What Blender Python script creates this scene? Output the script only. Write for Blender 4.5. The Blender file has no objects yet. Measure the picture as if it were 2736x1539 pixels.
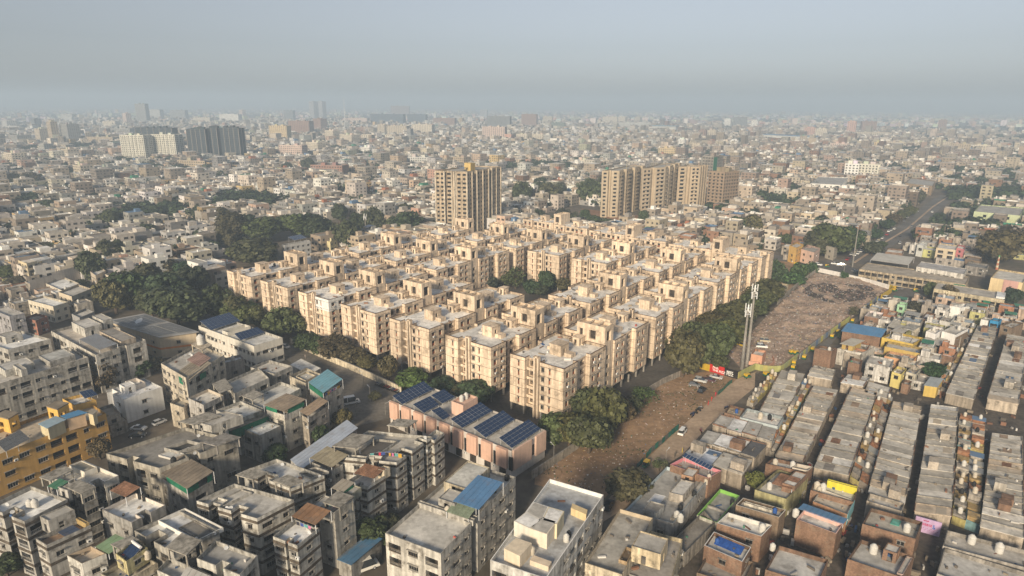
import bpy, math, random
from math import sin, cos, pi, radians, hypot, atan2
rnd = random.Random(7)
S = bpy.context.scene
COL = S.collection

# ---------------------------------------------------------------- camera
CAM_H, FPX, CX, CY, HORIZON, ROLL = 92.0, 1740.0, 1368.0, 769.5, 276.0, radians(0.3)
PITCH = math.atan((CY - HORIZON) / FPX)
cd = bpy.data.cameras.new('camera'); cam = bpy.data.objects.new('camera', cd); COL.objects.link(cam)
cd.sensor_width = 36.0; cd.lens = 36.0 * FPX / 2736.0
cd.clip_start = 1.0; cd.clip_end = 60000.0
cam.location = (0, 0, CAM_H)
from mathutils import Matrix, Vector
cam.matrix_world = Matrix.Translation((0, 0, CAM_H)) @ Matrix.Rotation(pi / 2 - PITCH, 4, 'X') @ Matrix.Rotation(ROLL, 4, 'Z')
S.camera = cam

# ---------------------------------------------------------------- sky, sun, exposure
SUN_AZ, SUN_EL = radians(-111.0), radians(22.0)        # direction TOWARDS the sun (math angle in x,y)
w = bpy.data.worlds.new('World'); S.world = w; w.use_nodes = True
nt = w.node_tree; nt.nodes.clear()
sky = nt.nodes.new('ShaderNodeTexSky'); sky.sky_type = 'NISHITA'; sky.sun_disc = False
sky.sun_elevation = SUN_EL; sky.sun_rotation = pi / 2 - SUN_AZ
sky.altitude = 50.0; sky.air_density = 1.0; sky.dust_density = 1.3; sky.ozone_density = 2.0
bg = nt.nodes.new('ShaderNodeBackground'); bg.inputs['Strength'].default_value = 0.070
wo = nt.nodes.new('ShaderNodeOutputWorld')
hs = nt.nodes.new('ShaderNodeHueSaturation'); hs.inputs['Saturation'].default_value = 0.30
tn_ = nt.nodes.new('ShaderNodeVectorMath'); tn_.operation = 'MULTIPLY'; tn_.inputs[1].default_value = (0.95, 0.99, 1.06)
nt.links.new(sky.outputs[0], hs.inputs['Color']); nt.links.new(hs.outputs[0], tn_.inputs[0]); nt.links.new(tn_.outputs[0], bg.inputs['Color']); nt.links.new(bg.outputs[0], wo.inputs['Surface'])
sl = bpy.data.lights.new('sun', 'SUN'); sun = bpy.data.objects.new('sun', sl); COL.objects.link(sun)
sl.energy = 4.6; sl.angle = radians(10.0); sl.color = (1.0, 0.83, 0.60)
sdir = Vector((cos(SUN_AZ) * cos(SUN_EL), sin(SUN_AZ) * cos(SUN_EL), sin(SUN_EL)))
sun.rotation_euler = sdir.to_track_quat('Z', 'Y').to_euler()
sun.location = (-200, -200, 300)
S.view_settings.view_transform = 'Standard'; S.view_settings.look = 'None'
S.view_settings.exposure = 0.42; S.view_settings.gamma = 1.0; S.view_settings.use_curve_mapping = False
S.render.engine = 'CYCLES'
S.cycles.use_denoising = True
S.cycles.max_bounces = 5; S.cycles.diffuse_bounces = 3; S.cycles.glossy_bounces = 2
S.cycles.transparent_max_bounces = 8; S.cycles.volume_bounces = 1
S.cycles.caustics_reflective = False; S.cycles.caustics_refractive = False

# ---------------------------------------------------------------- pixel -> place
TILES = dict(T1=(0,1026,2.8246), T2=(684,1026,2.8246), T3=(1368,1026,2.8246), T4=(2052,1026,2.8246), T5=(0,640,2.8246),
             T6=(600,560,2.8246), T7=(1200,560,2.8246), T8=(1800,640,2.752), T9=(0,240,3.1506), T10=(684,240,3.1506),
             T11=(1368,240,3.1506), T12=(2052,240,3.1506), C1=(0,1080,3.158), C2=(400,1080,3.158), C3=(240,900,5.573),
             K1=(1020,1000,5.367), K2=(2080,700,3.927), K3=(1640,1080,3.157), K4=(2180,560,4.63), K5=(1820,900,6.44),
             X4=(1380,560,6.44), X5=(1700,580,6.44), X6=(1000,560,6.44), S=(0,0,1.0))
def pxy(k, x, y):
    o = TILES[k]; return (o[0] + x / o[2], o[1] + y / o[2])
def ray(px, py):
    u = (px - CX) / FPX; v = -(py - CY) / FPX
    u, v = u * cos(ROLL) - v * sin(ROLL), u * sin(ROLL) + v * cos(ROLL)
    return (u, cos(PITCH) + v * sin(PITCH), -sin(PITCH) + v * cos(PITCH))
def at(k, x, y, h=0.0):
    d = ray(*pxy(k, x, y)); t = (h - CAM_H) / d[2]
    return (d[0] * t, d[1] * t)
def up(k, x, y, Y):                                   # height of a pixel at forward distance Y
    d = ray(*pxy(k, x, y)); return CAM_H + d[2] / d[1] * Y
def mpp(Y):                                            # metres for one source pixel at distance Y
    return math.sqrt(Y * Y + CAM_H * CAM_H) / FPX
def toscreen(X, Y, Z):
    z = Z - CAM_H; d = Y * cos(PITCH) - z * sin(PITCH)
    if d < 1: return (-9e9, 9e9)
    v = (Y * sin(PITCH) + z * cos(PITCH)) / d; u = X / d
    u, v = u * cos(ROLL) + v * sin(ROLL), -u * sin(ROLL) + v * cos(ROLL)
    return (CX + u * FPX, CY - v * FPX)

# ---------------------------------------------------------------- materials
def nodes(name):
    m = bpy.data.materials.new(name); m.use_nodes = True
    n = m.node_tree.nodes; l = m.node_tree.links
    return m, n, l, n['Principled BSDF']
def N(n, t, **kw):
    x = n.new(t)
    for k, v in kw.items(): setattr(x, k, v)
    return x
def surf(name, color=None, source='const', rough=0.85, patch=(0.08, 0.75, 1.15), streak=None, fine=(1.2, 0.85, 1.1), spec=0.2, bump=0.0, grime=None, island=0.0, metallic=0.0):
    """source: const | object | attr.  patch/fine: (scale, low, high) brightness noise; streak: (amount) dark rain streaks; grime: (colour, amount) blotches"""
    m, n, l, b = nodes(name)
    if source == 'object':
        c = N(n, 'ShaderNodeObjectInfo').outputs['Color']
    elif source == 'attr':
        c = N(n, 'ShaderNodeVertexColor', layer_name='Col').outputs['Color']
    else:
        r = N(n, 'ShaderNodeRGB'); r.outputs[0].default_value = (*color, 1); c = r.outputs[0]
    geo = N(n, 'ShaderNodeNewGeometry'); pos = geo.outputs['Position']
    def mul(c, fac):
        mx = N(n, 'ShaderNodeVectorMath', operation='MULTIPLY'); l.new(c, mx.inputs[0])
        l.new(fac, mx.inputs[1]); return mx.outputs[0]
    def noise(scale, lo, hi, vec=None, detail=3.0):
        t = N(n, 'ShaderNodeTexNoise'); t.inputs['Scale'].default_value = scale; t.inputs['Detail'].default_value = detail
        l.new(vec or pos, t.inputs['Vector'])
        r = N(n, 'ShaderNodeMapRange'); r.inputs['From Min'].default_value = 0.3; r.inputs['From Max'].default_value = 0.7
        r.inputs['To Min'].default_value = lo; r.inputs['To Max'].default_value = hi
        l.new(t.outputs[0], r.inputs['Value']); return r.outputs[0]
    if patch: c = mul(c, noise(*patch))
    if fine: c = mul(c, noise(*fine, detail=2.0))
    if streak:
        mp = N(n, 'ShaderNodeMapping'); mp.inputs['Scale'].default_value = (1.3, 1.3, 0.10); l.new(pos, mp.inputs['Vector'])
        c = mul(c, noise(1.0, 1.0 - streak, 1.0 + streak * 0.35, mp.outputs[0], 4.0))
    if grime:
        t = N(n, 'ShaderNodeTexNoise'); t.inputs['Scale'].default_value = grime[2] if len(grime) > 2 else 0.35; t.inputs['Detail'].default_value = 6.0; t.inputs['Roughness'].default_value = 0.7
        l.new(pos, t.inputs['Vector'])
        r = N(n, 'ShaderNodeMapRange'); r.inputs['From Min'].default_value = 0.52; r.inputs['From Max'].default_value = 0.66
        r.inputs['To Min'].default_value = 0.0; r.inputs['To Max'].default_value = grime[1]; l.new(t.outputs[0], r.inputs['Value'])
        mx = N(n, 'ShaderNodeMix', data_type='RGBA'); l.new(r.outputs[0], mx.inputs[0]); l.new(c, mx.inputs[6]); mx.inputs[7].default_value = (*grime[0], 1); c = mx.outputs[2]
    if island:
        r = N(n, 'ShaderNodeMapRange'); r.inputs['To Min'].default_value = 1 - island; r.inputs['To Max'].default_value = 1 + island
        l.new(geo.outputs['Random Per Island'], r.inputs['Value']); c = mul(c, r.outputs[0])
    l.new(c, b.inputs['Base Color'])
    b.inputs['Roughness'].default_value = rough; b.inputs['Specular IOR Level'].default_value = spec; b.inputs['Metallic'].default_value = metallic
    if bump:
        t = N(n, 'ShaderNodeTexNoise'); t.inputs['Scale'].default_value = 6.0; l.new(pos, t.inputs['Vector'])
        bp = N(n, 'ShaderNodeBump'); bp.inputs['Strength'].default_value = bump; bp.inputs['Distance'].default_value = 0.05
        l.new(t.outputs[0], bp.inputs['Height']); l.new(bp.outputs[0], b.inputs['Normal'])
    return m
M = {}
M['plaster'] = surf('weathered_plaster', source='object', patch=(0.12, 0.82, 1.10), streak=0.5, fine=(1.5, 0.85, 1.1), grime=((0.085, 0.072, 0.055), 0.72, 0.45))
M['paint'] = surf('painted_wall', source='object', patch=(0.15, 0.9, 1.06), streak=0.16, fine=(1.2, 0.94, 1.05), grime=((0.16, 0.14, 0.11), 0.25, 0.3))
M['cream'] = surf('cream_block_paint', source='object', patch=(0.05, 0.80, 1.12), streak=0.36, fine=(1.1, 0.87, 1.08), grime=((0.15, 0.115, 0.08), 0.70, 0.24))
M['roof'] = surf('roof_concrete', source='object', patch=(0.22, 0.72, 1.16), fine=(1.1, 0.84, 1.12), grime=((0.13, 0.115, 0.10), 0.5, 0.33))
M['parapet'] = surf('parapet_plaster', source='object', patch=(0.3, 0.75, 1.12), streak=0.5, fine=(2.0, 0.8, 1.1), grime=((0.09, 0.08, 0.065), 0.7, 0.7))
M['brick'] = surf('brick_wall', source='object', patch=(0.2, 0.75, 1.15), fine=(2.5, 0.75, 1.2), streak=0.25, grime=((0.25, 0.20, 0.15), 0.5, 0.5))
M['city'] = surf('city_mix', source='attr', patch=(0.1, 0.85, 1.1), fine=(0.7, 0.82, 1.12))
M['metal'] = surf('sheet_metal', source='object', patch=(0.3, 0.85, 1.08), fine=(2.0, 0.9, 1.05), rough=0.45, spec=0.5, grime=((0.20, 0.13, 0.08), 0.3, 0.5))
M['rust'] = surf('rusty_sheet', (0.22, 0.12, 0.075), patch=(0.5, 0.6, 1.4), fine=(3.0, 0.7, 1.3))
M['plain'] = surf('plain_paint', source='object', patch=None, fine=(2.0, 0.92, 1.06))
M['car'] = surf('car_paint', source='object', patch=None, fine=None, rough=0.28, spec=0.6)
M['glass'] = surf('dark_glass', (0.016, 0.017, 0.018), patch=None, fine=(1.0, 0.5, 1.6), rough=0.3, spec=0.25)
M['carglass'] = surf('car_glass', (0.03, 0.035, 0.04), patch=None, fine=None, rough=0.06, spec=0.7)
M['rubber'] = surf('rubber', (0.02, 0.02, 0.02), patch=None, fine=None)
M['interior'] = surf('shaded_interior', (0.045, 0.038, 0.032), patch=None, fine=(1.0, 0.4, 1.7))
M['terracotta'] = surf('terracotta_panel', (0.24, 0.085, 0.045), patch=(0.4, 0.6, 1.3), fine=(2.0, 0.85, 1.15))
M['coping'] = surf('brown_coping', (0.11, 0.065, 0.045), patch=(0.3, 0.7, 1.3), fine=None)
M['band'] = surf('dark_band', (0.085, 0.07, 0.055), patch=(0.4, 0.6, 1.6), fine=(2.0, 0.7, 1.3))
M['solar'] = surf('solar_cell', (0.016, 0.034, 0.085), patch=None, fine=None, rough=0.15, spec=0.5)
M['solargrey'] = surf('grey_solar_cell', (0.115, 0.117, 0.12), patch=(0.4, 0.85, 1.1), fine=None, rough=0.35, spec=0.3)
M['alu'] = surf('aluminium', (0.55, 0.56, 0.57), patch=None, fine=None, rough=0.4)
M['tankw'] = surf('tank_plastic', source='object', patch=None, fine=(1.5, 0.9, 1.05), rough=0.5)
M['concrete'] = surf('grey_concrete', (0.30, 0.28, 0.25), streak=0.3, fine=(1.5, 0.8, 1.15))
M['net'] = surf('green_net', source='object', patch=(0.6, 0.75, 1.2), fine=(3.0, 0.8, 1.15), rough=0.9)
M['asphalt'] = surf('asphalt', (0.125, 0.118, 0.110), patch=(0.05, 0.7, 1.35), fine=(0.8, 0.85, 1.15), grime=((0.18, 0.145, 0.11), 0.6, 0.12))
M['yardpave'] = surf('paved_yard', (0.17, 0.155, 0.135), patch=(0.06, 0.7, 1.3), fine=(0.9, 0.8, 1.15), grime=((0.09, 0.08, 0.07), 0.5, 0.2))
M['dirtroad'] = surf('dirt_road', (0.40, 0.30, 0.215), patch=(0.07, 0.8, 1.2), fine=(0.8, 0.85, 1.12), grime=((0.20, 0.145, 0.10), 0.5, 0.25))
M['soil'] = surf('bare_soil', (0.29, 0.19, 0.115), patch=(0.05, 0.7, 1.3), fine=(0.6, 0.75, 1.2), grime=((0.13, 0.10, 0.05), 0.6, 0.12), bump=0.4)
M['field'] = surf('red_field', (0.27, 0.15, 0.09), patch=(0.05, 0.85, 1.15), fine=(0.5, 0.85, 1.1))
M['ground'] = surf('city_ground', (0.125, 0.105, 0.082), patch=(0.02, 0.65, 1.4), fine=(0.3, 0.75, 1.25), grime=((0.06, 0.065, 0.04), 0.5, 0.03))
M['estate_yard'] = surf('estate_ground', (0.10, 0.09, 0.078), patch=(0.08, 0.7, 1.3), fine=(0.8, 0.8, 1.2))  # dark grey asphalt around the estate blocks
M['trash'] = surf('rubbish_soil', (0.35, 0.265, 0.205), patch=(0.12, 0.7, 1.3), fine=(1.6, 0.75, 1.2), grime=((0.16, 0.115, 0.085), 0.6, 0.09), bump=0.5)
M['burnt'] = surf('burnt_rubbish', (0.07, 0.058, 0.05), patch=(0.2, 0.6, 1.8), fine=(1.5, 0.6, 1.4), bump=0.6)
M['alley'] = surf('alley_shade_tone', (0.085, 0.072, 0.060), patch=(0.2, 0.7, 1.4), fine=(1.0, 0.7, 1.3))  # ground tone darkened to stand in for shade between the terraces
M['litter'] = surf('litter_bits', source='attr', patch=None, fine=None)
M['bark'] = surf('bark', (0.10, 0.075, 0.055), fine=(3.0, 0.7, 1.3))
def leafmat(name, col, var=0.6):
    m, n, l, b = nodes(name)
    oi = N(n, 'ShaderNodeObjectInfo'); geo = N(n, 'ShaderNodeNewGeometry')
    r = N(n, 'ShaderNodeMapRange'); r.inputs['To Min'].default_value = 1 - var; r.inputs['To Max'].default_value = 1 + var
    l.new(geo.outputs['Random Per Island'], r.inputs['Value'])
    v = N(n, 'ShaderNodeVectorMath', operation='MULTIPLY'); l.new(r.outputs[0], v.inputs[1])
    if col is None: l.new(oi.outputs['Color'], v.inputs[0])
    else: v.inputs[0].default_value = col
    l.new(v.outputs[0], b.inputs['Base Color']); b.inputs['Roughness'].default_value = 0.6; b.inputs['Specular IOR Level'].default_value = 0.25
    return m
M['leaf'] = leafmat('leaf', None)
M['farleaf'] = leafmat('far_leaf', (0.036, 0.054, 0.022), 0.55)

# ---------------------------------------------------------------- mesh builder
class MB:
    def __init__(s): s.v = []; s.f = []; s.m = []; s.c = []; s.ci = None; s.mi = 0
    def face(s, pts):
        i = len(s.v); s.v.extend(pts); s.f.append(tuple(range(i, i + len(pts)))); s.m.append(s.mi)
        if s.ci is not None: s.c.append((s.ci, len(pts)))
    def box(s, x0, y0, z0, x1, y1, z1, bottom=True):
        i = len(s.v)
        s.v.extend([(x0,y0,z0),(x1,y0,z0),(x1,y1,z0),(x0,y1,z0),(x0,y0,z1),(x1,y0,z1),(x1,y1,z1),(x0,y1,z1)])
        F = [(4,5,6,7),(0,1,5,4),(1,2,6,5),(2,3,7,6),(3,0,4,7)] + ([(3,2,1,0)] if bottom else [])
        for q in F:
            s.f.append(tuple(i + k for k in q)); s.m.append(s.mi)
            if s.ci is not None: s.c.append((s.ci, 4))
    def prism(s, poly, z0, z1, top=True, bottom=False, zf=None):
        n = len(poly); i = len(s.v)
        s.v.extend([(p[0], p[1], z0) for p in poly]); s.v.extend([(p[0], p[1], zf(p) if zf else z1) for p in poly])
        fs = [(i + k, i + (k + 1) % n, i + n + (k + 1) % n, i + n + k) for k in range(n)]
        if top: fs.append(tuple(range(i + n, i + 2 * n)))
        if bottom: fs.append(tuple(range(i + n - 1, i - 1, -1)))
        for q in fs:
            s.f.append(q); s.m.append(s.mi)
            if s.ci is not None: s.c.append((s.ci, len(q)))
    def obox(s, c, d, l, wd, z0, z1):                   # box centred at c, long axis d (unit), length l, width wd
        e = (-d[1], d[0]); a, b = l / 2, wd / 2
        s.prism([(c[0]-d[0]*a-e[0]*b, c[1]-d[1]*a-e[1]*b), (c[0]+d[0]*a-e[0]*b, c[1]+d[1]*a-e[1]*b),
                 (c[0]+d[0]*a+e[0]*b, c[1]+d[1]*a+e[1]*b), (c[0]-d[0]*a+e[0]*b, c[1]-d[1]*a+e[1]*b)], z0, z1, True, True)
    def tube(s, p, q, r0, r1, n=6, cap=True):
        p = Vector(p); q = Vector(q); d = (q - p).normalized()
        a = d.orthogonal().normalized(); b = d.cross(a); i = len(s.v)
        for c, r in ((p, r0), (q, r1)):
            for k in range(n):
                t = 2 * pi * k / n; s.v.append(tuple(c + a * (cos(t) * r) + b * (sin(t) * r)))
        for k in range(n):
            s.f.append((i + k, i + (k + 1) % n, i + n + (k + 1) % n, i + n + k)); s.m.append(s.mi)
            if s.ci is not None: s.c.append((s.ci, 4))
        if cap:
            s.f.append(tuple(i + n + k for k in range(n))); s.m.append(s.mi)
            if s.ci is not None: s.c.append((s.ci, n))
    def lathe(s, prof, n=12, x=0, y=0):
        i = len(s.v)
        for (r, z) in prof:
            for k in range(n):
                t = 2 * pi * k / n; s.v.append((x + r * cos(t), y + r * sin(t), z))
        for j in range(len(prof) - 1):
            for k in range(n):
                s.f.append((i + j*n + k, i + j*n + (k+1) % n, i + (j+1)*n + (k+1) % n, i + (j+1)*n + k)); s.m.append(s.mi)
                if s.ci is not None: s.c.append((s.ci, 4))
        s.f.append(tuple(i + (len(prof)-1)*n + k for k in range(n))); s.m.append(s.mi)
        if s.ci is not None: s.c.append((s.ci, n))
    def mesh(s, name, mats, smooth=False):
        me = bpy.data.meshes.new(name); me.from_pydata(s.v, [], s.f)
        for m in (mats if isinstance(mats, (list, tuple)) else [mats]): me.materials.append(M[m])
        if any(s.m): me.polygons.foreach_set('material_index', s.m)
        if smooth: me.polygons.foreach_set('use_smooth', [True] * len(s.f))
        if s.c:
            at_ = me.color_attributes.new('Col', 'FLOAT_COLOR', 'CORNER'); buf = []
            for (c, k) in s.c: buf.extend((c[0], c[1], c[2], 1.0) * k)
            at_.data.foreach_set('color', buf)
        me.update(); return me
    def obj(s, name, mats, parent=None, color=None, loc=None, smooth=False):
        return link(name, s.mesh(name, mats, smooth), parent, color, loc)
def link(name, me, parent=None, color=None, loc=None, rz=None, scale=None):
    o = bpy.data.objects.new(name, me); COL.objects.link(o)
    if parent is not None: o.parent = parent
    if color is not None: o.color = (*color, 1.0)
    if loc is not None: o.location = loc
    if rz is not None: o.rotation_euler = (0, 0, rz)
    if scale is not None: o.scale = scale if isinstance(scale, (tuple, list)) else (scale,) * 3
    return o
def tag(o, label=None, cat=None, group=None, kind=None):
    if label: o['label'] = label
    if cat: o['category'] = cat
    if group: o['group'] = group
    if kind: o['kind'] = kind
    return o
def thing(name, label, cat, loc=(0, 0, 0), rz=0.0, group=None):
    o = bpy.data.objects.new(name, None); COL.objects.link(o); o.location = loc; o.rotation_euler = (0, 0, rz)
    o.empty_display_size = 1.0
    return tag(o, label, cat, group)
def copy_thing(root, loc, rz=None, label=None, color=None, colored=(), scale=None):
    def cp(o, par):
        c = o.copy(); COL.objects.link(c); c.parent = par
        for ch in o.children: cp(ch, c)
        return c
    r = cp(root, None); r.location = loc
    if rz is not None: r.rotation_euler = (0, 0, rz)
    if scale is not None: r.scale = scale if isinstance(scale, (tuple, list)) else (scale,) * 3
    if label: r['label'] = label
    if color is not None:
        for c in r.children:
            if c.name.split('.')[0] in colored: c.color = (*color, 1)
    return r
def struct(name, poly, z, mat, color=None):
    mb = MB(); mb.face([(p[0], p[1], z) for p in poly])
    return tag(mb.obj(name, mat, color=color), kind='structure')
def sub(p, q): return (p[0] - q[0], p[1] - q[1])
def add(p, q): return (p[0] + q[0], p[1] + q[1])
def mulv(p, k): return (p[0] * k, p[1] * k)
def unit(p): k = hypot(*p) or 1.0; return (p[0] / k, p[1] / k)
def lerp(p, q, t): return (p[0] + (q[0] - p[0]) * t, p[1] + (q[1] - p[1]) * t)
def area(poly): return 0.5 * sum(poly[i][0] * poly[(i+1) % len(poly)][1] - poly[(i+1) % len(poly)][0] * poly[i][1] for i in range(len(poly)))
def ccw(poly): return list(poly) if area(poly) > 0 else list(poly)[::-1]
def inset(poly, d):
    n = len(poly); out = []
    for i in range(n):
        a, b, c = poly[i-1], poly[i], poly[(i+1) % n]
        d1 = unit(sub(b, a)); d2 = unit(sub(c, b)); n1 = (-d1[1], d1[0]); n2 = (-d2[1], d2[0])
        k = 1 + n1[0]*n2[0] + n1[1]*n2[1]
        k = max(k, 0.3)
        out.append((b[0] + (n1[0]+n2[0]) * d / k, b[1] + (n1[1]+n2[1]) * d / k))
    return out
def inside(poly, p):
    c = False; n = len(poly); j = n - 1
    for i in range(n):
        if (poly[i][1] > p[1]) != (poly[j][1] > p[1]) and p[0] < (poly[j][0]-poly[i][0]) * (p[1]-poly[i][1]) / (poly[j][1]-poly[i][1]) + poly[i][0]: c = not c
        j = i
    return c
def facade(mb, A, B, z0, z1, ops):
    """wall from A to B (inside on the left) with recessed openings (s0, s1, za, zb, depth)"""
    L = hypot(B[0]-A[0], B[1]-A[1]); d = unit(sub(B, A)); nn = (-d[1], d[0])
    def P(s, z, y=0.0): return (A[0] + d[0]*s + nn[0]*y, A[1] + d[1]*s + nn[1]*y, z)
    if not ops:
        mb.face([P(0, z0), P(L, z0), P(L, z1), P(0, z1)]); return
    ss = sorted({0.0, L, *[o[0] for o in ops], *[o[1] for o in ops]}); zs = sorted({z0, z1, *[o[2] for o in ops], *[o[3] for o in ops]})
    for i in range(len(ss) - 1):
        sc = (ss[i] + ss[i+1]) / 2; j0 = None
        for j in range(len(zs) - 1):
            zc = (zs[j] + zs[j+1]) / 2
            hole = any(o[0] < sc < o[1] and o[2] < zc < o[3] for o in ops)
            if not hole and j0 is None: j0 = j
            if (hole or j == len(zs) - 2) and j0 is not None:
                e = j if hole else j + 1
                mb.face([P(ss[i], zs[j0]), P(ss[i+1], zs[j0]), P(ss[i+1], zs[e]), P(ss[i], zs[e])]); j0 = None
    for (s0, s1, za, zb, dp) in ops:
        mb.face([P(s0, za), P(s0, za, dp), P(s0, zb, dp), P(s0, zb)]); mb.face([P(s1, za, dp), P(s1, za), P(s1, zb), P(s1, zb, dp)])
        mb.face([P(s0, za), P(s1, za), P(s1, za, dp), P(s0, za, dp)]); mb.face([P(s0, zb, dp), P(s1, zb, dp), P(s1, zb), P(s0, zb)])
_wc = {}
def window_mesh(kind, wd, ht, dp):
    """x along wall (centred), y inwards, z up from the sill"""
    key = (kind, round(wd, 1), round(ht, 1), round(dp, 2))
    if key in _wc: return _wc[key]
    wd, ht, dp = key[1:]; a = wd / 2; mb = MB(); y = dp - 0.02; t = 0.06
    mats = ['glass', 'plain', 'terracotta', 'concrete', 'interior']
    if kind in ('win', 'panel', 'slit', 'dark', 'wide'):
        zb = ht * 0.46 if kind == 'panel' else 0.0
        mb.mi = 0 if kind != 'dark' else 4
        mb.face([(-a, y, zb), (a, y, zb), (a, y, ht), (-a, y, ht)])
        if kind == 'panel':
            mb.mi = 2; mb.box(-a, y - 0.06, 0, a, y, zb)
        if kind in ('win', 'panel', 'wide'):
            mb.mi = 1
            mb.box(-a, y - 0.05, zb, -a + t, y - 0.004, ht); mb.box(a - t, y - 0.05, zb, a, y - 0.004, ht)
            mb.box(-a, y - 0.05, ht - t, a, y - 0.004, ht)
            for k in range(1, 4 if kind == 'wide' else 2):
                xm = -a + wd * k / (4 if kind == 'wide' else 2); mb.box(xm - 0.03, y - 0.045, zb, xm + 0.03, y - 0.004, ht)
            mb.box(-a, y - 0.05, zb, a, y - 0.004, zb + t)
        if kind == 'slit':
            mb.mi = 2; mb.box(-a, y - 0.05, 0, a, y - 0.01, ht * 0.6)
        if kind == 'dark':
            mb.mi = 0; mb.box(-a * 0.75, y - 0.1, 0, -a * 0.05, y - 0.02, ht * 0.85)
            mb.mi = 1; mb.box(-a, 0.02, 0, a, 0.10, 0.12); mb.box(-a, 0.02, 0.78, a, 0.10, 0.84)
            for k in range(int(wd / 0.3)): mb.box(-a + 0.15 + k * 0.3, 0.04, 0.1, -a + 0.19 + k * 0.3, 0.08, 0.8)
    mb.mi = 3
    if kind in ('win', 'panel', 'slit', 'wide'):
        e = 0.14; mb.box(-a - e, -0.42, ht + 0.10, a + e, 0.0, ht + 0.18)       # sunshade
        mb.box(-a - 0.06, -0.09, -0.08, a + 0.06, 0.0, -0.005)                # sill
    _wc[key] = mb.mesh('window', mats); return _wc[key]
def put_window(root, off, A, B, s, z, kind, wd, ht, dp, frame=(0.45, 0.43, 0.40)):
    d = unit(sub(B, A))
    o = link('window' if kind != 'dark' else 'balcony', window_mesh(kind, wd, ht, dp), root, frame, (A[0] + d[0]*s - off[0], A[1] + d[1]*s - off[1], z), atan2(d[1], d[0]))
    return o
# ---------------------------------------------------------------- ground
mb = MB(); mb.face([(-15000, -1000, 0), (15000, -1000, 0), (15000, 20000, 0), (-15000, 20000, 0)])
tag(mb.obj('ground', 'ground'), kind='structure')
# ---------------------------------------------------------------- housing estate: cream blocks on a lattice
GA = radians(-37.8)
UD = (cos(GA), sin(GA)); VD = (-sin(GA), cos(GA))
LO, LU, LV = (15.02, 173.54), (-21.468, 16.708), (18.201, 23.683)
def lattice(i, j): return (LO[0] + i*LU[0] + j*LV[0], LO[1] + i*LU[1] + j*LV[1])
BW, BD, BZ, BR = 19.6, 24.0, 2.7, 17.7
BFP = [(0,0),(5.6,0),(5.6,2.4),(11.2,2.4),(11.2,0),(19.6,0),(19.6,7.4),(18.0,7.4),(18.0,14.6),(19.6,14.6),(19.6,24),(12.4,24),(12.4,22),(7.2,22),(7.2,24),(0,24),(0,14.6),(1.4,14.6),(1.4,7.4),(0,7.4)]
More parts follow.
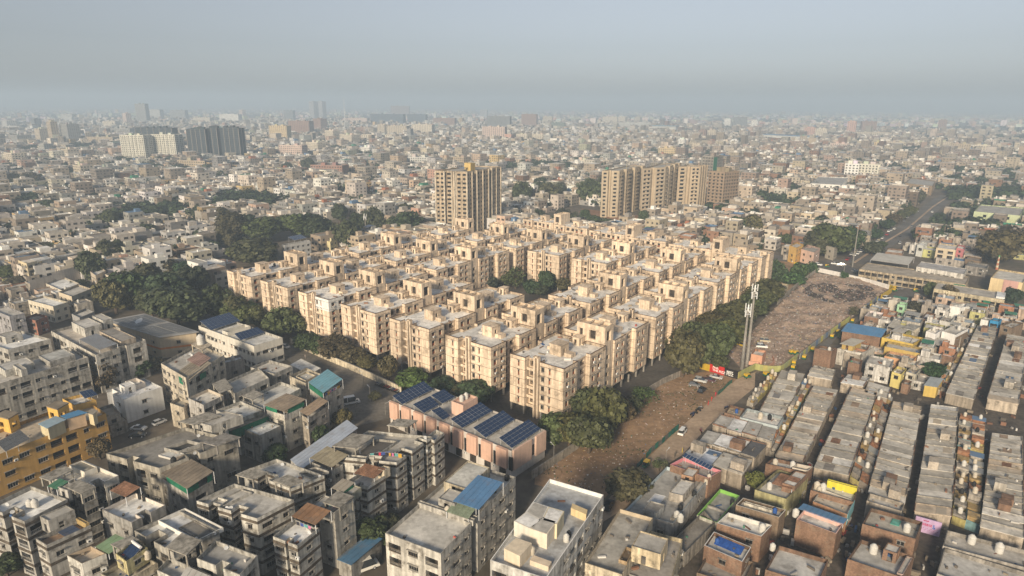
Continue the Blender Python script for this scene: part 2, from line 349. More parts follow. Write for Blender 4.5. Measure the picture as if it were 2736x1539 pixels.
# edge index -> list of (centre s, kind, width, height, sill above floor, depth)
BOPS = {0: [(3.3,'slit',0.6,1.8,0.8,0.2)],
        2: [(1.25,'dark',2.0,1.75,0.75,1.0),(4.6,'win',1.5,1.6,0.9,0.28)],
        4: [(1.0,'win',1.2,1.6,0.9,0.28),(3.5,'slit',0.6,1.8,0.8,0.2)],
        5: [(2.0,'panel',1.45,2.05,0.45,0.28),(5.4,'panel',1.45,2.05,0.45,0.28)],
        7: [(1.6,'dark',2.4,1.75,0.75,1.0),(5.2,'dark',2.2,1.75,0.75,1.0)],
        9: [(2.0,'panel',1.45,2.05,0.45,0.28),(5.4,'panel',1.45,2.05,0.45,0.28)]}
def block_meshes():
    R = {}
    mb = MB(); n = len(BFP)
    for e in range(n):
        A, B = BFP[e], BFP[(e+1) % n]; ops = []
        for f in range(5):
            for (s, k, wd, ht, sill, dp) in BOPS.get(e, []):
                z = BZ + f*3.0 + sill; ops.append((s - wd/2, s + wd/2, z, z + ht, dp))
        facade(mb, A, B, BZ, BR + (0.25 if e in (2, 7, 12, 17) else 0.9), ops)
    mb.face([(p[0], p[1], BZ) for p in BFP][::-1])
    R['wall'] = mb.mesh('wall', 'cream')
    mb = MB(); mb.face([(p[0], p[1], BR) for p in BFP]); R['roof'] = mb.mesh('roof', 'roof')
    # parapet inner face + coping per wing
    R['parapet'], R['coping'] = [], []; mb = MB(); mc = MB()
    for e in [18, 19] + list(range(18)):
        if e in (2, 7, 12, 17):
            if mb.f: R['parapet'].append(mb.mesh('parapet', 'parapet')); R['coping'].append(mc.mesh('coping', 'coping')); mb = MB(); mc = MB()
            continue
        A, B = BFP[e], BFP[(e+1) % n]; d = unit(sub(B, A)); nn = (-d[1], d[0]); I = mulv(nn, 0.18)
        A2, B2 = add(A, I), add(B, I)
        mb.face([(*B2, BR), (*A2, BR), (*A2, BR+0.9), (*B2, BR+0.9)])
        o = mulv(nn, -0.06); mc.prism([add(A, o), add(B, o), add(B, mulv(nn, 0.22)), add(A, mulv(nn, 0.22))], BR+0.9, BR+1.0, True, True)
    # railings over recessed sides
    R['railing'] = []
    for e in (2, 7):
        mb = MB()
        A, B = BFP[e], BFP[(e+1) % n]; d = unit(sub(B, A)); L = hypot(*sub(B, A))
        for z in (0.35, 0.7, 1.05): mb.obox(lerp(A, B, .5), d, L, 0.05, BR + 0.25 + z - 0.05, BR + 0.25 + z)
        for k in range(int(L / 0.6) + 1): mb.obox(add(A, mulv(d, min(k*0.6, L))), d, 0.05, 0.05, BR + 0.25, BR + 1.3)
        R['railing'].append(mb.mesh('railing', 'alu'))
    mb = MB()                                             # stilts
    for x in (0.4, 5.2, 11.6, 15.4, 19.2):
        for y in (0.4, 6.8, 12, 17.5, 23.4): mb.box(x-0.25, y-0.3, 0, x+0.25, y+0.3, BZ, False)
    ms_ = mb; O = inset(BFP, -.035); mb = MB()
    for e in range(n): mb.prism([O[e], O[(e+1) % n], BFP[(e+1) % n], BFP[e]], 0, .09, True, True)
    R['joint'] = mb.mesh('floor_joint', 'coping'); mb = ms_
    R['stilts'] = mb.mesh('stilt_columns', 'concrete')
    mb = MB(); mb.box(8.8, -0.1, 0, 9.35, 1.0, BR+2.3); mb.box(10.1, -0.1, 0, 10.65, 1.0, BR+2.3); mb.box(8.8, -0.1, BR+1.9, 10.65, 1.0, BR+2.3)
    for f in range(5):
        mb.box(5.75, 0.9, BZ+f*3.0-0.1, 8.7, 2.38, BZ+f*3.0+0.05); mb.box(5.75, 0.9, BZ+f*3.0+0.06, 8.7, 1.02, BZ+f*3.0+0.75)
    R['duct'] = mb.mesh('service_shaft', 'cream')
    mb = MB()                                             # lift room
    ops = [(1.5, 2.5, BR+0.2, BR+2.1, 0.3)]
    P = [(8.2,9.2),(12.4,9.2),(12.4,13.6),(8.2,13.6)]
    for e in range(4): facade(mb, P[e], P[(e+1) % 4], BR, BR+3.2, ops if e in (1,) else [])
    mb.box(8.0, 9.0, BR+3.2, 12.6, 13.8, BR+3.35)
    mb.box(13.0, 10.0, BR, 15.6, 12.6, BR+1.2); mb.box(5.0, 12.5, BR, 7.6, 14.5, BR+0.8)
    R['lift'] = mb.mesh('lift_room', 'cream')
    # stair tower between two blocks
    mb = MB(); P = [(8.6,24.15),(19.0,24.15),(19.0,29.5),(8.6,29.5)]; H1 = 24.3
    holes = {0: [(1.0, 2.2, 19.5, 22.5, 0.5), (4.6, 7.0, 19.6, 22.6, 0.8)], 1: [(1.2, 3.9, 19.2, 22.8, 0.8)] + [(1.6, 3.4, 4 + 3*k, 5.6 + 3*k, 0.5) for k in range(4)]}
    for e in range(4): facade(mb, P[e], P[(e+1) % 4], 0, H1, holes.get(e, []))
    I = inset(P, 0.3)
    for k in range(4): mb.prism([P[k], P[(k+1) % 4], I[(k+1) % 4], I[k]], H1, H1+0.15)
    for x in (12.0, 15.4): mb.box(x-0.2, 24.4, H1-0.25, x+0.2, 29.2, H1+0.12)
    mb.face([(p[0], p[1], H1-0.9) for p in P])
    R['tower'] = mb.mesh('stair_tower', 'cream')
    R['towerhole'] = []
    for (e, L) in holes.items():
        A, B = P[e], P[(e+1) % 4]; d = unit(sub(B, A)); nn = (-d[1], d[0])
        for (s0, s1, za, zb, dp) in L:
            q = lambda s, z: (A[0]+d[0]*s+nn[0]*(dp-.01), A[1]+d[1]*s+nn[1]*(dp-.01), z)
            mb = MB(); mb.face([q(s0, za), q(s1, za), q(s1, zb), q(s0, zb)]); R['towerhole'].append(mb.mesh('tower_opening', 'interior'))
    mb = MB(); P = [(9.4,20.4),(11.8,20.4),(11.8,23.6),(9.4,23.6)]
    for e in range(4): facade(mb, P[e], P[(e+1) % 4], BR, BR+2.6, [(0.6, 1.5, BR+0.1, BR+2.0, 0.3)] if e in (0, 1) else [])
    mb.box(9.1, 20.1, BR+2.6, 12.1, 23.9, BR+2.75)
    R['stairhead'] = mb.mesh('stair_head', 'cream')
    return R
BM = block_meshes()
CREAM = (0.78, 0.63, 0.475)
def cream_block(i, j, label, rot=False, tower=False, wins='all', tint=1.0, jd=None):
    nx = lattice(i, j if jd is None else jd)
    if rot: org = add(add(nx, mulv(UD, -BW * 0.0)), mulv(VD, 19.6)); rz = GA - pi / 2; org = add(nx, mulv(VD, BW)); org = sub(org, mulv(UD, 24.0))
    else: org = sub(nx, mulv(UD, BW)); rz = GA
    root = thing('apartment_block', label, 'apartment block', (org[0], org[1], 0), rz, 'cream blocks of the housing estate')
    tint *= rnd.uniform(0.93, 1.05); c = tuple(k * tint for k in CREAM)
    link('wall', BM['wall'], root, c); rc = rnd.uniform(0.72, 0.88); link('roof', BM['roof'], root, (rc, rc*0.965, rc*0.91))
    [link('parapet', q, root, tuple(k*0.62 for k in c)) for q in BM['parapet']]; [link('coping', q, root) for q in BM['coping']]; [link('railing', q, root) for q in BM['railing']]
    tag(link('stilt_columns', BM['stilts'], root), kind='stuff'); link('service_shaft', BM['duct'], root, c); link('lift_room', BM['lift'], root, tuple(k*.92 for k in c), (0, 0, BR*(1-(hz_ := rnd.uniform(.85, 1.18)))), None, (1, 1, hz_))
    link('stair_head', BM['stairhead'], root, c)
    for f in range(5): link('floor_joint', BM['joint'], root, None, (0, 0, BZ + 3.0*f + 2.78))
    if tower:
        t = link('stair_tower', BM['tower'], root, tuple(k*.93 for k in c)); [link('tower_opening', q, t) for q in BM['towerhole']]
    for e, L in BOPS.items():
        if wins == 'top' and e in (2, 7): pass
        A, B = BFP[e], BFP[(e+1) % len(BFP)]
        for f in range(5):
            if wins == 'top' and f < 3: continue
            for (s, k, wd, ht, sill, dp) in L:
                put_window(root, (0, 0), A, B, s, BZ + f*3.0 + sill, k, wd, ht, dp, frame=rnd.choice([(0.16,0.12,0.09),(0.12,0.07,0.05),(0.34,0.31,0.27)]))
                if k == 'panel' and rnd.random() < 0.25:
                    d = unit(sub(B, A)); o = link('air_conditioner', AC_MESH, root, (0.75,0.75,0.72), (A[0]+d[0]*(s+.1), A[1]+d[1]*(s+.1), BZ+f*3.0+sill+0.1), atan2(d[1], d[0]))
    return root
mb = MB(); mb.box(-0.4, -0.4, 0, 0.4, -0.05, 0.55); mb.mi = 1; mb.tube((-0.1, -0.405, 0.28), (-0.1, -0.42, 0.28), 0.2, 0.2, 10)
AC_MESH = mb.mesh('air_conditioner', ['plain', 'rubber'])
ORD = ['first','second','third','fourth','fifth','sixth','seventh']
def ROWNAME(j): return ['front row','second row','third row','fourth row','fifth row','sixth row','back row'][j]
skip = {(2,2),(3,2),(2,3),(3,3),(6,5),(6,6)}
for j in range(7):
    cols = [i for i in range(7) if (i, j) not in skip]
    for i in cols:
        front = 'all' if (j == 0 or i == 0 or (i, j) in ((3,4),(2,4),(4,3),(4,2),(1,3),(1,2),(4,4))) else 'top'
        k = sorted(cols).index(i)
        lab = f"cream apartment block, {ORD[k]} from the right in the {ROWNAME(j)} of the estate"
        if j == 6:
            cream_block(i, j, lab, rot=True, tower=(i in (1, 3, 5)), wins='top', jd=6.0 + 0.1*i)
        else:
            cream_block(i, j, lab, tower=(j % 2 == 0), wins=front, tint=1.0)
EST = [o for o in S.objects if o.name.startswith('apartment_block')]
# white repainted upper corner on the fifth front block (single sheet of fresh paint on its wing)
fb = next(o for o in EST if o['label'].startswith('cream apartment block, fifth from the right in the front row'))
O_ = inset(BFP, -.018)
for e in (4, 5):
    mb = MB(); A, B = O_[e], O_[e+1]
    facade(mb, A, B, BZ + 11.1, BR + .88, [(s - wd/2 + .01, s + wd/2 + .01, BZ + 12 + sill, BZ + 12 + sill + ht, .015) for (s, k, wd, ht, sill, dp) in BOPS[e]])
    mb.obj('fresh_white_paint', 'paint', fb, (0.80, 0.79, 0.76))
# estate ground
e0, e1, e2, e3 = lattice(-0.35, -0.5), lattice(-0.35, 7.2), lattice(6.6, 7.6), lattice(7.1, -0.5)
struct('estate_ground', [e0, e1, e2, e3], 0.012, 'estate_yard')
# ---------------------------------------------------------------- generic high-rise
def para(k, L, Nn, R, h):                                # roof parallelogram from three corner pixels at height h
    l, n_, r = at(k, *L, h), at(k, *Nn, h), at(k, *R, h)
    return ccw([l, n_, r, (l[0] + r[0] - n_[0], l[1] + r[1] - n_[1])])
def faces_cam(A, B):
    d = sub(B, A); m = lerp(A, B, .5); return (d[1] * (-m[0]) - d[0] * (-m[1])) > 0
def high_rise(label, poly, h, floors, col, roofc=(0.4, 0.39, 0.37), pitch=3.2, wfrac=0.5, name='apartment_tower', cat='tower', group=None, fins=0, band=None, balc=0, boxes=2, mat='paint', pane='glass', dp=0.25, finc=None):
    o = poly[0]; P = [sub(p, o) for p in poly]; root = thing(name, label, cat, (o[0], o[1], 0), 0, group)
    fh = h / floors; mb = MB(); mp = MB(); n = len(P)
    for e in range(n):
        A, B = P[e], P[(e+1) % n]; L = hypot(*sub(B, A)); ops = []
        if faces_cam(poly[e], poly[(e+1) % n]) and L > 2.2:
            nc = max(1, int(L / pitch)); st = L / nc
            for c in range(nc):
                for f in range(floors):
                    wd = st * wfrac * rnd.choice((0.8, 1.0, 1.0)); s = st * (c + .5); z = f * fh + fh * 0.3
                    ops.append((s - wd/2, s + wd/2, z, z + fh * 0.48, dp))
        facade(mb, A, B, 0, h + 0.9, ops)
        d = unit(sub(B, A)); nn = (-d[1], d[0])
        for (s0, s1, za, zb, q) in ops:
            y = q - 0.02; mp.face([(A[0]+d[0]*s0+nn[0]*y, A[1]+d[1]*s0+nn[1]*y, za), (A[0]+d[0]*s1+nn[0]*y, A[1]+d[1]*s1+nn[1]*y, za),
                                   (A[0]+d[0]*s1+nn[0]*y, A[1]+d[1]*s1+nn[1]*y, zb), (A[0]+d[0]*s0+nn[0]*y, A[1]+d[1]*s0+nn[1]*y, zb)])
    mb.obj('wall', mat, root, col)
    if mp.f: tag(mp.obj('window_panes', pane, root), kind='stuff')
    mb = MB(); mb.face([(p[0], p[1], h) for p in P]); mb.obj('roof', 'roof', root, roofc)
    I = inset(P, 0.3); mb = MB()
    for e in range(n): mb.face([(*I[(e+1) % n], h), (*I[e], h), (*I[e], h+.9), (*I[(e+1) % n], h+.9)]); mb.face([(*P[e], h+.9), (*P[(e+1) % n], h+.9), (*I[(e+1) % n], h+.9), (*I[e], h+.9)])
    mb.obj('parapet', 'parapet', root, tuple(k*.85 for k in col))
    c = (sum(p[0] for p in P)/n, sum(p[1] for p in P)/n); dx = unit(sub(P[1], P[0])); l0 = hypot(*sub(P[1], P[0])); l1 = hypot(*sub(P[2], P[1]))
    for k in range(boxes):
        t = (k + .5) / boxes - .5; q = add(c, mulv(dx, l0 * .7 * t)); mb = MB()
        mb.obox(q, dx, min(5.5, l0 * .3), min(6, l1 * .4), h, h + rnd.uniform(2.6, 4.6)); mb.obj('lift_room', mat, root, tuple(x * rnd.uniform(.85, 1.05) for x in col))
    if fins:
        mb = MB()
        for e in range(n):
            if not faces_cam(poly[e], poly[(e+1) % n]): continue
            A, B = P[e], P[(e+1) % n]; L = hypot(*sub(B, A)); d = unit(sub(B, A)); k = max(1, int(L / fins))
            for i in range(k + 1):
                q = add(A, mulv(d, L * i / k)); q = add(q, mulv((d[1], -d[0]), 0.28)); mb.obox(q, d, 0.9, 0.55, 0, h + 0.6)
        tag(mb.obj('fin', mat, root, finc or tuple(min(1, x * 1.15) for x in col)), kind='stuff')
    if balc:
        for e in range(n):
            if not faces_cam(poly[e], poly[(e+1) % n]): continue
            A, B = P[e], P[(e+1) % n]; L = hypot(*sub(B, A)); d = unit(sub(B, A))
            if L < 5: continue
            mb = MB(); k = max(1, int(L / balc))
            for i in range(k):
                q = add(add(A, mulv(d, L * (i + .5) / k)), mulv((d[1], -d[0]), 0.62))
                for f in range(1, floors):
                    mb.obox(q, d, L / k * .55, 1.2, f * fh - .1, f * fh + .06); mb.obox(add(q, mulv((d[1], -d[0]), 0.55)), d, L / k * .55, .1, f * fh + .07, f * fh + .95)
            tag(mb.obj('balconies', mat, root, tuple(min(1, x * 1.1) for x in col)), kind='stuff')
    return root
def rounded(poly, r):
    out = []; n = len(poly)
    for i in range(n):
        a, b, c = poly[i-1], poly[i], poly[(i+1) % n]; d1 = unit(sub(a, b)); d2 = unit(sub(c, b))
        p, q = add(b, mulv(d1, r)), add(b, mulv(d2, r)); out += [p, lerp(lerp(p, b, .62), lerp(q, b, .62), .5), q]
    return out
def notch(poly, e, cuts):
    """cut recesses (s0, s1, depth) as fractions into edge e of a CCW polygon"""
    n = len(poly); A, B = poly[e], poly[(e+1) % n]; d = unit(sub(B, A)); nn = (-d[1], d[0]); new = [A]
    for (s0, s1, dp) in cuts:
        p, q = lerp(A, B, s0), lerp(A, B, s1); i = mulv(nn, dp); new += [p, add(p, i), add(q, i), q]
    return poly[:e] + new + poly[e+1:] if e < n - 1 else new[:1][:0] + poly[:e] + new

occupied = []                                             # polygons no scattered house may touch
# tall cream tower behind the estate
P = para('T10', (1510, 690), (1775, 700), (2060, 655), 45.0); tower_poly = P
Pn = notch(notch(P, 1, [(.14, .28, 1.6), (.62, .72, 1.6)]), 0, [(.28, .52, 2.2), (.6, .66, 1.0)])
high_rise('tall fifteen-storey cream tower rising behind the estate, yellow lift rooms on top', Pn, 45.0, 15, (0.50, 0.40, 0.285), fins=5.5, boxes=0, wfrac=.6, finc=(0.60, 0.52, 0.41), mat='plaster')
tr = S.objects['apartment_tower']; o = P[0]
for (x, y, a, b, hh) in ((0.35, .62, 5, 4.5, 4.5), (0.72, .35, 6, 4, 5.5)):
    q = add(add(mulv(sub(P[1], P[0]), x), mulv(sub(P[3], P[0]), y)), (0, 0)); mb = MB(); mb.obox(q, unit(sub(P[2], P[1])), a, b, 45, 45 + hh); mb.obj('lift_room', 'paint', tr, (0.55, 0.40, 0.16))
mb = MB(); q = add(mulv(sub(P[1], P[0]), .6), mulv(sub(P[3], P[0]), .25)); d = unit(sub(P[2], P[1])); mb.obox(q, d, 7, 5, 47.2, 47.4); mb.obj('solar_shed', 'solar', tr)
occupied.append(P)
# curved balcony towers and the dark slab beside them
for (L_, N_, R_, h, lab, c) in (((755, 690), (905, 690), (1125, 645), 38, 'left tower of the beige cluster with rounded balcony corners', (0.47, 0.385, 0.275)),
                             ((1100, 672), (1295, 660), (1425, 620), 40, 'middle tower of the beige cluster with rounded balcony corners', (0.49, 0.40, 0.29)),
                             ((1400, 655), (1590, 655), (1655, 640), 39, 'right tower of the beige cluster with rounded balcony corners', (0.45, 0.36, 0.255))):
    P = para('T11', L_, N_, R_, h); occupied.append(P)
    P2 = rounded(notch(notch(P, 1, [(.16, .26, 3.0), (.48, .58, 3.0), (.8, .88, 3.0)]), 0, [(.40, .56, 3.0)]), .9)
    high_rise(lab, P2, h, 12, c, fins=0, balc=6.0, boxes=4, wfrac=.6, pitch=3.2)
P = para('T11', (1655, 690), (1790, 700), (1915, 690), 33); occupied.append(P)
high_rise('brown slab tower right of the beige cluster', P, 33, 11, (0.30, 0.225, 0.16), boxes=3, balc=4, wfrac=.45)
P = para('T11', (1605, 560), (1700, 565), (1782, 555), 34); occupied.append(P)
t = high_rise('unfinished grey concrete frame tower hung with green netting', P, 34, 10, (0.30, 0.28, 0.25), boxes=1, wfrac=.65, mat='plaster', pane='interior')
mb = MB(); q = lerp(P[0], P[1], .99); d = unit(sub(P[2], P[1])); mb.obox(sub(add(add(P[1], mulv(d, 4)), mulv((d[1], -d[0]), .4)), P[0]), d, 9, .2, 5, 33.5); mb.obj('green_net', 'net', t, (0.02, 0.16, 0.09))

# skyline buildings: (tile, x0, x1, ytop, ybase, colour)
FAR = [('T9',255,345,245,345,'slate'),('T9',285,405,330,455,'beige'),('T9',405,495,272,462,'tan'),('T9',500,660,292,462,'grey'),('T9',860,1000,265,335,'cream'),
 ('T9',1030,1105,200,305,'pinkwhite'),('T9',1145,1260,118,290,'grey'),('T9',1230,1380,168,262,'pale'),('T9',1420,1590,172,252,'grey'),('T9',1835,2040,207,285,'white'),('T9',2010,2070,172,245,'pinkwhite'),
 ('T9',880,1140,325,395,'grey'),('T9',0,130,262,345,'pale'),('T9',505,640,206,275,'pale'),('T9',640,705,215,275,'cream'),('T9',1610,1800,235,290,'cream'),('T9',700,1005,400,470,'tan'),('T9',505,650,505,605,'beige'),('T9',15,200,535,640,'cream'),('T9',60,240,385,470,'grey'),('T9',1480,1770,600,660,'tan'),('T9',600,760,640,730,'beige'),('T9',770,985,655,720,'grey'),
 ('T9',1021,1270,385,590,'whitetower'),('T9',1282,1530,380,585,'whitetower'),
 ('T10',232,330,175,255,'slate'),('T10',450,520,98,255,'haze'),('T10',522,592,98,255,'haze'),('T10',950,1268,206,300,'blue'),('T10',1272,1445,208,290,'blue'),('T10',1125,1305,136,200,'brown'),
 ('T10',1885,1950,170,240,'haze'),('T10',1945,2150,225,345,'slate'),('T10',1905,2110,315,432,'pinkwhite'),('T10',270,480,265,390,'brown'),('T10',480,592,245,355,'brown'),('T10',110,290,305,435,'sand'),('T10',20,120,285,345,'beige'),
 ('T10',580,700,345,455,'cream'),('T10',700,868,380,465,'cream'),('T10',1020,1120,295,392,'beige'),('T10',1100,1290,305,405,'beige'),('T10',1310,1500,295,385,'cream'),('T10',1490,1690,240,320,'brown'),('T10',190,420,470,570,'pinkwhite'),('T10',415,585,445,530,'cream'),('T10',0,100,340,400,'pale'),('T10',720,960,240,300,'pinkwhite'),('T10',820,1010,320,370,'brown'),('T10',880,1175,380,440,'cream'),
 ('T10',455,765,640,725,'redbrown'),('T10',878,1000,485,545,'white'),('T10',1520,1650,575,640,'tan'),('T10',1650,1800,570,640,'tan'),('T10',1158,1260,665,740,'beige'),('T10',1240,1500,570,640,'pale'),
 ('T11',80,215,207,320,'brown'),('T11',260,345,228,295,'beige'),('T11',330,450,278,345,'green'),('T11',40,165,375,440,'cream'),('T11',165,305,375,440,'cream'),('T11',765,890,228,292,'cream'),('T11',900,970,228,292,'cream'),('T11',1035,1090,232,285,'beige'),
 ('T11',1790,1850,248,320,'white'),('T11',2015,2075,262,335,'white'),('T11',1870,1975,232,325,'slate'),('T11',1575,1642,342,420,'brown'),('T11',1652,1730,342,435,'beige'),('T11',1400,1465,418,485,'white'),('T11',1765,1832,432,495,'cream'),('T11',1838,1910,428,485,'white'),('T11',1248,1415,495,560,'sand'),('T11',890,1170,278,330,'pale'),
 ('T11',120,215,815,905,'white'),('T11',540,660,595,645,'cream'),
 ('T12',315,410,322,400,'pink'),('T12',410,510,330,405,'cream'),('T12',670,740,268,395,'pink'),('T12',792,905,268,365,'brown'),('T12',1440,1505,258,350,'brown'),('T12',905,1000,445,520,'sand'),('T12',655,775,628,760,'white'),('T12',780,945,632,765,'whitetower'),('T12',1750,1885,470,545,'cream'),('T12',1220,1350,445,500,'beige'),('T12',1370,1540,440,510,'beige'),('T12',1560,1720,460,550,'tan'),('T12',740,1030,360,400,'beige'),('T12',550,700,455,505,'pinkwhite'),('T12',1035,1180,445,500,'beige')]
PAL = dict(slate=(0.20,0.21,0.22), beige=(0.50,0.44,0.35), tan=(0.42,0.35,0.26), grey=(0.30,0.30,0.29), cream=(0.62,0.56,0.46), pinkwhite=(0.60,0.48,0.42), pale=(0.52,0.52,0.50), white=(0.78,0.77,0.74), whitetower=(0.62,0.60,0.52),
           haze=(0.36,0.37,0.40), blue=(0.10,0.13,0.17), brown=(0.30,0.20,0.16), sand=(0.58,0.46,0.28), redbrown=(0.32,0.20,0.16), green=(0.16,0.20,0.17), pink=(0.55,0.36,0.30))
NICE = dict(slate='slate grey', pinkwhite='pinkish white', pale='pale grey', whitetower='off-white', haze='hazy blue-grey', blue='dark blue-grey', sand='sandy yellow', redbrown='red-brown', green='green-netted')
def at_angle(cx, cy, p, q, a):
    d, e = (cos(a), sin(a)), (-sin(a), cos(a))
    return [(cx - d[0]*p/2 - e[0]*q/2, cy - d[1]*p/2 - e[1]*q/2), (cx + d[0]*p/2 - e[0]*q/2, cy + d[1]*p/2 - e[1]*q/2), (cx + d[0]*p/2 + e[0]*q/2, cy + d[1]*p/2 + e[1]*q/2), (cx - d[0]*p/2 + e[0]*q/2, cy - d[1]*p/2 + e[1]*q/2)]
for (k, x0, x1, yt, yb, c) in FAR:
    g = at(k, (x0 + x1) / 2, yb); Y = g[1]
    if Y > 5200: g = (g[0] * 5200 / Y, 5200); Y = 5200
    h = max(5.0, up(k, (x0 + x1) / 2, yt, Y)); wm = (at(k, x1, yb)[0] - at(k, x0, yb)[0]) * Y / at(k, x0, yb)[1]
    p = wm / 1.15 if wm < 45 else wm * .95; q = wm / 1.6 if wm < 45 else min(26, wm * .4)
    Pg = at_angle(g[0], g[1] + q * .5, p, q, GA * (0.9 if wm < 45 else .35)); occupied.append(Pg)
    fl = max(2, round(h / 3.1)); st = 3.6 if Y < 1600 else 5.0
    kind = 'tower' if h > 26 else 'apartment building'
    nm = NICE.get(c, c)
    dist = 'on the hazy horizon' if Y > 2600 else ('in the middle distance' if Y > 1100 else 'among the low houses')
    high_rise(f"{nm} {kind} of {'many' if fl > 8 else 'several'} storeys {dist}", Pg, h, fl, PAL[c], pitch=st, wfrac=.5, boxes=2, group='taller buildings across the city', fins=(7 if c in ('whitetower', 'blue', 'slate') and Y < 3000 else 0), balc=(6 if c in ('cream', 'pinkwhite', 'whitetower') and Y < 1800 else 0), cat='tower' if h > 26 else 'building', name='apartment_tower' if h > 26 else 'apartment_building')
# dark slab group left
for (x0, x1, yt, yb, f) in ((1140, 1500, 322, 520, 7), (1590, 1770, 335, 592, 5), (1765, 1862, 325, 590, 4.5), (1862, 2050, 325, 590, 5)):
    g = at('T9', (x0+x1)/2, yb); h = up('T9', x0, yt, g[1]); wm = at('T9', x1, yb)[0] - at('T9', x0, yb)[0]; P = at_angle(g[0], g[1] + 9, wm * .97, 17, -.16); occupied.append(P)
    high_rise('long dark slate slab tower with pale vertical fins, left middle distance', P, h, max(6, round(h / 3.1)), (0.055, 0.068, 0.082), fins=f*1.6, finc=(0.24, 0.225, 0.205), boxes=4, wfrac=.6, group='dark slab towers on the left')
# white two-storey school-like building right
P = para('T12', (345, 820), (375, 780), (660, 790), 8); 
P = [at('T12', 350, 855), at('T12', 600, 870), at('T12', 665, 800), at('T12', 420, 790)]; P = ccw(P); occupied.append(P)
high_rise('white two-storey institution with two rows of square windows', P, 8, 2, (0.78, 0.77, 0.73), pitch=5.5, wfrac=.3, boxes=0, name='institution_building', cat='building')
# white hall beside the beige towers, pale green factory, brown hall
for (lab, pts, h, c, fl, pt) in (('white flat-roofed hall beside the beige tower cluster', [('T11', 1380, 1060), ('T11', 1600, 1100), ('T11', 1640, 1060), ('T11', 1420, 1010)], 7, (0.8, 0.79, 0.76), 1, 9),
        ('long pale green factory building on the right', [('T12', 1715, 1125), ('T12', 2100, 1165), ('T12', 2140, 1090), ('T12', 1770, 1060)], 9, (0.50, 0.56, 0.36), 2, 12),
        ('brown windowless hall beside the long road', [('T12', 1140, 860), ('T12', 1370, 890), ('T12', 1400, 840), ('T12', 1190, 810)], 9, (0.32, 0.24, 0.16), 1, 18)):
    P = ccw([at(*q) for q in pts]); occupied.append(P)
    high_rise(lab, P, h, fl, c, pitch=pt, wfrac=.15, boxes=0, name='hall', cat='hall')

# metro viaduct and station
def viaduct(label, pts, z, wd):
    root = thing('viaduct', label, 'viaduct', (pts[0][0], pts[0][1], 0)); o = pts[0]
    md = MB(); 
    for a, b in zip(pts[:-1], pts[1:]):
        L = hypot(*sub(b, a)); d = unit(sub(b, a)); c = sub(lerp(a, b, .5), o); md.obox(c, d, L + 1, wd, z - 1.6, z)
        e = (-d[1], d[0])
        for s in (-1, 1): md.obox(add(c, mulv(e, s * (wd/2 - .3))), d, L + 1, .3, z, z + 1.2)
        k = int(L / 28)
        for i in range(k):
            mp = MB(); q = sub(lerp(a, b, (i + .5) / k), o); mp.obox(q, d, 2.0, 2.0, 0, z - 1.6); mp.obj('pier', 'concrete', root)
    md.obj('deck', 'concrete', root); return root
va = [at('T11', 820, 372), at('T11', 1200, 385), at('T11', 1570, 412), at('T12', 0, 432), at('T12', 390, 455), at('T12', 1000, 480), at('T12', 1560, 500), at('T12', 2300, 522)]
viaduct('long grey concrete metro viaduct crossing the far city on the right', va, 11, 9)
q0, q1 = at('T12', -20, 432), at('T12', 390, 455); c = lerp(q0, q1, .5); d = unit(sub(q1, q0)); L = hypot(*sub(q1, q0))
st = thing('metro_station', 'elevated metro station with blue roof on the viaduct', 'station', (c[0], c[1], 0))
mb = MB(); mb.obox((0, 0), d, L, 22, 4, 17); mb.obj('hall', 'paint', st, (0.6, 0.6, 0.58)); mb = MB(); mb.obox((0, 0), d, L + 4, 25, 17, 18.5); mb.obj('roof', 'metal', st, (0.12, 0.22, 0.36))
q0, q1 = at('T11', 1190, 352), at('T11', 1390, 358); c = lerp(q0, q1, .5); d = unit(sub(q1, q0)); L = hypot(*sub(q1, q0))
st = thing('metro_station', 'far metro station with slanting blue roof beside the viaduct', 'station', (c[0], c[1], 0))
mb = MB(); mb.obox((0, 0), d, L, 30, 0, 20); mb.obj('hall', 'paint', st, (0.5, 0.5, 0.48)); mb = MB(); mb.obox((0, 0), d, L * 1.05, 36, 20, 22); mb.obj('roof', 'metal', st, (0.16, 0.28, 0.36))
# far lattice mast
g = at('T10', 752, 300); mh = up('T10', 752, 60, g[1]); mb = MB(); mb.tube((0, 0, 0), (0, 0, mh), 2.2, .5, 4); mb.tube((0, 0, mh), (0, 0, mh * 1.01), .4, .2, 4)
tag(mb.obj('radio_mast', 'alu', None, None, (g[0], g[1], 0)), 'thin radio mast on the far skyline', 'mast')
# ---------------------------------------------------------------- house fields
def estate_box(p):
    q = sub(p, lattice(0, 0)); u = q[0]*UD[0] + q[1]*UD[1]; v = q[0]*VD[0] + q[1]*VD[1]
    return -215 < u < 14 and -16 < v < 224
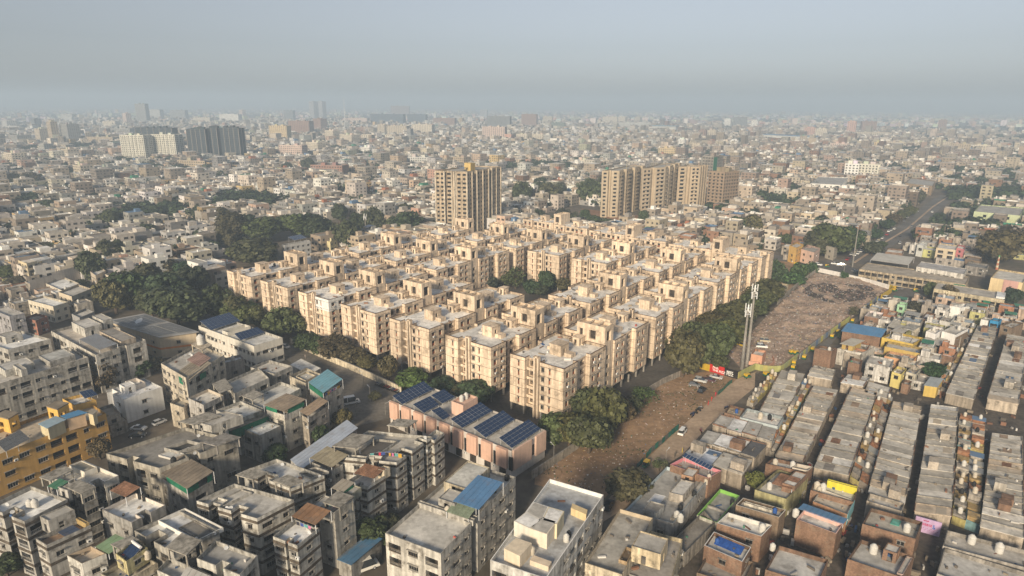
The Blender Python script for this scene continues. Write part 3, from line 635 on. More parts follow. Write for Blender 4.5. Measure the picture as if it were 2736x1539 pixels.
# main road on the right (centre line) and open areas
ROAD = [at('K4', 470, 660), at('K4', 830, 420), at('K4', 1130, 240), at('K4', 1440, -30), at('T12', 1530, 890)]
def near_road(p, wd):
    for a, b in zip(ROAD[:-1], ROAD[1:]):
        ab = sub(b, a); t = max(0, min(1, ((p[0]-a[0])*ab[0] + (p[1]-a[1])*ab[1]) / (ab[0]**2 + ab[1]**2)))
        if hypot(p[0]-a[0]-ab[0]*t, p[1]-a[1]-ab[1]*t) < wd: return True
    return False
OPEN = [ccw([at('T11', -60, 1120), at('T11', 560, 960), at('T11', 1280, 1060), at('T11', 1060, 1160), at('T11', 400, 1200)]),
        ccw([at('T6', -40, 320), at('T6', 420, 140), at('T6', 900, 60), at('T6', 1450, 90), at('T6', 1500, 200), at('T6', 900, 260), at('T6', 450, 330), at('T6', 30, 470), at('T5', 1200, 500)]),
        ccw([at('K4', -250, 760), at('K4', -200, 660), at('K4', 300, 570), at('K4', 700, 290), at('K4', 760, 420), at('K4', 480, 760)]),
        ccw([at('T12', 1560, 960), at('T12', 1640, 840), at('T12', 2200, 860), at('T12', 2200, 960)])]
def manual(sx, sy):
    """screen zones whose houses are placed one by one"""
    if sx < 620: return sy > 762 + (sx - 300) * 0.02
    if sx < 2100: return sy > 668
    return sy > 655
PALW = {'pale cream':(0.66,0.60,0.51),'beige':(0.55,0.475,0.38),'white':(0.76,0.745,0.72),'tan':(0.45,0.37,0.28),'grey-brown':(0.34,0.285,0.23),'peach':(0.58,0.43,0.33),'ochre':(0.56,0.41,0.21),'salmon':(0.55,0.34,0.26),'grey':(0.42,0.415,0.40),'pale green':(0.50,0.52,0.38),'brick':(0.28,0.165,0.11),'drab':(0.38,0.335,0.28),'sandy':(0.52,0.44,0.33),'off-white':(0.62,0.57,0.50),'dark brown':(0.25,0.195,0.15),'pinkish brown':(0.46,0.335,0.27)}
HC = [(PALW[k], w_) for k, w_ in (('pale cream',7),('beige',6),('white',8),('tan',5),('grey-brown',4),('peach',2),('ochre',1),('salmon',1),('grey',4),('pale green',.7),('brick',1),('drab',4),('off-white',3))]
HCR = [(PALW[k], w_) for k, w_ in (('tan',5),('drab',6),('grey-brown',6),('sandy',4),('off-white',2.5),('dark brown',3),('pinkish brown',2),('brick',2),('beige',3))]
RC = [((0.50,0.46,0.41),5),((0.38,0.35,0.31),5),((0.60,0.57,0.52),3),((0.27,0.245,0.22),4),((0.72,0.70,0.66),3),((0.12,0.20,0.32),.4),((0.34,0.15,0.09),.5),((0.05,0.22,0.14),.15)]
def pick(t):
    return rnd.choices([x[0] for x in t], [x[1] for x in t])[0]
def hit(p, r):
    for (P, cx, cy, R) in OCC:
        if hypot(p[0]-cx, p[1]-cy) < R + r:
            if hypot(p[0]-cx, p[1]-cy) < r or inside(P, p) or any(hypot(p[0]-q[0], p[1]-q[1]) < r*1.2 for q in P) : return True
            n = len(P)
            for i in range(n):
                a, b = P[i], P[(i+1) % n]; ab = sub(b, a); t = max(0, min(1, ((p[0]-a[0])*ab[0]+(p[1]-a[1])*ab[1]) / (ab[0]**2+ab[1]**2 + 1e-9)))
                if hypot(p[0]-a[0]-ab[0]*t, p[1]-a[1]-ab[1]*t) < r: return True
    return False
OCC = []
for P in occupied:
    cx = sum(q[0] for q in P) / len(P); cy = sum(q[1] for q in P) / len(P); OCC.append((P, cx, cy, max(hypot(q[0]-cx, q[1]-cy) for q in P)))
lots = []; parks = []
def grove(p):                                              # smooth pseudo-noise: where gardens and trees take over
    x, y = p; return sin(x*.011 + 1.3) * sin(y*.009 - .7) + .6 * sin(x*.027 - y*.021 + 2.1) + .5 * sin(x*.05 + y*.043)
def gen(v0, v1, lw, ld, lane, cross, keep):
    v = v0; r = 0
    while v < v1:
        half = 1300 + v * 1.1; u = -half * 1.3
        n = 0
        while u < half * .9:
            c = (UD[0]*u + VD[0]*v, UD[1]*u + VD[1]*v)
            u += lw * rnd.uniform(.85, 1.2); n += 1
            if n % cross == 0: u += 7
            if not 200 < c[1] < 3300: continue
            sx, sy = toscreen(c[0], c[1], 0)
            if not (-130 < sx < 2860) or manual(sx, sy) or estate_box(c) or near_road(c, 17) or any(inside(P, c) for P in OPEN): continue
            gv = grove(c)
            if gv > 1.05 or rnd.random() > keep: parks.append((c, gv)); continue
            if hit(c, max(lw, ld) * .5): continue
            lots.append((c, lw * rnd.choice((.75, .9, .9, 1.0, 1.0, 1.0)), ld * rnd.uniform(.8, 1.0), sx, sy))
        v += ld + (lane if r % 2 else 0.3); r += 1
gen(-420, 900, 8.6, 11.5, 6.0, 11, .84)
n1 = len(lots); near_lots = [l for l in lots if hypot(*l[0]) < 820]
lots = near_lots
gen(-700, 1900, 11, 14, 7.0, 9, .80); lots = near_lots + [l for l in lots[len(near_lots):] if hypot(*l[0]) >= 820 and hypot(*l[0]) < 1500]
k0 = len(lots)
gen(-1200, 3000, 17, 20, 9.0, 8, .74); lots = lots[:k0] + [l for l in lots[k0:] if hypot(*l[0]) >= 1500]
lots.sort(key=lambda l: hypot(*l[0]))
MH = dict(HOUSE=None)
def house_geo(mw, mr, mw2, lw, ld, h, d, c, parapet, stair, wins, cw, cr, tank, vc):
    """main box in local axes d / e around c; mw walls, mr roofs, mw2 window quads. vc: colours written as vertex colour"""
    e = (-d[1], d[0])
    def q(a, b): return (c[0] + d[0]*a + e[0]*b, c[1] + d[1]*a + e[1]*b)
    a, b = lw / 2, ld / 2
    P = [q(-a, -b), q(a, -b), q(a, b), q(-a, b)]
    if vc: mw.ci = cw
    mw.prism(P, 0, h + (.8 if parapet else 0), top=False)
    if vc: mr.ci = cr
    mr.face([(p[0], p[1], h) for p in P])
    if parapet:
        I = [q(-a+.25, -b+.25), q(a-.25, -b+.25), q(a-.25, b-.25), q(-a+.25, b-.25)]
        for k in range(4):
            mw.face([(*I[(k+1) % 4], h), (*I[k], h), (*I[k], h+.8), (*I[(k+1) % 4], h+.8)]); mw.face([(*P[k], h+.8), (*P[(k+1) % 4], h+.8), (*I[(k+1) % 4], h+.8), (*I[k], h+.8)])
    if stair:
        x, y, s1, s2, sh = stair; mw.prism([q(x-s1, y-s2), q(x+s1, y-s2), q(x+s1, y+s2), q(x-s1, y+s2)], h, h + sh)
    if tank:
        if vc: mr.ci = (0.75, 0.75, 0.73)
        x, y = tank; z = h + .5; t = [q(x + .6*cos(k), y + .6*sin(k)) for k in (0.3, 1.35, 2.4, 3.45, 4.5, 5.5)]; mr.prism(t, z, z + 1.4)
    if wins:
        if vc: mw2.ci = (0.05, 0.045, 0.04)
        fl = max(1, int(h / 3.0))
        for (p0, p1, dd) in ((P[0], P[1], (e[0], e[1])), (P[1], P[2], (-d[0], -d[1]))):
            L = hypot(*sub(p1, p0)); nw = max(1, int(L / 3.4))
            for f in range(fl):
                for k in range(nw):
                    if rnd.random() < .2: continue
                    s = (k + .5) / nw; ww = rnd.choice((.6, .75, 1.2)) / L; z = f * 3.0 + .9; o = mulv(dd, -.03)
                    s0, s1 = add(lerp(p0, p1, s - ww), o), add(lerp(p0, p1, s + ww), o)
                    mw2.face([(*s0, z), (*s1, z), (*s1, z + 1.4), (*s0, z + 1.4)])
CN = {v: k for k, v in PALW.items()}
RN = dict(zip([r[0] for r in RC], ['light grey roof','grey roof','pale roof','dark roof','white roof','blue sheet roof','red roof','green roof']))
S_w, S_r, S_p = MB(), MB(), MB(); cnt = 0
for (c, lw, ld, sx, sy) in lots:
    D = hypot(*c); right = sx > 1750
    cw, cr = pick(HCR if right else HC), pick(RC); a = GA + rnd.gauss(0, .02) + (0 if D < 1500 else rnd.choice((0, .25, -.2)))
    d = (cos(a), sin(a))
    if D < 1500: h = rnd.choices((3.3, 6.3, 9.4, 12.5), (3 if right else 2, 6, 2.2, .5))[0]
    else: h = rnd.choices((5, 7.5, 11, 16, 22), (5, 4, 2.2, .7, .2))[0]
    if hypot(*c) > 1500 and sx > 600 and rnd.random() < .12: h *= 1.3
    if D < 1500 and sin(c[0]*.013+2)*sin(c[1]*.017) > .45 and h < 9: h += 3.1
    stair = (rnd.uniform(-.25, .25)*lw, rnd.uniform(-.2, .3)*ld, 1.5, 1.8, rnd.uniform(2.2, 2.8)) if rnd.random() < .5 and h > 4 else None
    if stair and rnd.random() < .45: stair = (rnd.uniform(-.18, .18)*lw, rnd.uniform(-.15, .15)*ld, lw*rnd.uniform(.22, .3), ld*rnd.uniform(.2, .33), rnd.uniform(2.6, 3.0))
    tank = (rnd.uniform(-.3, .3)*lw, rnd.uniform(-.35, .35)*ld) if rnd.random() < .4 and D < 1000 else None
    if 620 < D < 1600 and rnd.random() < .055: h = rnd.choice((12.5, 15.6, 18.7)); lw *= 1.5; ld *= 1.3
    jk = rnd.uniform(.72, 1.06) * (.92 + .2 * sin(c[0]*.0093 + 1) * sin(c[1]*.0117 + 2) + .1 * sin(c[0]*.031 + c[1]*.027)) * (.95 if D < 700 else .86); cj = tuple(max(.02, min(.9, x * jk * rnd.uniform(.97, 1.03))) for x in cw)
    if cnt < 105 and D < 560:
        cnt += 1
        dist_ = 'right of the estate' if right else ('left of the estate' if sx < 1000 else 'behind the estate')
        fl = ('single', 'two', 'three', 'four')[min(3, int(h / 3.1) - 1)] + '-storey'
        nm = CN[cw]
        root = thing('house', f"{nm} {fl} house with {RN[cr]} {dist_}", 'house', (c[0], c[1], 0), a, 'houses of the surrounding districts')
        mw, mr, mp = MB(), MB(), MB(); house_geo(mw, mr, mp, lw, ld, h, (1, 0), (0, 0), True, stair, True, cj, cr, None, False)
        mw.obj('wall', 'paint', root, cj); mr.obj('roof', 'roof', root, cr)
        if mp.f: tag(mp.obj('windows', 'glass', root), kind='stuff')
        if rnd.random() < .4:
            mb = MB(); y0 = -ld/2; mb.box(-lw*.4, y0-1.1, 2.9, lw*.4, y0, 3.05); mb.box(-lw*.4, y0-1.1, 3.06, lw*.4, y0-1.0, 3.9); mb.obj('balcony', 'paint', root, tuple(min(.9, x*1.1) for x in cj))
        if rnd.random() < .5:
            mb = MB(); x, y = rnd.uniform(-.3, .3)*lw, rnd.uniform(-.3, .3)*ld; mb.lathe([(.55, h+.3), (.55, h+1.4), (.3, h+1.6)], 8, x, y); mb.obj('roof_tank', 'tankw', root, rnd.choice([(0.75,0.75,0.73), (0.04,0.04,0.04)]))
        if cr == RC[5][0] or rnd.random() < .08:
            mb = MB(); z = h + 2.3; mb.face([(-lw*.3, -ld*.3, z), (lw*.3, -ld*.3, z), (lw*.3, ld*.2, z+.7), (-lw*.3, ld*.2, z+.7)]); mb.box(-lw*.3, -ld*.3, h, -lw*.3+.1, -ld*.3+.1, z); mb.box(lw*.3-.1, -ld*.3, h, lw*.3, -ld*.3+.1, z); mb.obj('rooftop_shed', 'metal', root, rnd.choice([(0.10,0.20,0.34),(0.35,0.36,0.36),(0.09,0.12,0.2)]))
        continue
    house_geo(S_w, S_w, S_w, lw, ld, h, d, c, D < 750, stair, D < 1500 or rnd.random() < .7, cj, cr, tank, True)
    if D >= 1500 and h > 8:
        pass
tag(S_w.obj('distant_houses', 'city'), 'dense mass of small flat-roofed houses fading into the haze', kind='stuff')
# farthest built-up belt
S_f = MB()
for k in range(5200):
    Y = 3000 * (1 + rnd.random() ** 1.4 * 2.2); X = rnd.uniform(-.9, .9) * Y
    sx, sy = toscreen(X, Y, 0)
    if not (-60 < sx < 2800) or near_road((X, Y), 40): continue
    s = rnd.uniform(12, 34); h = rnd.choices((6, 9, 13, 19, 30), (5, 4, 2.4, .8, .15))[0] * (1 if sx > 500 else 1.05)
    cc = pick(HC); cc = tuple(x * rnd.uniform(.8, 1.1) for x in cc); a = rnd.uniform(0, 3.1); d = (cos(a), sin(a)); S_f.ci = cc; S_f.obox((X, Y), d, s, s * rnd.uniform(.5, 1), 0, h)
    if h > 9:
        S_f.ci = tuple(x * .4 for x in cc)
        for f in range(int(h / 4)): S_f.obox((X, Y), d, s + .1, s * .3, f * 4 + 1.2, f * 4 + 2.6)
tag(S_f.obj('horizon_city', 'city'), 'far belt of blocks melting into the haze at the horizon', kind='stuff')
# ---------------------------------------------------------------- trees
def crown_mesh(seed, n_clump, leaves, flat=1.0, leaf=.34, name='crown'):
    r = random.Random(seed); mb = MB()
    cl = []
    for k in range(n_clump):
        while True:
            x, y, z = r.uniform(-1, 1), r.uniform(-1, 1), r.uniform(-1, 1); q = x*x + y*y + z*z
            if .12 < q < 1: break
        cl.append((x * .72, y * .72, z * .62 * flat, r.uniform(.22, .40)))
    for (cx, cy, cz, cr) in cl:
        for i in range(leaves):
            while True:
                x, y, z = r.gauss(0, 1), r.gauss(0, 1), r.gauss(0, 1); m = math.sqrt(x*x + y*y + z*z)
                if m > .1: break
            t = r.uniform(.72, 1.05) * cr / m; p = Vector((cx + x*t, cy + y*t, cz + z*t*.85))
            nrm = (Vector((x, y, z + .7)).normalized() + Vector((r.uniform(-.6,.6), r.uniform(-.6,.6), r.uniform(-.4,.6)))).normalized(); a = nrm.orthogonal().normalized(); b = nrm.cross(a); w_ = leaf * r.uniform(.12, .3); an = r.uniform(0, 6.3); a, b = a*cos(an) + b*sin(an), b*cos(an) - a*sin(an)
            mb.face([tuple(p - a*w_ - b*w_*.5), tuple(p + a*w_*.2 - b*w_), tuple(p + a*w_ + b*w_*.4), tuple(p - a*w_*.1 + b*w_)])
    return mb.mesh(name, 'leaf')
def trunk_mesh(seed):
    r = random.Random(seed); mb = MB(); mb.tube((0, 0, 0), (.02, .01, .5), .06, .042, 7, False)
    for k in range(5):
        a = k * 1.3 + r.random(); mb.tube((.02, .01, r.uniform(.36, .5)), (cos(a)*.34, sin(a)*.34, r.uniform(.62, .85)), .03, .01, 5, False)
    return mb.mesh('trunk', 'bark')
CR = [crown_mesh(10 + k, 34 + 4*k, 105, .9, .36) for k in range(5)]
CRS = [crown_mesh(40 + k, 16, 55, .9, .3) for k in range(3)]       # sparse crowns
CRB = [crown_mesh(60 + k, 18, 70, .55, .34) for k in range(3)]      # bushes
TK = [trunk_mesh(k) for k in range(4)]
LEAFC = [(0.066,0.064,0.034),(0.058,0.060,0.030),(0.040,0.058,0.022),(0.052,0.066,0.024),(0.032,0.048,0.022),(0.070,0.072,0.028),(0.046,0.052,0.026),(0.062,0.078,0.030),(0.078,0.070,0.032),(0.036,0.056,0.026)]
tn = 0
def tree(p, wd, ht, label, kind='full', col=None, name='tree', group=None):
    global tn; tn += 1
    root = thing(name, label, 'tree' if name != 'bush' else 'bush', (p[0], p[1], 0), rnd.uniform(0, 6.2), group)
    cm = rnd.choice({'full': CR, 'sparse': CRS, 'bush': CRB}[kind]); c = col or rnd.choice(LEAFC); c = tuple(x * rnd.uniform(.85, 1.15) for x in c)
    low = .14 if kind != 'bush' else .0; wd *= 1.18 if kind != 'bush' else 1.0
    ch = ht * (1 - low); o = link('crown', cm, root, c, (0, 0, ht * low + ch * .5), None, (wd * .52, wd * .52, ch * .62 / (.9 if kind != 'bush' else .55)))
    if kind != 'bush': link('trunk', rnd.choice(TK), root, None, (0, 0, 0), None, (ht * .75, ht * .75, ht * .95))
    return root
def trees(k, items, label, group, kind='full', col=None, name='tree'):
    for it in items:
        x, y, wpx, hpx = it[:4]; g = at(k, x, y); m = mpp(g[1]) / TILES[k][2]
        tree(g, max(1.5, wpx * m), max(1.5, hpx * m * 1.02), label, it[4] if len(it) > 4 else kind, it[5] if len(it) > 5 else col, name, group)
G1 = 'trees along the estate compound wall'
trees('T6', [(110,860,190,210),(240,880,160,150),(440,965,250,230),(560,945,170,170),(630,1075,170,150),(710,1095,140,120),(840,1140,230,190),(960,1160,180,130),(1080,1205,150,100),(1240,1285,140,190),(1420,1345,240,140,'full',(0.075,0.095,0.025)),(1640,1390,190,120),(1800,1440,170,120)], 'leafy tree beside the front compound wall of the estate', G1)
trees('T7', [(200,1470,270,190),(120,1460,180,150)], 'dense tree squeezed between pink hall and front apartment blocks', G1)
G2 = 'trees along the side wall of the estate'
trees('T3', [(310,450,240,230),(430,470,220,250),(580,520,300,290),(690,370,300,350),(560,300,260,270),(800,320,200,220),(890,240,170,150,'sparse'),(980,150,200,130,'sparse')], 'big dark tree at the near corner of the estate', G2)
trees('T8', [(60,1010,260,350),(160,960,220,300),(280,900,260,280),(120,840,220,240),(400,790,260,230),(300,730,230,200),(450,660,260,220),(540,600,240,200),(600,530,230,180),(680,470,220,180),(700,410,150,120),(330,960,130,110)], 'dusty olive tree in the belt between estate and rubbish ground', G2, col=(0.068,0.066,0.026))
trees('T8', [(790,310,170,120),(880,330,170,90),(930,280,170,100),(1010,240,130,70),(750,230,110,80),(1250,285,70,50)], 'low green bush beside the rubbish ground', 'bushes by the rubbish ground', 'bush', (0.045,0.075,0.026), 'bush')
G3 = 'trees on the left of the estate'
trees('T5', [(880,560,230,260),(990,520,280,280),(1110,450,260,270),(1350,650,380,290),(1250,520,300,260),(1150,580,220,200),(1470,420,220,230),(1400,330,160,160),(1640,590,210,240),(1790,650,200,190),(1880,620,150,150),(690,330,190,240),(640,280,120,150),(820,190,160,180),(930,160,140,160),(1260,300,160,150),(1100,160,110,100),(80,300,120,110),(130,360,150,80),(590,400,150,90)], 'large dark green tree left of the estate', G3)
trees('T6', [(60,250,220,220),(170,230,220,190),(300,250,260,190),(250,430,330,210),(130,400,200,160),(540,220,250,200),(650,200,180,170),(720,240,200,190),(930,290,200,210),(1010,190,150,170),(1130,190,150,200),(1380,210,230,190),(1300,190,140,140),(870,100,110,140),(1480,170,130,110)], 'broad dark tree in the green belt behind the estate', G3)
trees('T7', [(310,610,120,110),(500,600,150,180,'sparse',(0.07,0.07,0.03)),(440,590,120,120,'sparse'),(740,620,140,160),(850,615,120,100),(620,640,140,110),(690,650,110,80),(950,590,90,60)], 'tree in the courtyard of the estate', 'courtyard trees')
G4 = 'trees among the near walk-ups'
trees('T2', [(660,330,130,150),(480,450,140,150),(150,595,170,130),(890,1215,230,190),(1010,1130,160,150),(895,125,90,70)], 'tree in a lane between the grey walk-ups', G4)
trees('T1', [(760,570,140,170),(60,1449,200,170),(0,740,120,110),(480,1449,60,80)], 'tree at the left edge between walk-ups', G4)
trees('T5', [(790,1150,190,230,'sparse'),(860,1090,120,120),(1060,1040,160,140),(1170,1000,120,130),(60,1310,160,120)], 'tree in the yard between grey blocks and white house', G4)
trees('T3', [(870,890,300,240),(960,850,180,170),(1110,660,110,110,'sparse')], 'dark tree standing beside the dirt road', G4)
trees('K3', [(1190,720,140,160,'full',(0.09,0.10,0.03))], 'yellow-green tree in the gap between brick houses', G4)
G5 = 'trees in the crowded quarter on the right'
trees('K2', [(1100,1110,170,150),(1320,1100,120,80),(1630,1215,220,160,'full',(0.03,0.06,0.02)),(700,820,160,110),(1430,540,150,130),(1780,450,150,230),(1580,370,130,160),(2440,460,160,200),(790,570,110,110,'sparse'),(2330,500,90,90),(330,80,140,60)], 'tree between the small houses on the right', G5)
trees('T12', [(400,1400,200,200),(520,1400,300,270),(660,1360,230,210),(1930,1480,300,300),(2000,1380,230,230),(1840,1449,170,150),(870,1390,150,110),(900,1260,110,90),(1000,1180,110,90),(1060,1130,110,90),(1130,1090,100,80),(1190,1060,100,80),(1250,960,110,110),(960,1330,70,60)], 'roadside tree by the long road on the right', G5)
G6 = 'trees around the beige tower cluster'
trees('T11', [(80,960,170,180),(320,970,200,180),(400,930,130,140),(650,960,200,200),(740,900,80,160),(430,1085,110,90),(610,1090,90,80),(1170,1030,150,100),(1310,1080,140,110),(1100,1130,90,110),(1250,1190,70,80),(1340,1200,70,90),(1520,1255,80,110),(1600,1255,70,80),(1700,1255,80,80),(1900,1220,150,150),(2010,1225,170,170),(230,870,120,130),(200,780,130,90)], 'tree near the beige tower cluster', G6)
trees('T11', [(60,1050,160,60),(200,1060,160,60),(320,1120,170,50),(520,1080,110,50),(700,1110,150,50),(800,1130,120,50),(1000,1120,120,40)], 'scrub bush on the waste ground behind the estate', 'scrub behind the estate', 'bush', (0.055,0.075,0.03), 'bush')
trees('T10', [(265,700,90,85),(440,690,110,110),(815,985,85,85),(890,960,50,80),(995,985,70,85),(720,1080,110,110),(1040,1060,70,80),(1455,900,90,80),(1260,1050,130,90),(640,800,90,90),(1330,560,60,50),(560,830,70,80),(440,870,60,70)], 'round dark tree among the houses left of the tall tower', 'trees among the houses')
trees('T9', [(920,1180,150,170),(1050,1150,130,160),(790,1200,100,110),(1660,1110,150,130),(1880,1130,120,140),(640,880,100,90),(820,960,110,90),(1540,920,100,100),(230,1010,210,140),(400,1040,160,110),(580,1020,120,110),(1250,1240,120,120),(130,820,130,110),(270,810,140,110)], 'round dark tree among the houses on the far left', 'trees among the houses')
# garden trees: nearest as individuals, rest as one mass
parks.sort(key=lambda q: hypot(*q[0])); far = MB(); fn = 0
def blob(mb, p, wd, ht, n):
    for k in range(n):
        while True:
            x, y, z = rnd.uniform(-1,1), rnd.uniform(-1,1), rnd.uniform(-1,1)
            if .25 < x*x+y*y+z*z < 1: break
        c = Vector((p[0] + x*wd*.5, p[1] + y*wd*.5, ht*.55 + z*ht*.42)); nn = Vector((x, y, z+.5)).normalized(); a = nn.orthogonal().normalized(); b = nn.cross(a); s = wd * rnd.uniform(.10, .20)
        mb.face([tuple(c - a*s), tuple(c - b*s + nn*s*.3), tuple(c + a*s), tuple(c + b*s)])
for (c, gv) in parks:
    D = hypot(*c)
    if D < 640 and fn < 80:
        if rnd.random() < .75: fn += 1; tree(c, rnd.uniform(5, 9), rnd.uniform(5, 9), 'small garden tree between houses of the middle distance', 'full', None, 'tree', 'trees among the houses')
        continue
    if rnd.random() < .8:
        k = 1 if D < 1500 else 1.5
        for q in range(1 if D < 1500 else 2): blob(far, (c[0] + rnd.uniform(-5, 5)*k, c[1] + rnd.uniform(-5, 5)*k), rnd.uniform(6, 12)*k, rnd.uniform(5, 10)*(1 if D < 1500 else 1.1), 46 if D < 1200 else 24)
for (c, lw, ld, sx, sy) in lots:
    D = hypot(*c)
    if D < 1350 and rnd.random() < (.24 if D < 900 else .14): s_ = rnd.choice((-1, 1)); blob(far, (c[0] + s_*UD[0]*lw*.55 - VD[0]*ld*.5*max(0, s_), c[1] + s_*UD[1]*lw*.55 - VD[1]*ld*.5*max(0, s_)), rnd.uniform(4.5, 8.5), rnd.uniform(6.5, 11), 36)
for k in range(900):
    Y = rnd.uniform(1500, 5000); X = rnd.uniform(-.9, .9) * Y
    if near_road((X, Y), 15): continue
    blob(far, (X, Y), rnd.uniform(14, 34), rnd.uniform(8, 13), 26)
for (k, x, y) in [('T12', x, y) for x in range(1560, 2150, 38) for y in (880, 900, 930)] + [('T12', x, y) for x in range(0, 560, 40) for y in (730, 750)] + [('T12', x, 600 + (x-1000)*.02) for x in range(1000, 1300, 30)] + [('T12', x, 700) for x in range(1380, 1660, 28)] + [('T12', x, 800 - (x-1500)*.2) for x in range(1500, 1660, 22)] + [('T10', x, 430) for x in range(300, 450, 25)] + [('T10', x, 500 + (x % 3) * 4) for x in range(640, 1380, 34)] + [('T10', x, 580) for x in range(1010, 1180, 22)] + [('T10', x, 630) for x in range(20, 180, 22)] + [('T9', x, 620) for x in range(1340, 1620, 30)] + [('T11', x, 270) for x in range(450, 770, 22)] + [('T9', x, 640) for x in range(320, 470, 25)] + [('T9', x, 800) for x in range(100, 360, 30)]:
    g = at(k, x + rnd.uniform(-12, 12), y + rnd.uniform(-8, 8)); blob(far, g, rnd.uniform(9, 15), rnd.uniform(8, 12), 60)
tag(far.obj('distant_trees', 'farleaf'), 'mass of dark trees scattered through the far city', kind='stuff')
# ---------------------------------------------------------------- near buildings: builder and roof furniture
TILES['X3'] = (600, 620, 4.293)
GREYW, PALEW, WHITEW, CREAMW = (0.46,0.44,0.40), (0.56,0.54,0.49), (0.76,0.75,0.72), (0.62,0.54,0.41)
RG, RD, RW, RL = (0.44,0.42,0.385), (0.31,0.29,0.265), (0.72,0.71,0.69), (0.57,0.55,0.515)
class Bld: pass
def bld(label, P, h, floors, wall=GREYW, roof=RG, mat='plaster', par=None, ph=0.9, band=False, pitch=3.3, cuts0=None, cuts1=None, z0=0.0, kinds='wwwbW', name='apartment_building', cat='building', group=None, chance=.92, wscale=1.18, cop=None, stilt=0.0, dp=.2, sill=.95):
    b = Bld(); b.P = P; b.h = h; b.o = P[0]; o = P[0]
    Q = P
    if cuts1: Q = notch(Q, 1, cuts1)
    if cuts0: Q = notch(Q, 0, cuts0)
    Q = [sub(p, o) for p in Q]; n = len(Q); zr = h - ph; b.zr = zr
    b.root = root = thing(name, label, cat, (o[0], o[1], 0), 0, group)
    mb = MB(); fh = (zr - z0 - stilt) / floors; wl = []
    for e in range(n):
        A, B = Q[e], Q[(e+1) % n]; L = hypot(*sub(B, A)); ops = []
        if faces_cam(add(A, o), add(B, o)) and L > 1.8 and kinds:
            nc = max(1, int(L / pitch)); st = L / nc
            for c in range(nc):
                kc = rnd.choice(kinds)
                for f in range(floors):
                    if rnd.random() > chance: continue
                    k = {'w': 'win', 'b': 'dark', 'W': 'wide', 's': 'slit', 'd': 'win'}[kc]
                    wd, ht, sl, q = {'w': (1.15, 1.25, sill, dp), 'b': (2.4, 1.9, .35, 1.0), 'W': (1.9, 1.3, sill, dp), 's': (.55, 1.2, 1.1, .12), 'd': (1.0, 1.3, sill, dp)}[kc]
                    wd = min(wd * wscale, st * .86); s = st * (c + .5); z = z0 + stilt + f * fh + sl
                    if z + ht > h - .15: continue
                    ops.append((s - wd/2, s + wd/2, z, z + ht, q)); wl.append((A, B, s, z, k, wd, ht, q))
        facade(mb, A, B, z0 + stilt, h, ops)
    if stilt:
        mb.face([(p[0], p[1], z0 + stilt) for p in Q][::-1])
        ms = MB()
        for p in inset(Q, .4): ms.box(p[0]-.2, p[1]-.2, 0, p[0]+.2, p[1]+.2, stilt)
        tag(ms.obj('stilt_columns', 'concrete', root), kind='stuff')
    mb.obj('wall', mat, root, wall)
    for (A, B, s, z, k, wd, ht, q) in wl:
        put_window(root, (0, 0), A, B, s, z, k, wd, ht, q, frame=rnd.choice([(0.16,0.13,0.10),(0.12,0.10,0.08),(0.30,0.28,0.25),(0.45,0.44,0.42)]))
        if rnd.random() < .10 and k != 'dark':
            d = unit(sub(B, A)); link('air_conditioner', AC_MESH, root, (0.72,0.72,0.70), (A[0]+d[0]*(s+wd*.5+.5), A[1]+d[1]*(s+wd*.5+.5), z), atan2(d[1], d[0]))
    mb = MB(); mb.face([(p[0], p[1], zr) for p in Q]); mb.obj('roof', 'roof', root, tuple(min(.8, x * 1.14) for x in roof))
    I = inset(Q, .16); mb = MB(); mc = MB()
    for e in range(n):
        A, B, C, D = Q[e], Q[(e+1) % n], I[(e+1) % n], I[e]
        mb.face([(*C, zr), (*D, zr), (*D, h), (*C, h)]); mc.face([(*A, h), (*B, h), (*C, h), (*D, h)])
    pc = par or tuple(x * .8 for x in wall); mb.obj('parapet', 'parapet' if not par else 'paint', root, pc); mc.obj('coping', 'parapet' if not cop else 'plain', root, cop or tuple(x * .75 for x in pc))
    if band:
        for f in range(1, floors + 1):
            z = z0 + stilt + f * fh - .42; O = inset(Q, -.07); mm = MB()
            for e in range(n):
                if faces_cam(add(Q[e], o), add(Q[(e+1) % n], o)): mm.prism([O[e], O[(e+1) % n], Q[(e+1) % n], Q[e]], z, z + .62, True, True)
            mm.obj('floor_band', 'band', root)
    return b
def rp(b, s, t):                                            # roof place: s along left->near edge, t along near->right edge, local to the root
    P = b.P; L, N_, R = P[0], P[1], P[2]
    return (s * (N_[0]-L[0]) + t * (R[0]-N_[0]), s * (N_[1]-L[1]) + t * (R[1]-N_[1]))
def rquad(b, s0, s1, t0, t1): return [rp(b, s0, t0), rp(b, s1, t0), rp(b, s1, t1), rp(b, s0, t1)]
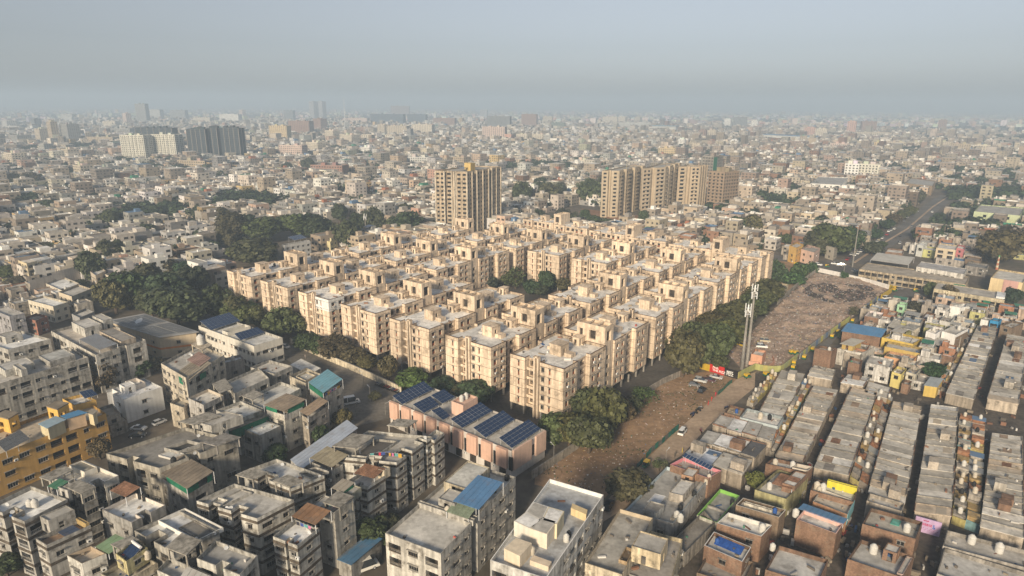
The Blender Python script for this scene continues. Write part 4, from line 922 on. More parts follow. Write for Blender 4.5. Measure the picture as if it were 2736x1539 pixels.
def room(b, s0, s1, t0, t1, hh, col, mat='plaster', name='stair_head', z=None, roofc=RG, door=True, ph=.25):
    z = b.zr if z is None else z; Q = ccw(rquad(b, s0, s1, t0, t1)); mb = MB()
    for e in range(4):
        L = hypot(*sub(Q[(e+1) % 4], Q[e])); ops = [(L*.35, min(L*.35+.9, L*.8), z+.05, z+1.95, .25)] if door and L > 1.6 and e in (0, 1) and hh > 2.2 else []
        facade(mb, Q[e], Q[(e+1) % 4], z, z + hh, ops)
    o = mb.obj(name, mat, b.root, col)
    I = inset(Q, .14); mb = MB(); mb.face([(*p, z + hh - ph) for p in Q]); mb.obj('roof_slab', 'roof', b.root, roofc)
    mb = MB()
    for e in range(4): mb.face([(*I[(e+1) % 4], z+hh-ph), (*I[e], z+hh-ph), (*I[e], z+hh), (*I[(e+1) % 4], z+hh)]); mb.face([(*Q[e], z+hh), (*Q[(e+1) % 4], z+hh), (*I[(e+1) % 4], z+hh), (*I[e], z+hh)])
    mb.obj('roof_edge', mat, b.root, tuple(x*.85 for x in col)); return o
def canopy(b, s0, s1, t0, t1, hh, col=(0.36,0.335,0.29), z=None, th=.22, roofc=None, posts=True, mat='plaster', name='stair_canopy'):
    z = b.zr if z is None else z; Q = ccw(rquad(b, s0, s1, t0, t1)); mb = MB(); mb.prism(Q, z + hh - th, z + hh, True, True); o = mb.obj(name, mat, b.root, col)
    if posts:
        for p in inset(Q, .3):
            mp = MB(); mp.box(p[0]-.14, p[1]-.14, z, p[0]+.14, p[1]+.14, z + hh - th, False); mp.obj('post', mat, b.root, col)
    return o
def sheet(b, s0, s1, t0, t1, z0, z1, col, mat='metal', name='sheet_roof', posts=True, tilt='t'):
    """sloping sheet: z0 at s0/t0 side, z1 at the other"""
    Q = [rp(b, s0, t0), rp(b, s1, t0), rp(b, s1, t1), rp(b, s0, t1)]; Z = [z0, z0, z1, z1] if tilt == 't' else [z0, z1, z1, z0]
    mb = MB(); i = 0
    mb.v = [(*Q[k], Z[k]) for k in range(4)] + [(*Q[k], Z[k] - .08) for k in range(4)]; mb.f = [(0,1,2,3),(7,6,5,4),(0,4,5,1),(1,5,6,2),(2,6,7,3),(3,7,4,0)]; mb.m = [0]*6
    o = mb.obj(name, mat, b.root, col)
    ns = max(2, int(hypot(*sub(Q[1], Q[0])) / 1.1)); mr = MB(); d = unit(sub(Q[3], Q[0])); L = hypot(*sub(Q[3], Q[0]))
    for k in range(1, ns):                                  # standing seams
        a, c = lerp(Q[0], Q[1], k / ns), lerp(Q[3], Q[2], k / ns); za = Z[0] + (Z[1]-Z[0])*k/ns; zc = Z[3] + (Z[2]-Z[3])*k/ns
        mr.tube((*a, za + .02), (*c, zc + .02), .045, .045, 4)
    tag(mr.obj('seam', mat, o, tuple(x*.85 for x in col)), kind='stuff')
    if posts:
        for k in range(4):
            if Z[k] - .1 > b.zr:
                mp = MB(); p = Q[k]; mp.box(p[0]-.06, p[1]-.06, b.zr, p[0]+.06, p[1]+.06, Z[k] - .08, False); mp.obj('post', 'alu', b.root)
    return o
def net(b, s0, t0, s1, t1, z0, z1, col=(0.02,0.15,0.085)):
    A, B = rp(b, s0, t0), rp(b, s1, t1); d = unit(sub(B, A)); mb = MB(); mb.obox(lerp(A, B, .5), d, hypot(*sub(B, A)), .06, z0, z1); return mb.obj('green_net', 'net', b.root, col)
# tanks and dishes: things of their own
def tank_mesh(kind):
    mb = MB()
    if kind == 'v':
        pr = [(.55,0)]; z = 0
        for k in range(4): pr += [(.58, z+.05), (.58, z+.27), (.55, z+.31)]; z += .32
        mb.lathe(pr + [(.50, z+.05), (.28, z+.28), (.24, z+.30), (.24, z+.38)], 14)
    else:
        mb.tube((-.7, 0, .5), (.7, 0, .5), .48, .48, 12); mb.face([(-.7, .48*cos(a), .5+.48*sin(a)) for a in [k*pi/6 for k in range(12)]][::-1])
    return mb.mesh('water_tank', 'tankw', True)
TKV, TKH = tank_mesh('v'), tank_mesh('h')
def tank(p, z, col='white', sc=1.0, where='a flat roof', kind='v'):
    c = dict(white=(0.54,0.525,0.49), black=(0.025,0.025,0.025), blue=(0.03,0.09,0.30), cream=(0.50,0.45,0.37), yellow=(0.5,0.38,0.03))[col]
    o = link('water_tank', TKV if kind == 'v' else TKH, None, c, (p[0], p[1], z), rnd.uniform(0, 3), sc)
    return tag(o, f"{col} water tank on {where}", 'water tank', 'rooftop water tanks')
def btank(b, s, t, col='white', sc=1.0, where='a flat roof', dz=0.0):
    q = add(rp(b, s, t), b.o); return tank(q, b.zr + dz, col, sc, where)
mb = MB(); pr = [(0.02, .0), (.25, .04), (.42, .13)]; n = 12
for j in range(len(pr)):
    for k in range(n): mb.v.append((pr[j][0]*cos(2*pi*k/n), -.25 - pr[j][1]*.2 , .75 + pr[j][0]*sin(2*pi*k/n)))
for j in range(len(pr)-1):
    for k in range(n): mb.f.append((j*n+k, j*n+(k+1) % n, (j+1)*n+(k+1) % n, (j+1)*n+k)); mb.m.append(0)
mb.tube((0, 0, 0), (0, -.2, .75), .03, .03, 5); DISH = mb.mesh('satellite_dish', 'alu')
def dish(b, s, t, where='a grey roof', z=None):
    q = add(rp(b, s, t), b.o); o = link('satellite_dish', DISH, None, None, (q[0], q[1], b.zr if z is None else z), rnd.uniform(-.6, .9))
    return tag(o, f"small satellite dish on {where}", 'satellite dish', 'satellite dishes on the roofs')
def clothes(b, s0, t0, s1, t1, z, where):
    A, B = add(rp(b, s0, t0), b.o), add(rp(b, s1, t1), b.o); root = thing('clothes_line', f"washing hung on a line on {where}", 'laundry', (*A, 0)); d = sub(B, A); L = hypot(*d); u = unit(d)
    mb = MB(); mb.tube((0, 0, z), (d[0], d[1], z), .02, .02, 4); mb.obj('line', 'alu', root)
    x = .2
    while x < L - .6:
        wd = rnd.uniform(.4, .9); hh = rnd.uniform(.5, 1.1); mb = MB(); mb.obox((u[0]*(x+wd/2), u[1]*(x+wd/2)), u, wd, .03, z - hh, z)
        mb.obj('garment', 'plain', root, rnd.choice([(0.5,0.05,0.08),(0.6,0.58,0.55),(0.05,0.08,0.25),(0.5,0.15,0.3),(0.03,0.03,0.04),(0.5,0.3,0.05),(0.1,0.3,0.3)])); x += wd + rnd.uniform(.05, .3)
PANEL_CACHE = {}
def solar_array(label, q, zs, nx, ny, group='solar arrays', legs_to=None, mat='solar'):
    """q: four ground-plan corners (upper-left, upper-right, lower-right, lower-left), zs: their heights"""
    o = q[0]; root = thing('solar_array', label, 'solar panels', (o[0], o[1], 0), 0, group)
    C = [Vector((p[0]-o[0], p[1]-o[1], z)) for p, z in zip(q, zs)]
    def bi(s, t): return (C[0]*(1-s) + C[1]*s)*(1-t) + (C[3]*(1-s) + C[2]*s)*t
    nrm = (C[1]-C[0]).cross(C[3]-C[0]).normalized(); nrm = nrm if nrm.z > 0 else -nrm
    fr = MB(); g = .03
    fr.face([tuple(bi(0,0)-nrm*.04), tuple(bi(0,1)-nrm*.04), tuple(bi(1,1)-nrm*.04), tuple(bi(1,0)-nrm*.04)]); fr.face([tuple(bi(0,0)-nrm*.06), tuple(bi(1,0)-nrm*.06), tuple(bi(1,1)-nrm*.06), tuple(bi(0,1)-nrm*.06)])
    for (s, t) in ((.04,.04),(.5,.04),(.96,.04),(.04,.96),(.5,.96),(.96,.96)):
        p = bi(s, t)
        if legs_to is not None: fr.tube((p.x, p.y, legs_to), (p.x, p.y, p.z-.05), .05, .05, 4)
    fr.obj('frame', 'alu', root)
    for i in range(nx):
        for j in range(ny):
            mb = MB(); a, b_, c, d = bi((i+g*1.3)/nx, (j+g)/ny), bi((i+1-g*1.3)/nx, (j+g)/ny), bi((i+1-g*1.3)/nx, (j+1-g)/ny), bi((i+g*1.3)/nx, (j+1-g)/ny)
            vs = [x for x in (a, b_, c, d)]; top = [tuple(x + nrm*.03) for x in vs]; bot = [tuple(x - nrm*.02) for x in vs]
            mb.v = top + bot; F = (0,1,2,3); 
            if (vs[1]-vs[0]).cross(vs[3]-vs[0]).z < 0: F = (3,2,1,0)
            mb.f = [F,(0,4,5,1),(1,5,6,2),(2,6,7,3),(3,7,4,0)]; mb.m = [0]*5
            # divide the panel into two cells by a thin pale line
            mb.obj('panel', mat, root)
    return root
# ---------------------------------------------------------------- walk-ups and houses at lower left
GR = 'walk-up blocks in the near left quarter'
def pb(label, k, L, N_, R, h, fl, **kw): kw.setdefault('group', GR); return bld(label, para(k, L, N_, R, h), h, fl, **kw)
# B1: banded block, lower left corner
b = pb('grey banded block at the lower left corner, two white tanks on its white roof', 'C1', (-110,865), (205,990), (570,800), 13.2, 4, wall=GREYW, roof=RW, band=True, cuts0=[(.42,.66,2.2)])
btank(b, .55, .5, 'white', 1.15, 'the white roof at the lower left corner'); btank(b, .62, .56, 'white', 1.15, 'the white roof at the lower left corner')
canopy(b, .1, .4, 1.15, 1.75, 2.6); room(b, .72, .98, 1.05, 1.3, 2.6, GREYW); sheet(b, .5, .75, 1.0, 1.3, b.zr+2.4, b.zr+2.8, (0.05,0.16,0.09)); dish(b, .2, .3); dish(b, .5, .15)
b = pb('grey banded wing with a junk-strewn brown terrace, lower left', 'C1', (300,1135), (392,1190), (765,1020), 11.2, 3, wall=GREYW, roof=(0.30,0.20,0.13), band=True)
sheet(b, .1, .9, .45, .8, b.zr+.5, b.zr+.6, (0.05,0.07,0.12), posts=False, name='tarpaulin'); room(b, -.9, -.1, .35, .95, 3.2, GREYW); room(b, .0, .9, .92, 1.0, 1.4, (0.5,0.36,0.16))
b = pb('walk-up with white inner parapets and tan roof, upper lower-left', 'C1', (400,600), (690,735), (1000,600), 13.2, 4, wall=GREYW, roof=(0.55,0.52,0.47), par=(0.72,0.68,0.60), cop=(0.7,0.68,0.64), cuts0=[(.5,.72,2)], cuts1=[(.35,.6,2.4)])
room(b, .05, .5, .55, .9, 1.5, (0.70,0.66,0.58), 'paint', 'roof_bay', roofc=(0.36,0.33,0.27)); canopy(b, .85, 1.3, -.28, .12, 2.7); dish(b, .3, .9)
b = pb('walk-up with glaring white roof bays and grey outer walls', 'C1', (860,890), (1110,1000), (1395,850), 11.8, 3, wall=(0.34,0.33,0.31), roof=RW, par=(0.62,0.56,0.50), cuts1=[(.3,.55,2)])
sheet(b, -.35, .2, .55, 1.0, b.zr+2.3, b.zr+2.9, (0.20,0.085,0.06), 'rust'); btank(b, .15, 1.0, 'black', .9, 'the white-bayed roof'); btank(b, .3, 1.0, 'black', .9, 'the white-bayed roof'); dish(b, .05, 1.1)
b = pb('yellow-cream house with tan terrace at the bottom edge', 'C1', (565,1275), (690,1345), (895,1260), 10.6, 3, wall=(0.60,0.58,0.53), roof=(0.50,0.42,0.32), par=(0.42,0.34,0.25))
sheet(b, .3, 1.2, 1.0, 1.9, b.zr+1.2, b.zr+2.2, (0.16,0.24,0.14)); canopy(b, 1.25, 1.75, 1.1, 2.0, 3.2)
b2 = pb('small yellow rooftop dwelling with solar water heater', 'C1', (975,1260), (1065,1330), (1245,1210), 12.2, 1, wall=(0.62,0.55,0.30), roof=RD, z0=9.2, kinds='w', name='house', cat='house', group=None)
q = rquad(b2, .1, .9, .15, .75); q = [add(p, b2.o) for p in q]; r = solar_array('solar water heater with white cylinder on a yellow rooftop dwelling', [q[3], q[2], q[1], q[0]], [b2.zr+1.3]*2+[b2.zr+.3]*2, 4, 1, None, b2.zr); mb = MB(); v = sub(q[3], q[3]); mb.tube((0, 0, b2.zr+1.5), (*sub(q[2], q[3]), b2.zr+1.5), .28, .28, 10); mb.obj('cylinder', 'tankw', r, (0.75,0.72,0.70))
btank(b2, 1.1, .9, 'cream', 1.0, 'the yellow rooftop dwelling', -1)
pb('low beige terrace block at the bottom edge', 'C1', (850,1430), (1010,1520), (1330,1340), 9.4, 3, wall=(0.56,0.50,0.38), roof=(0.50,0.45,0.36))
b = pb('stepped walk-up with brilliant white parapets beside a dark roof', 'C2', (-130,1065), (205,1255), (585,1065), 12.6, 4, wall=(0.40,0.38,0.34), roof=(0.50,0.50,0.49), cuts0=[(.3,.5,2.5)], cuts1=[(.45,.6,2)])
room(b, .02, .98, .5, 1.12, .95, (0.78,0.76,0.71), 'paint', 'white_bay', roofc=(0.62,0.63,0.64), door=False, ph=.85); room(b, .4, 1.0, .62, .98, .5, RD, 'plaster', 'dark_bay', roofc=(0.20,0.19,0.175), door=False, ph=.3)
dish(b, .95, .2); dish(b, .9, .6); dish(b, .98, .9)
b = pb('grey walk-up with weedy roof at the bottom edge', 'C2', (395,1300), (760,1440), (910,1275), 12.8, 4, wall=PALEW, roof=(0.30,0.295,0.285), cuts0=[(.45,.62,1.5)])
canopy(b, -.55, -.05, -.35, .45, 2.8); dish(b, .3, .9)
b = pb('grey walk-up cut by the bottom edge with a corrugated lean-to', 'C2', (60,1400), (420,1560), (520,1440), 11, 3, wall=PALEW, roof=RL); sheet(b, .5, 1.1, .1, .8, b.zr+.8, b.zr+1.4, (0.42,0.41,0.39))
# B9 big dark roof with green net veranda
b = pb('broad walk-up with dark roof, roof well and satellite dishes', 'T1', (800,525), (1200,635), (1790,420), 13.2, 4, wall=(0.44,0.41,0.35), roof=(0.205,0.195,0.18), cuts0=[(.40,.52,1.6)], cuts1=[(.36,.5,2.2)], kinds='wwWb')
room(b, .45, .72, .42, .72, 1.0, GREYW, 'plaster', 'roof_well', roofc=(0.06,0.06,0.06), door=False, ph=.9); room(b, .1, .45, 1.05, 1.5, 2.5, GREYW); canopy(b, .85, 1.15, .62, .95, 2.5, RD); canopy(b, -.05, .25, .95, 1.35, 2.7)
dish(b, .4, .9); dish(b, .9, .5); dish(b, .7, .55); btank(b, .93, .22, 'black', 1.1, 'the broad dark roof'); room(b, .55, .78, .28, .45, .5, (0.6,0.58,0.54), 'paint', 'white_pad', roofc=(0.6,0.6,0.58), door=False, ph=.2)
b = pb('veranda wing with brown sheet roof and green netting', 'C2', (60,600), (320,760), (530,640), 10.3, 3, wall=(0.48,0.46,0.42), roof=RD, kinds='wwb')
sheet(b, -.05, 1.03, -.03, 1.05, b.zr+2.5, b.zr+3.1, (0.24,0.20,0.155), 'roof'); net(b, .35, 0, 1, 0, b.zr+.9, b.zr+2.4); net(b, 1, 0, 1, .45, b.zr+.9, b.zr+2.4); net(b, 1, .8, 1, 1, b.zr+.9, b.zr+2.4)
# B10 banded twin, B11, B12
b = pb('banded grey walk-up with stepped wings in the lower centre-left', 'C2', (395,815), (905,965), (1215,805), 13.2, 4, wall=PALEW, roof=(0.42,0.41,0.39), band=True, cuts0=[(.20,.36,2.6),(.58,.74,2.2)], kinds='wwWd')
dish(b, .45, .12); dish(b, .48, .15); room(b, .18, .36, .15, .9, .6, GREYW, 'plaster', 'roof_bay', roofc=(0.5,0.48,0.44), door=False); canopy(b, .0, .3, 1.05, 1.5, 2.8)
b = pb('banded walk-up with white roof and brown awning', 'C2', (1040,1115), (1245,1195), (1430,1045), 12.4, 4, wall=PALEW, roof=RW, band=True, cuts0=[(.5,.62,1.2)], kinds='wwW')
sheet(b, .0, 1.0, .85, 1.6, b.zr+2.2, b.zr+2.6, (0.26,0.15,0.085), 'roof', 'awning'); room(b, .05, .95, 1.6, 2.4, 1.6, GREYW); canopy(b, .55, 1.25, 1.75, 2.5, 3.2); dish(b, .85, .75)
clothes(b, .2, .8, .95, .8, b.zr+1.7, 'the white banded roof')
b = pb('wide walk-up with pale roof and dish-lined parapet', 'T2', (-95,655), (265,790), (515,690), 13.2, 4, wall=PALEW, roof=(0.50,0.495,0.48), band=True, cuts0=[(.3,.55,2.4)], kinds='wwd')
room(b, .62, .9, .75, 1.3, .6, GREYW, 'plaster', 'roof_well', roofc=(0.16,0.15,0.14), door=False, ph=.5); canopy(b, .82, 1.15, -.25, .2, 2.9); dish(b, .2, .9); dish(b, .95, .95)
b = pb('slim tall walk-up with washing on its white terrace', 'T2', (470,930), (590,972), (738,865), 13.2, 4, wall=(0.52,0.49,0.43), roof=RW, par=(0.7,0.66,0.6), kinds='ww')
clothes(b, .3, .1, 1, .8, b.zr+1.6, 'a slim white terrace'); room(b, -.1, .9, 1.0, 1.5, 1.9, (0.36,0.35,0.28)); sheet(b, -.3, .5, .9, 1.5, b.zr+2.2, b.zr+2.6, (0.30,0.27,0.22)); net(b, .5, .9, .5, 1.4, b.zr+.6, b.zr+2.2)
b = pb('banded walk-up with rust-red corrugated lean-to', 'T2', (680,735), (840,778), (975,690), 12.4, 4, wall=PALEW, roof=RL, band=True, kinds='wwW', cuts0=[(.52,.64,1)])
sheet(b, -.02, .95, .45, 1.1, b.zr+1.7, b.zr+2.3, (0.2,0.1,0.07), 'rust', 'rusty_lean_to'); room(b, .7, 1.0, .95, 1.3, 2.2, CREAMW)
b = pb('khaki sheet-roofed wing beside the white-roofed shed', 'T2', (420,590), (570,655), (655,605), 11.8, 4, wall=GREYW, roof=RD, kinds='w'); sheet(b, -.05, 1.05, -.05, 1.5, b.zr+2.0, b.zr+2.6, (0.30,0.265,0.19), 'roof')
b = pb('long grey walk-up with banded stair wings beside the pink hall', 'T2', (545,540), (1060,592), (1330,395), 13.2, 4, wall=PALEW, roof=(0.38,0.36,0.325), band=True, cuts1=[(.26,.42,3.2),(.74,.84,2.5)], cuts0=[(.55,.75,2)], kinds='wwd')
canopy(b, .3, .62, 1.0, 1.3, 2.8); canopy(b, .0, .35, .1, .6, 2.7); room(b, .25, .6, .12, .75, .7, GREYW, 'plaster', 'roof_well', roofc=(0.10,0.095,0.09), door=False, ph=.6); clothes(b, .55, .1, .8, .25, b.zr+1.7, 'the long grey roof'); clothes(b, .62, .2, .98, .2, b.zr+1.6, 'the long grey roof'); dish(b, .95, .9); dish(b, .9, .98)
pb('narrow banded wing standing close to the pink hall', 'T2', (1282,400), (1345,428), (1420,368), 12.6, 4, wall=PALEW, roof=RG, band=True, kinds='w')
# blue-roofed shed, white-roofed shed
b = pb('single-storey shed with weathered blue roof between walk-ups', 'T2', (620,1320), (718,1372), (945,1180), 3.8, 1, wall=(0.40,0.38,0.34), roof=(0.10,0.22,0.36), kinds='', ph=.2, name='shed', cat='shed', group=None); sheet(b, -.06, 1.06, -.02, 1.02, 3.75, 4.2, (0.09,0.20,0.33), posts=False, tilt='s')
b = pb('long low shed with pale blue-white panel roof', 'T2', (262,575), (330,640), (760,330), 4.2, 1, wall=(0.42,0.41,0.40), roof=RW, kinds='', ph=.1, name='shed', cat='shed', group=None); sheet(b, -.05, 1.15, 0, 1.0, 4.3, 4.5, (0.46,0.52,0.62), posts=False)
# B18 / B19 / B20 front centre
b = pb('pale walk-up with bare grey roof and long blue sheet roof behind', 'T2', (975,1125), (1395,1282), (1960,700), 13.2, 4, wall=(0.60,0.57,0.51), roof=(0.52,0.50,0.46), kinds='wbWw', cuts1=[(.36,.44,1.5)])
room(b, -.02, 1.02, .37, .40, 1.2, GREYW, 'plaster', 'roof_divider', door=False); sheet(b, .55, 1.03, .44, .78, b.zr+2.6, b.zr+3.2, (0.10,0.22,0.40)); room(b, .1, .55, .62, .95, 2.4, (0.62,0.54,0.40), roofc=(0.55,0.54,0.50)); room(b, .3, .62, .42, .56, 2.6, GREYW); sheet(b, .55, .95, .36, .46, b.zr+1.6, b.zr+2.2, (0.20,0.24,0.17), 'net', 'tarpaulin'); btank(b, .5, .405, 'cream', 1.1, 'the pale front walk-up'); btank(b, .86, .97, 'black', .9, 'the pale front walk-up'); btank(b, .45, 1.0, 'black', .9, 'the pale front walk-up')
P = ccw([at('T3', 285, 715, 14), at('T3', 692, 835, 14), at('T3', 255, 1470, 14), at('T3', -165, 1330, 14)])
i = min(range(4), key=lambda q: P[q][0] + P[q][1] * .0); P = P[i:] + P[:i]
b = bld('white walk-up with black washing over its parapet and white rooftop rooms, bottom centre', P, 14, 4, wall=(0.60,0.585,0.55), roof=(0.40,0.41,0.42), par=(0.76,0.75,0.72), kinds='bbwW', group=GR, cop=(0.72,0.71,0.69))
front_white = b
def rr(x, y, z=0): p = at('T3', x, y, b.zr + z); return sub(p, b.o)
def prism_px(pts, z0, z1, mat, col, name, zz=None):
    Q = ccw([rr(x, y, z1 - b.zr) for (x, y) in pts]); mb = MB(); mb.prism(Q, z0, z1); return mb.obj(name, mat, b.root, col)
zt = b.zr + 3.2
for pts, c in (([(15,1035),(135,1090),(225,1030),(105,965)], (0.72,0.68,0.60)), ([(135,1090),(265,1135),(340,1035),(225,1000)], (0.74,0.66,0.54)), ([(105,965),(225,1030),(275,925),(165,890)], (0.70,0.68,0.64)), ([(225,1030),(340,1060),(395,960),(275,925)], (0.70,0.62,0.44))):
    o = prism_px(pts, b.zr, zt, 'paint', c, 'rooftop_room'); Q = inset(ccw([rr(x, y, zt - b.zr) for (x, y) in pts]), .2); mb = MB(); mb.face([(*p, zt + .01) for p in Q]); mb.obj('roof_slab', 'roof', b.root, rnd.choice([RG, RW, RL]))
prism_px([(455,900),(570,950),(560,985),(445,935)], b.zr, b.zr + 1.6, 'paint', (0.66,0.52,0.30), 'rooftop_wall'); prism_px([(-60,1240),(60,1300),(150,1200),(30,1160)], b.zr, b.zr + 2.6, 'paint', (0.7,0.6,0.46), 'stair_head')
prism_px([(135,1330),(275,1380),(300,1340),(160,1290)], b.zr, b.zr + 1.0, 'paint', (0.72,0.6,0.46), 'rooftop_wall')
tank(at('T3', 150, 1250, 14), b.zr, 'cream', 1.0, 'the white rooftop-room walk-up'); tank(at('T3', 410, 1155, 14), b.zr, 'white', 1.0, 'the white rooftop-room walk-up'); tank(at('T3', 430, 1120, 14), b.zr, 'black', .8, 'the white rooftop-room walk-up')
b = bld('cream-fronted house with big plain grey roof, bottom centre-right', para('T3', (552,1350), (832,1440), (1065,1010), 9), 9, 2, wall=CREAMW, roof=(0.34,0.325,0.295), kinds='w', par=(0.5,0.42,0.31), name='house', cat='house'); grey_roof_house = b
room(b, .98, 1.75, .28, .55, 3.4, (0.62,0.52,0.36), roofc=RG); room(b, .72, .95, .2, .42, .8, (0.45,0.33,0.2), 'plaster', 'roof_well', roofc=(0.2,0.15,0.1), door=False, ph=.7)
b = bld('cream house front with brick-red door canopies, bottom edge', para('T3', (830,1460), (1180,1560), (1290,1170), 7), 7, 2, wall=(0.64,0.55,0.38), roof=RD, kinds='w', name='house', cat='house'); btank(b, .6, .85, 'blue', .8, 'the cream house front')
# solar hall (pink)
P = para('K1', (112,372), (1858,1100), (2345,798), 8.2)
b = bld('long salmon-pink hall carrying six tilted solar arrays', P, 8.2, 2, wall=(0.60,0.56,0.52), roof=(0.40,0.38,0.35), mat='paint', kinds='', ph=.5, name='hall', cat='hall'); hall = b; o = b.o
L = hypot(*sub(P[1], P[0])); d = unit(sub(P[1], P[0])); e_ = unit(sub(P[2], P[1])); L2 = hypot(*sub(P[2], P[1])); nb = 9
for k in range(nb):
    s0, s1 = (k + .12) / nb, (k + .80) / nb; a0, a1 = mulv(d, L*s0), mulv(d, L*s1); mb = MB(); mb.obox(add(lerp(a0, a1, .5), mulv(e_, -.3)), d, L*(s1-s0), .9, 3.0, 8.25); mb.obj('wall_panel', 'paint', b.root, (0.66,0.43,0.33))
    g0 = lerp(a1, mulv(d, L*(k + 1.12)/nb), .5); mb = MB(); mb.obox(add(g0, mulv(e_, .05)), d, 1.1, .3, 2.6, 6.4); w_ = mb.obj('window', 'glass', b.root)
    if k % 2: link('air_conditioner', AC_MESH, b.root, (0.72,0.72,0.7), (*add(g0, mulv(e_, -.05)), 1.9), atan2(d[1], d[0]))
    mb = MB(); mb.obox(add(lerp(a0, a1, .5), mulv(e_, -.02)), d, L*(s1-s0)*.6, .3, .3, 2.4); mb.obj('door', 'interior', b.root)
for (s0, s1) in ((.03, .55), (.68, .98)):
    a0, a1 = add(mulv(d, L), mulv(e_, L2*s0)), add(mulv(d, L), mulv(e_, L2*s1)); mb = MB(); mb.obox(add(lerp(a0, a1, .5), mulv(d, .25)), e_, L2*(s1-s0), .6, 2.6, 8.25); mb.obj('wall_panel', 'paint', b.root, (0.66,0.46,0.36))
mb = MB(); mb.obox(add(add(mulv(d, L), mulv(e_, L2*.615)), mulv(d, .05)), e_, .9, .2, 3.2, 6.2); mb.obj('window', 'glass', b.root)
z = b.zr
Q = [sub(at('K1', x, y, 11.6), o) for (x, y) in ((1000,385),(1165,445),(1375,325),(1205,265))]; Q = ccw(Q); mb = MB()
for k in range(4): facade(mb, Q[k], Q[(k+1) % 4], z, 11.6, [])
mb.face([(*p, 10.9) for p in Q]); mb.obj('tank_room', 'paint', b.root, (0.68,0.46,0.36)); I = inset(Q, .2); mb = MB()
for k in range(4): mb.face([(*Q[k], 11.6), (*Q[(k+1) % 4], 11.6), (*I[(k+1) % 4], 11.6), (*I[k], 11.6)]); mb.face([(*I[(k+1) % 4], 10.9), (*I[k], 10.9), (*I[k], 11.6), (*I[(k+1) % 4], 11.6)])
mb.obj('parapet', 'paint', b.root, (0.62,0.42,0.33))
for (x, y) in ((1145,385),(1210,350)): tank(at('K1', x, y, 10.9), 10.92, 'white', 1.15, 'the pink tank room')
for n_, (q, nx, ny) in enumerate((([(150,310),(600,95),(745,215),(295,430)],8,4), ([(445,430),(695,310),(825,435),(605,555)],5,4), ([(705,300),(890,210),(1050,325),(870,420)],4,4), ([(715,520),(835,465),(990,595),(880,655)],3,4), ([(985,640),(1415,395),(1590,525),(1155,770)],8,4), ([(1310,765),(1740,515),(1910,645),(1490,910)],8,4), ([(1680,910),(2105,645),(2285,780),(1865,1060)],8,4))):
    zs = [10.0, 10.0, 8.5, 8.5]; C_ = [at('K1', *q[k], zs[k]) for k in range(4)]
    solar_array('tilted dark blue solar array on the pink hall', C_, zs, nx, ny, 'solar arrays on the pink hall', z)
# --- upper left of this quarter
b = pb('long grey four-storey slab with rows of dark balconies, left edge', 'T5', (-190,1010), (-60,1105), (665,888), 13.4, 4, wall=(0.50,0.47,0.41), roof=(0.42,0.40,0.37), kinds='wbbw', pitch=3.0)
room(b, .1, .6, .2, .5, 2.2, PALEW, roofc=RL); room(b, .2, .8, .62, .9, 2.0, GREYW, roofc=(0.46,0.46,0.44)); room(b, .5, .95, .3, .36, 2.8, PALEW)
b = pb('pale stained four-storey block with cluttered roof, left middle', 'T5', (385,690), (722,872), (1100,757), 13.4, 4, wall=(0.58,0.55,0.49), roof=(0.46,0.42,0.37), kinds='wwbw', pitch=3.3, cuts1=[(.46,.6,1.2)])
room(b, .1, .4, .35, .7, 3.4, PALEW, roofc=RL); room(b, .1, .35, .78, .98, 3.8, PALEW); room(b, .5, .95, .55, .85, 2.2, (0.5,0.42,0.33), roofc=RD); sheet(b, .55, .98, .1, .45, b.zr+2.0, b.zr+2.3, (0.22,0.23,0.25)); btank(b, .7, .3, 'cream', .9, 'the pale stained block')
b = pb('grey walk-up with white washed roof at the left edge', 'T5', (-160,760), (60,830), (380,750), 13, 4, wall=GREYW, roof=RW); room(b, .2, .5, .3, .7, 2.5, GREYW)
b = pb('grey flat-roofed block partly hidden at the left edge', 'T5', (-80,520), (70,580), (185,555), 10, 3, wall=(0.40,0.39,0.40), roof=RG, kinds='wW')
b = pb('small brick-red house at the left', 'T5', (180,590), (270,612), (358,578), 6.5, 2, wall=(0.36,0.17,0.12), roof=(0.4,0.33,0.28), name='house', cat='house')
# orange hall with big grey sheet roof
P = para('T5', (800,607), (1200,726), (1500,690), 9.2); b = bld('tan and orange banded hall under a broad grey solar-panelled roof', [lerp(P[k], lerp(P[0], P[2], .5), .06) for k in range(4)], 8.4, 2, wall=(0.52,0.43,0.31), roof=RG, kinds='w', pitch=7, ph=.3, mat='paint', name='hall', cat='hall')
O = [sub(p, b.o) for p in P]; cm = lerp(O[0], O[2], .5)
mb = MB(); mid0, mid1 = lerp(O[0], O[1], .5), lerp(O[3], O[2], .5)
mb.v = [(*O[0], 8.9), (*O[1], 8.6), (*O[2], 8.9), (*O[3], 10.2)]; mb.v += [(v[0], v[1], v[2]-.25) for v in mb.v]; mb.f = [(0,1,2,3),(7,6,5,4),(0,4,5,1),(1,5,6,2),(2,6,7,3),(3,7,4,0)]; mb.m = [0]*6
mb.obj('sheet_roof', 'metal', b.root, (0.30,0.30,0.30)); Qo = inset([sub(p, b.o) for p in b.P], -.06); mb = MB()
mb.prism(Qo, 3.4, 4.1, True, True); mb.obj('orange_band', 'paint', b.root, (0.60,0.22,0.06))
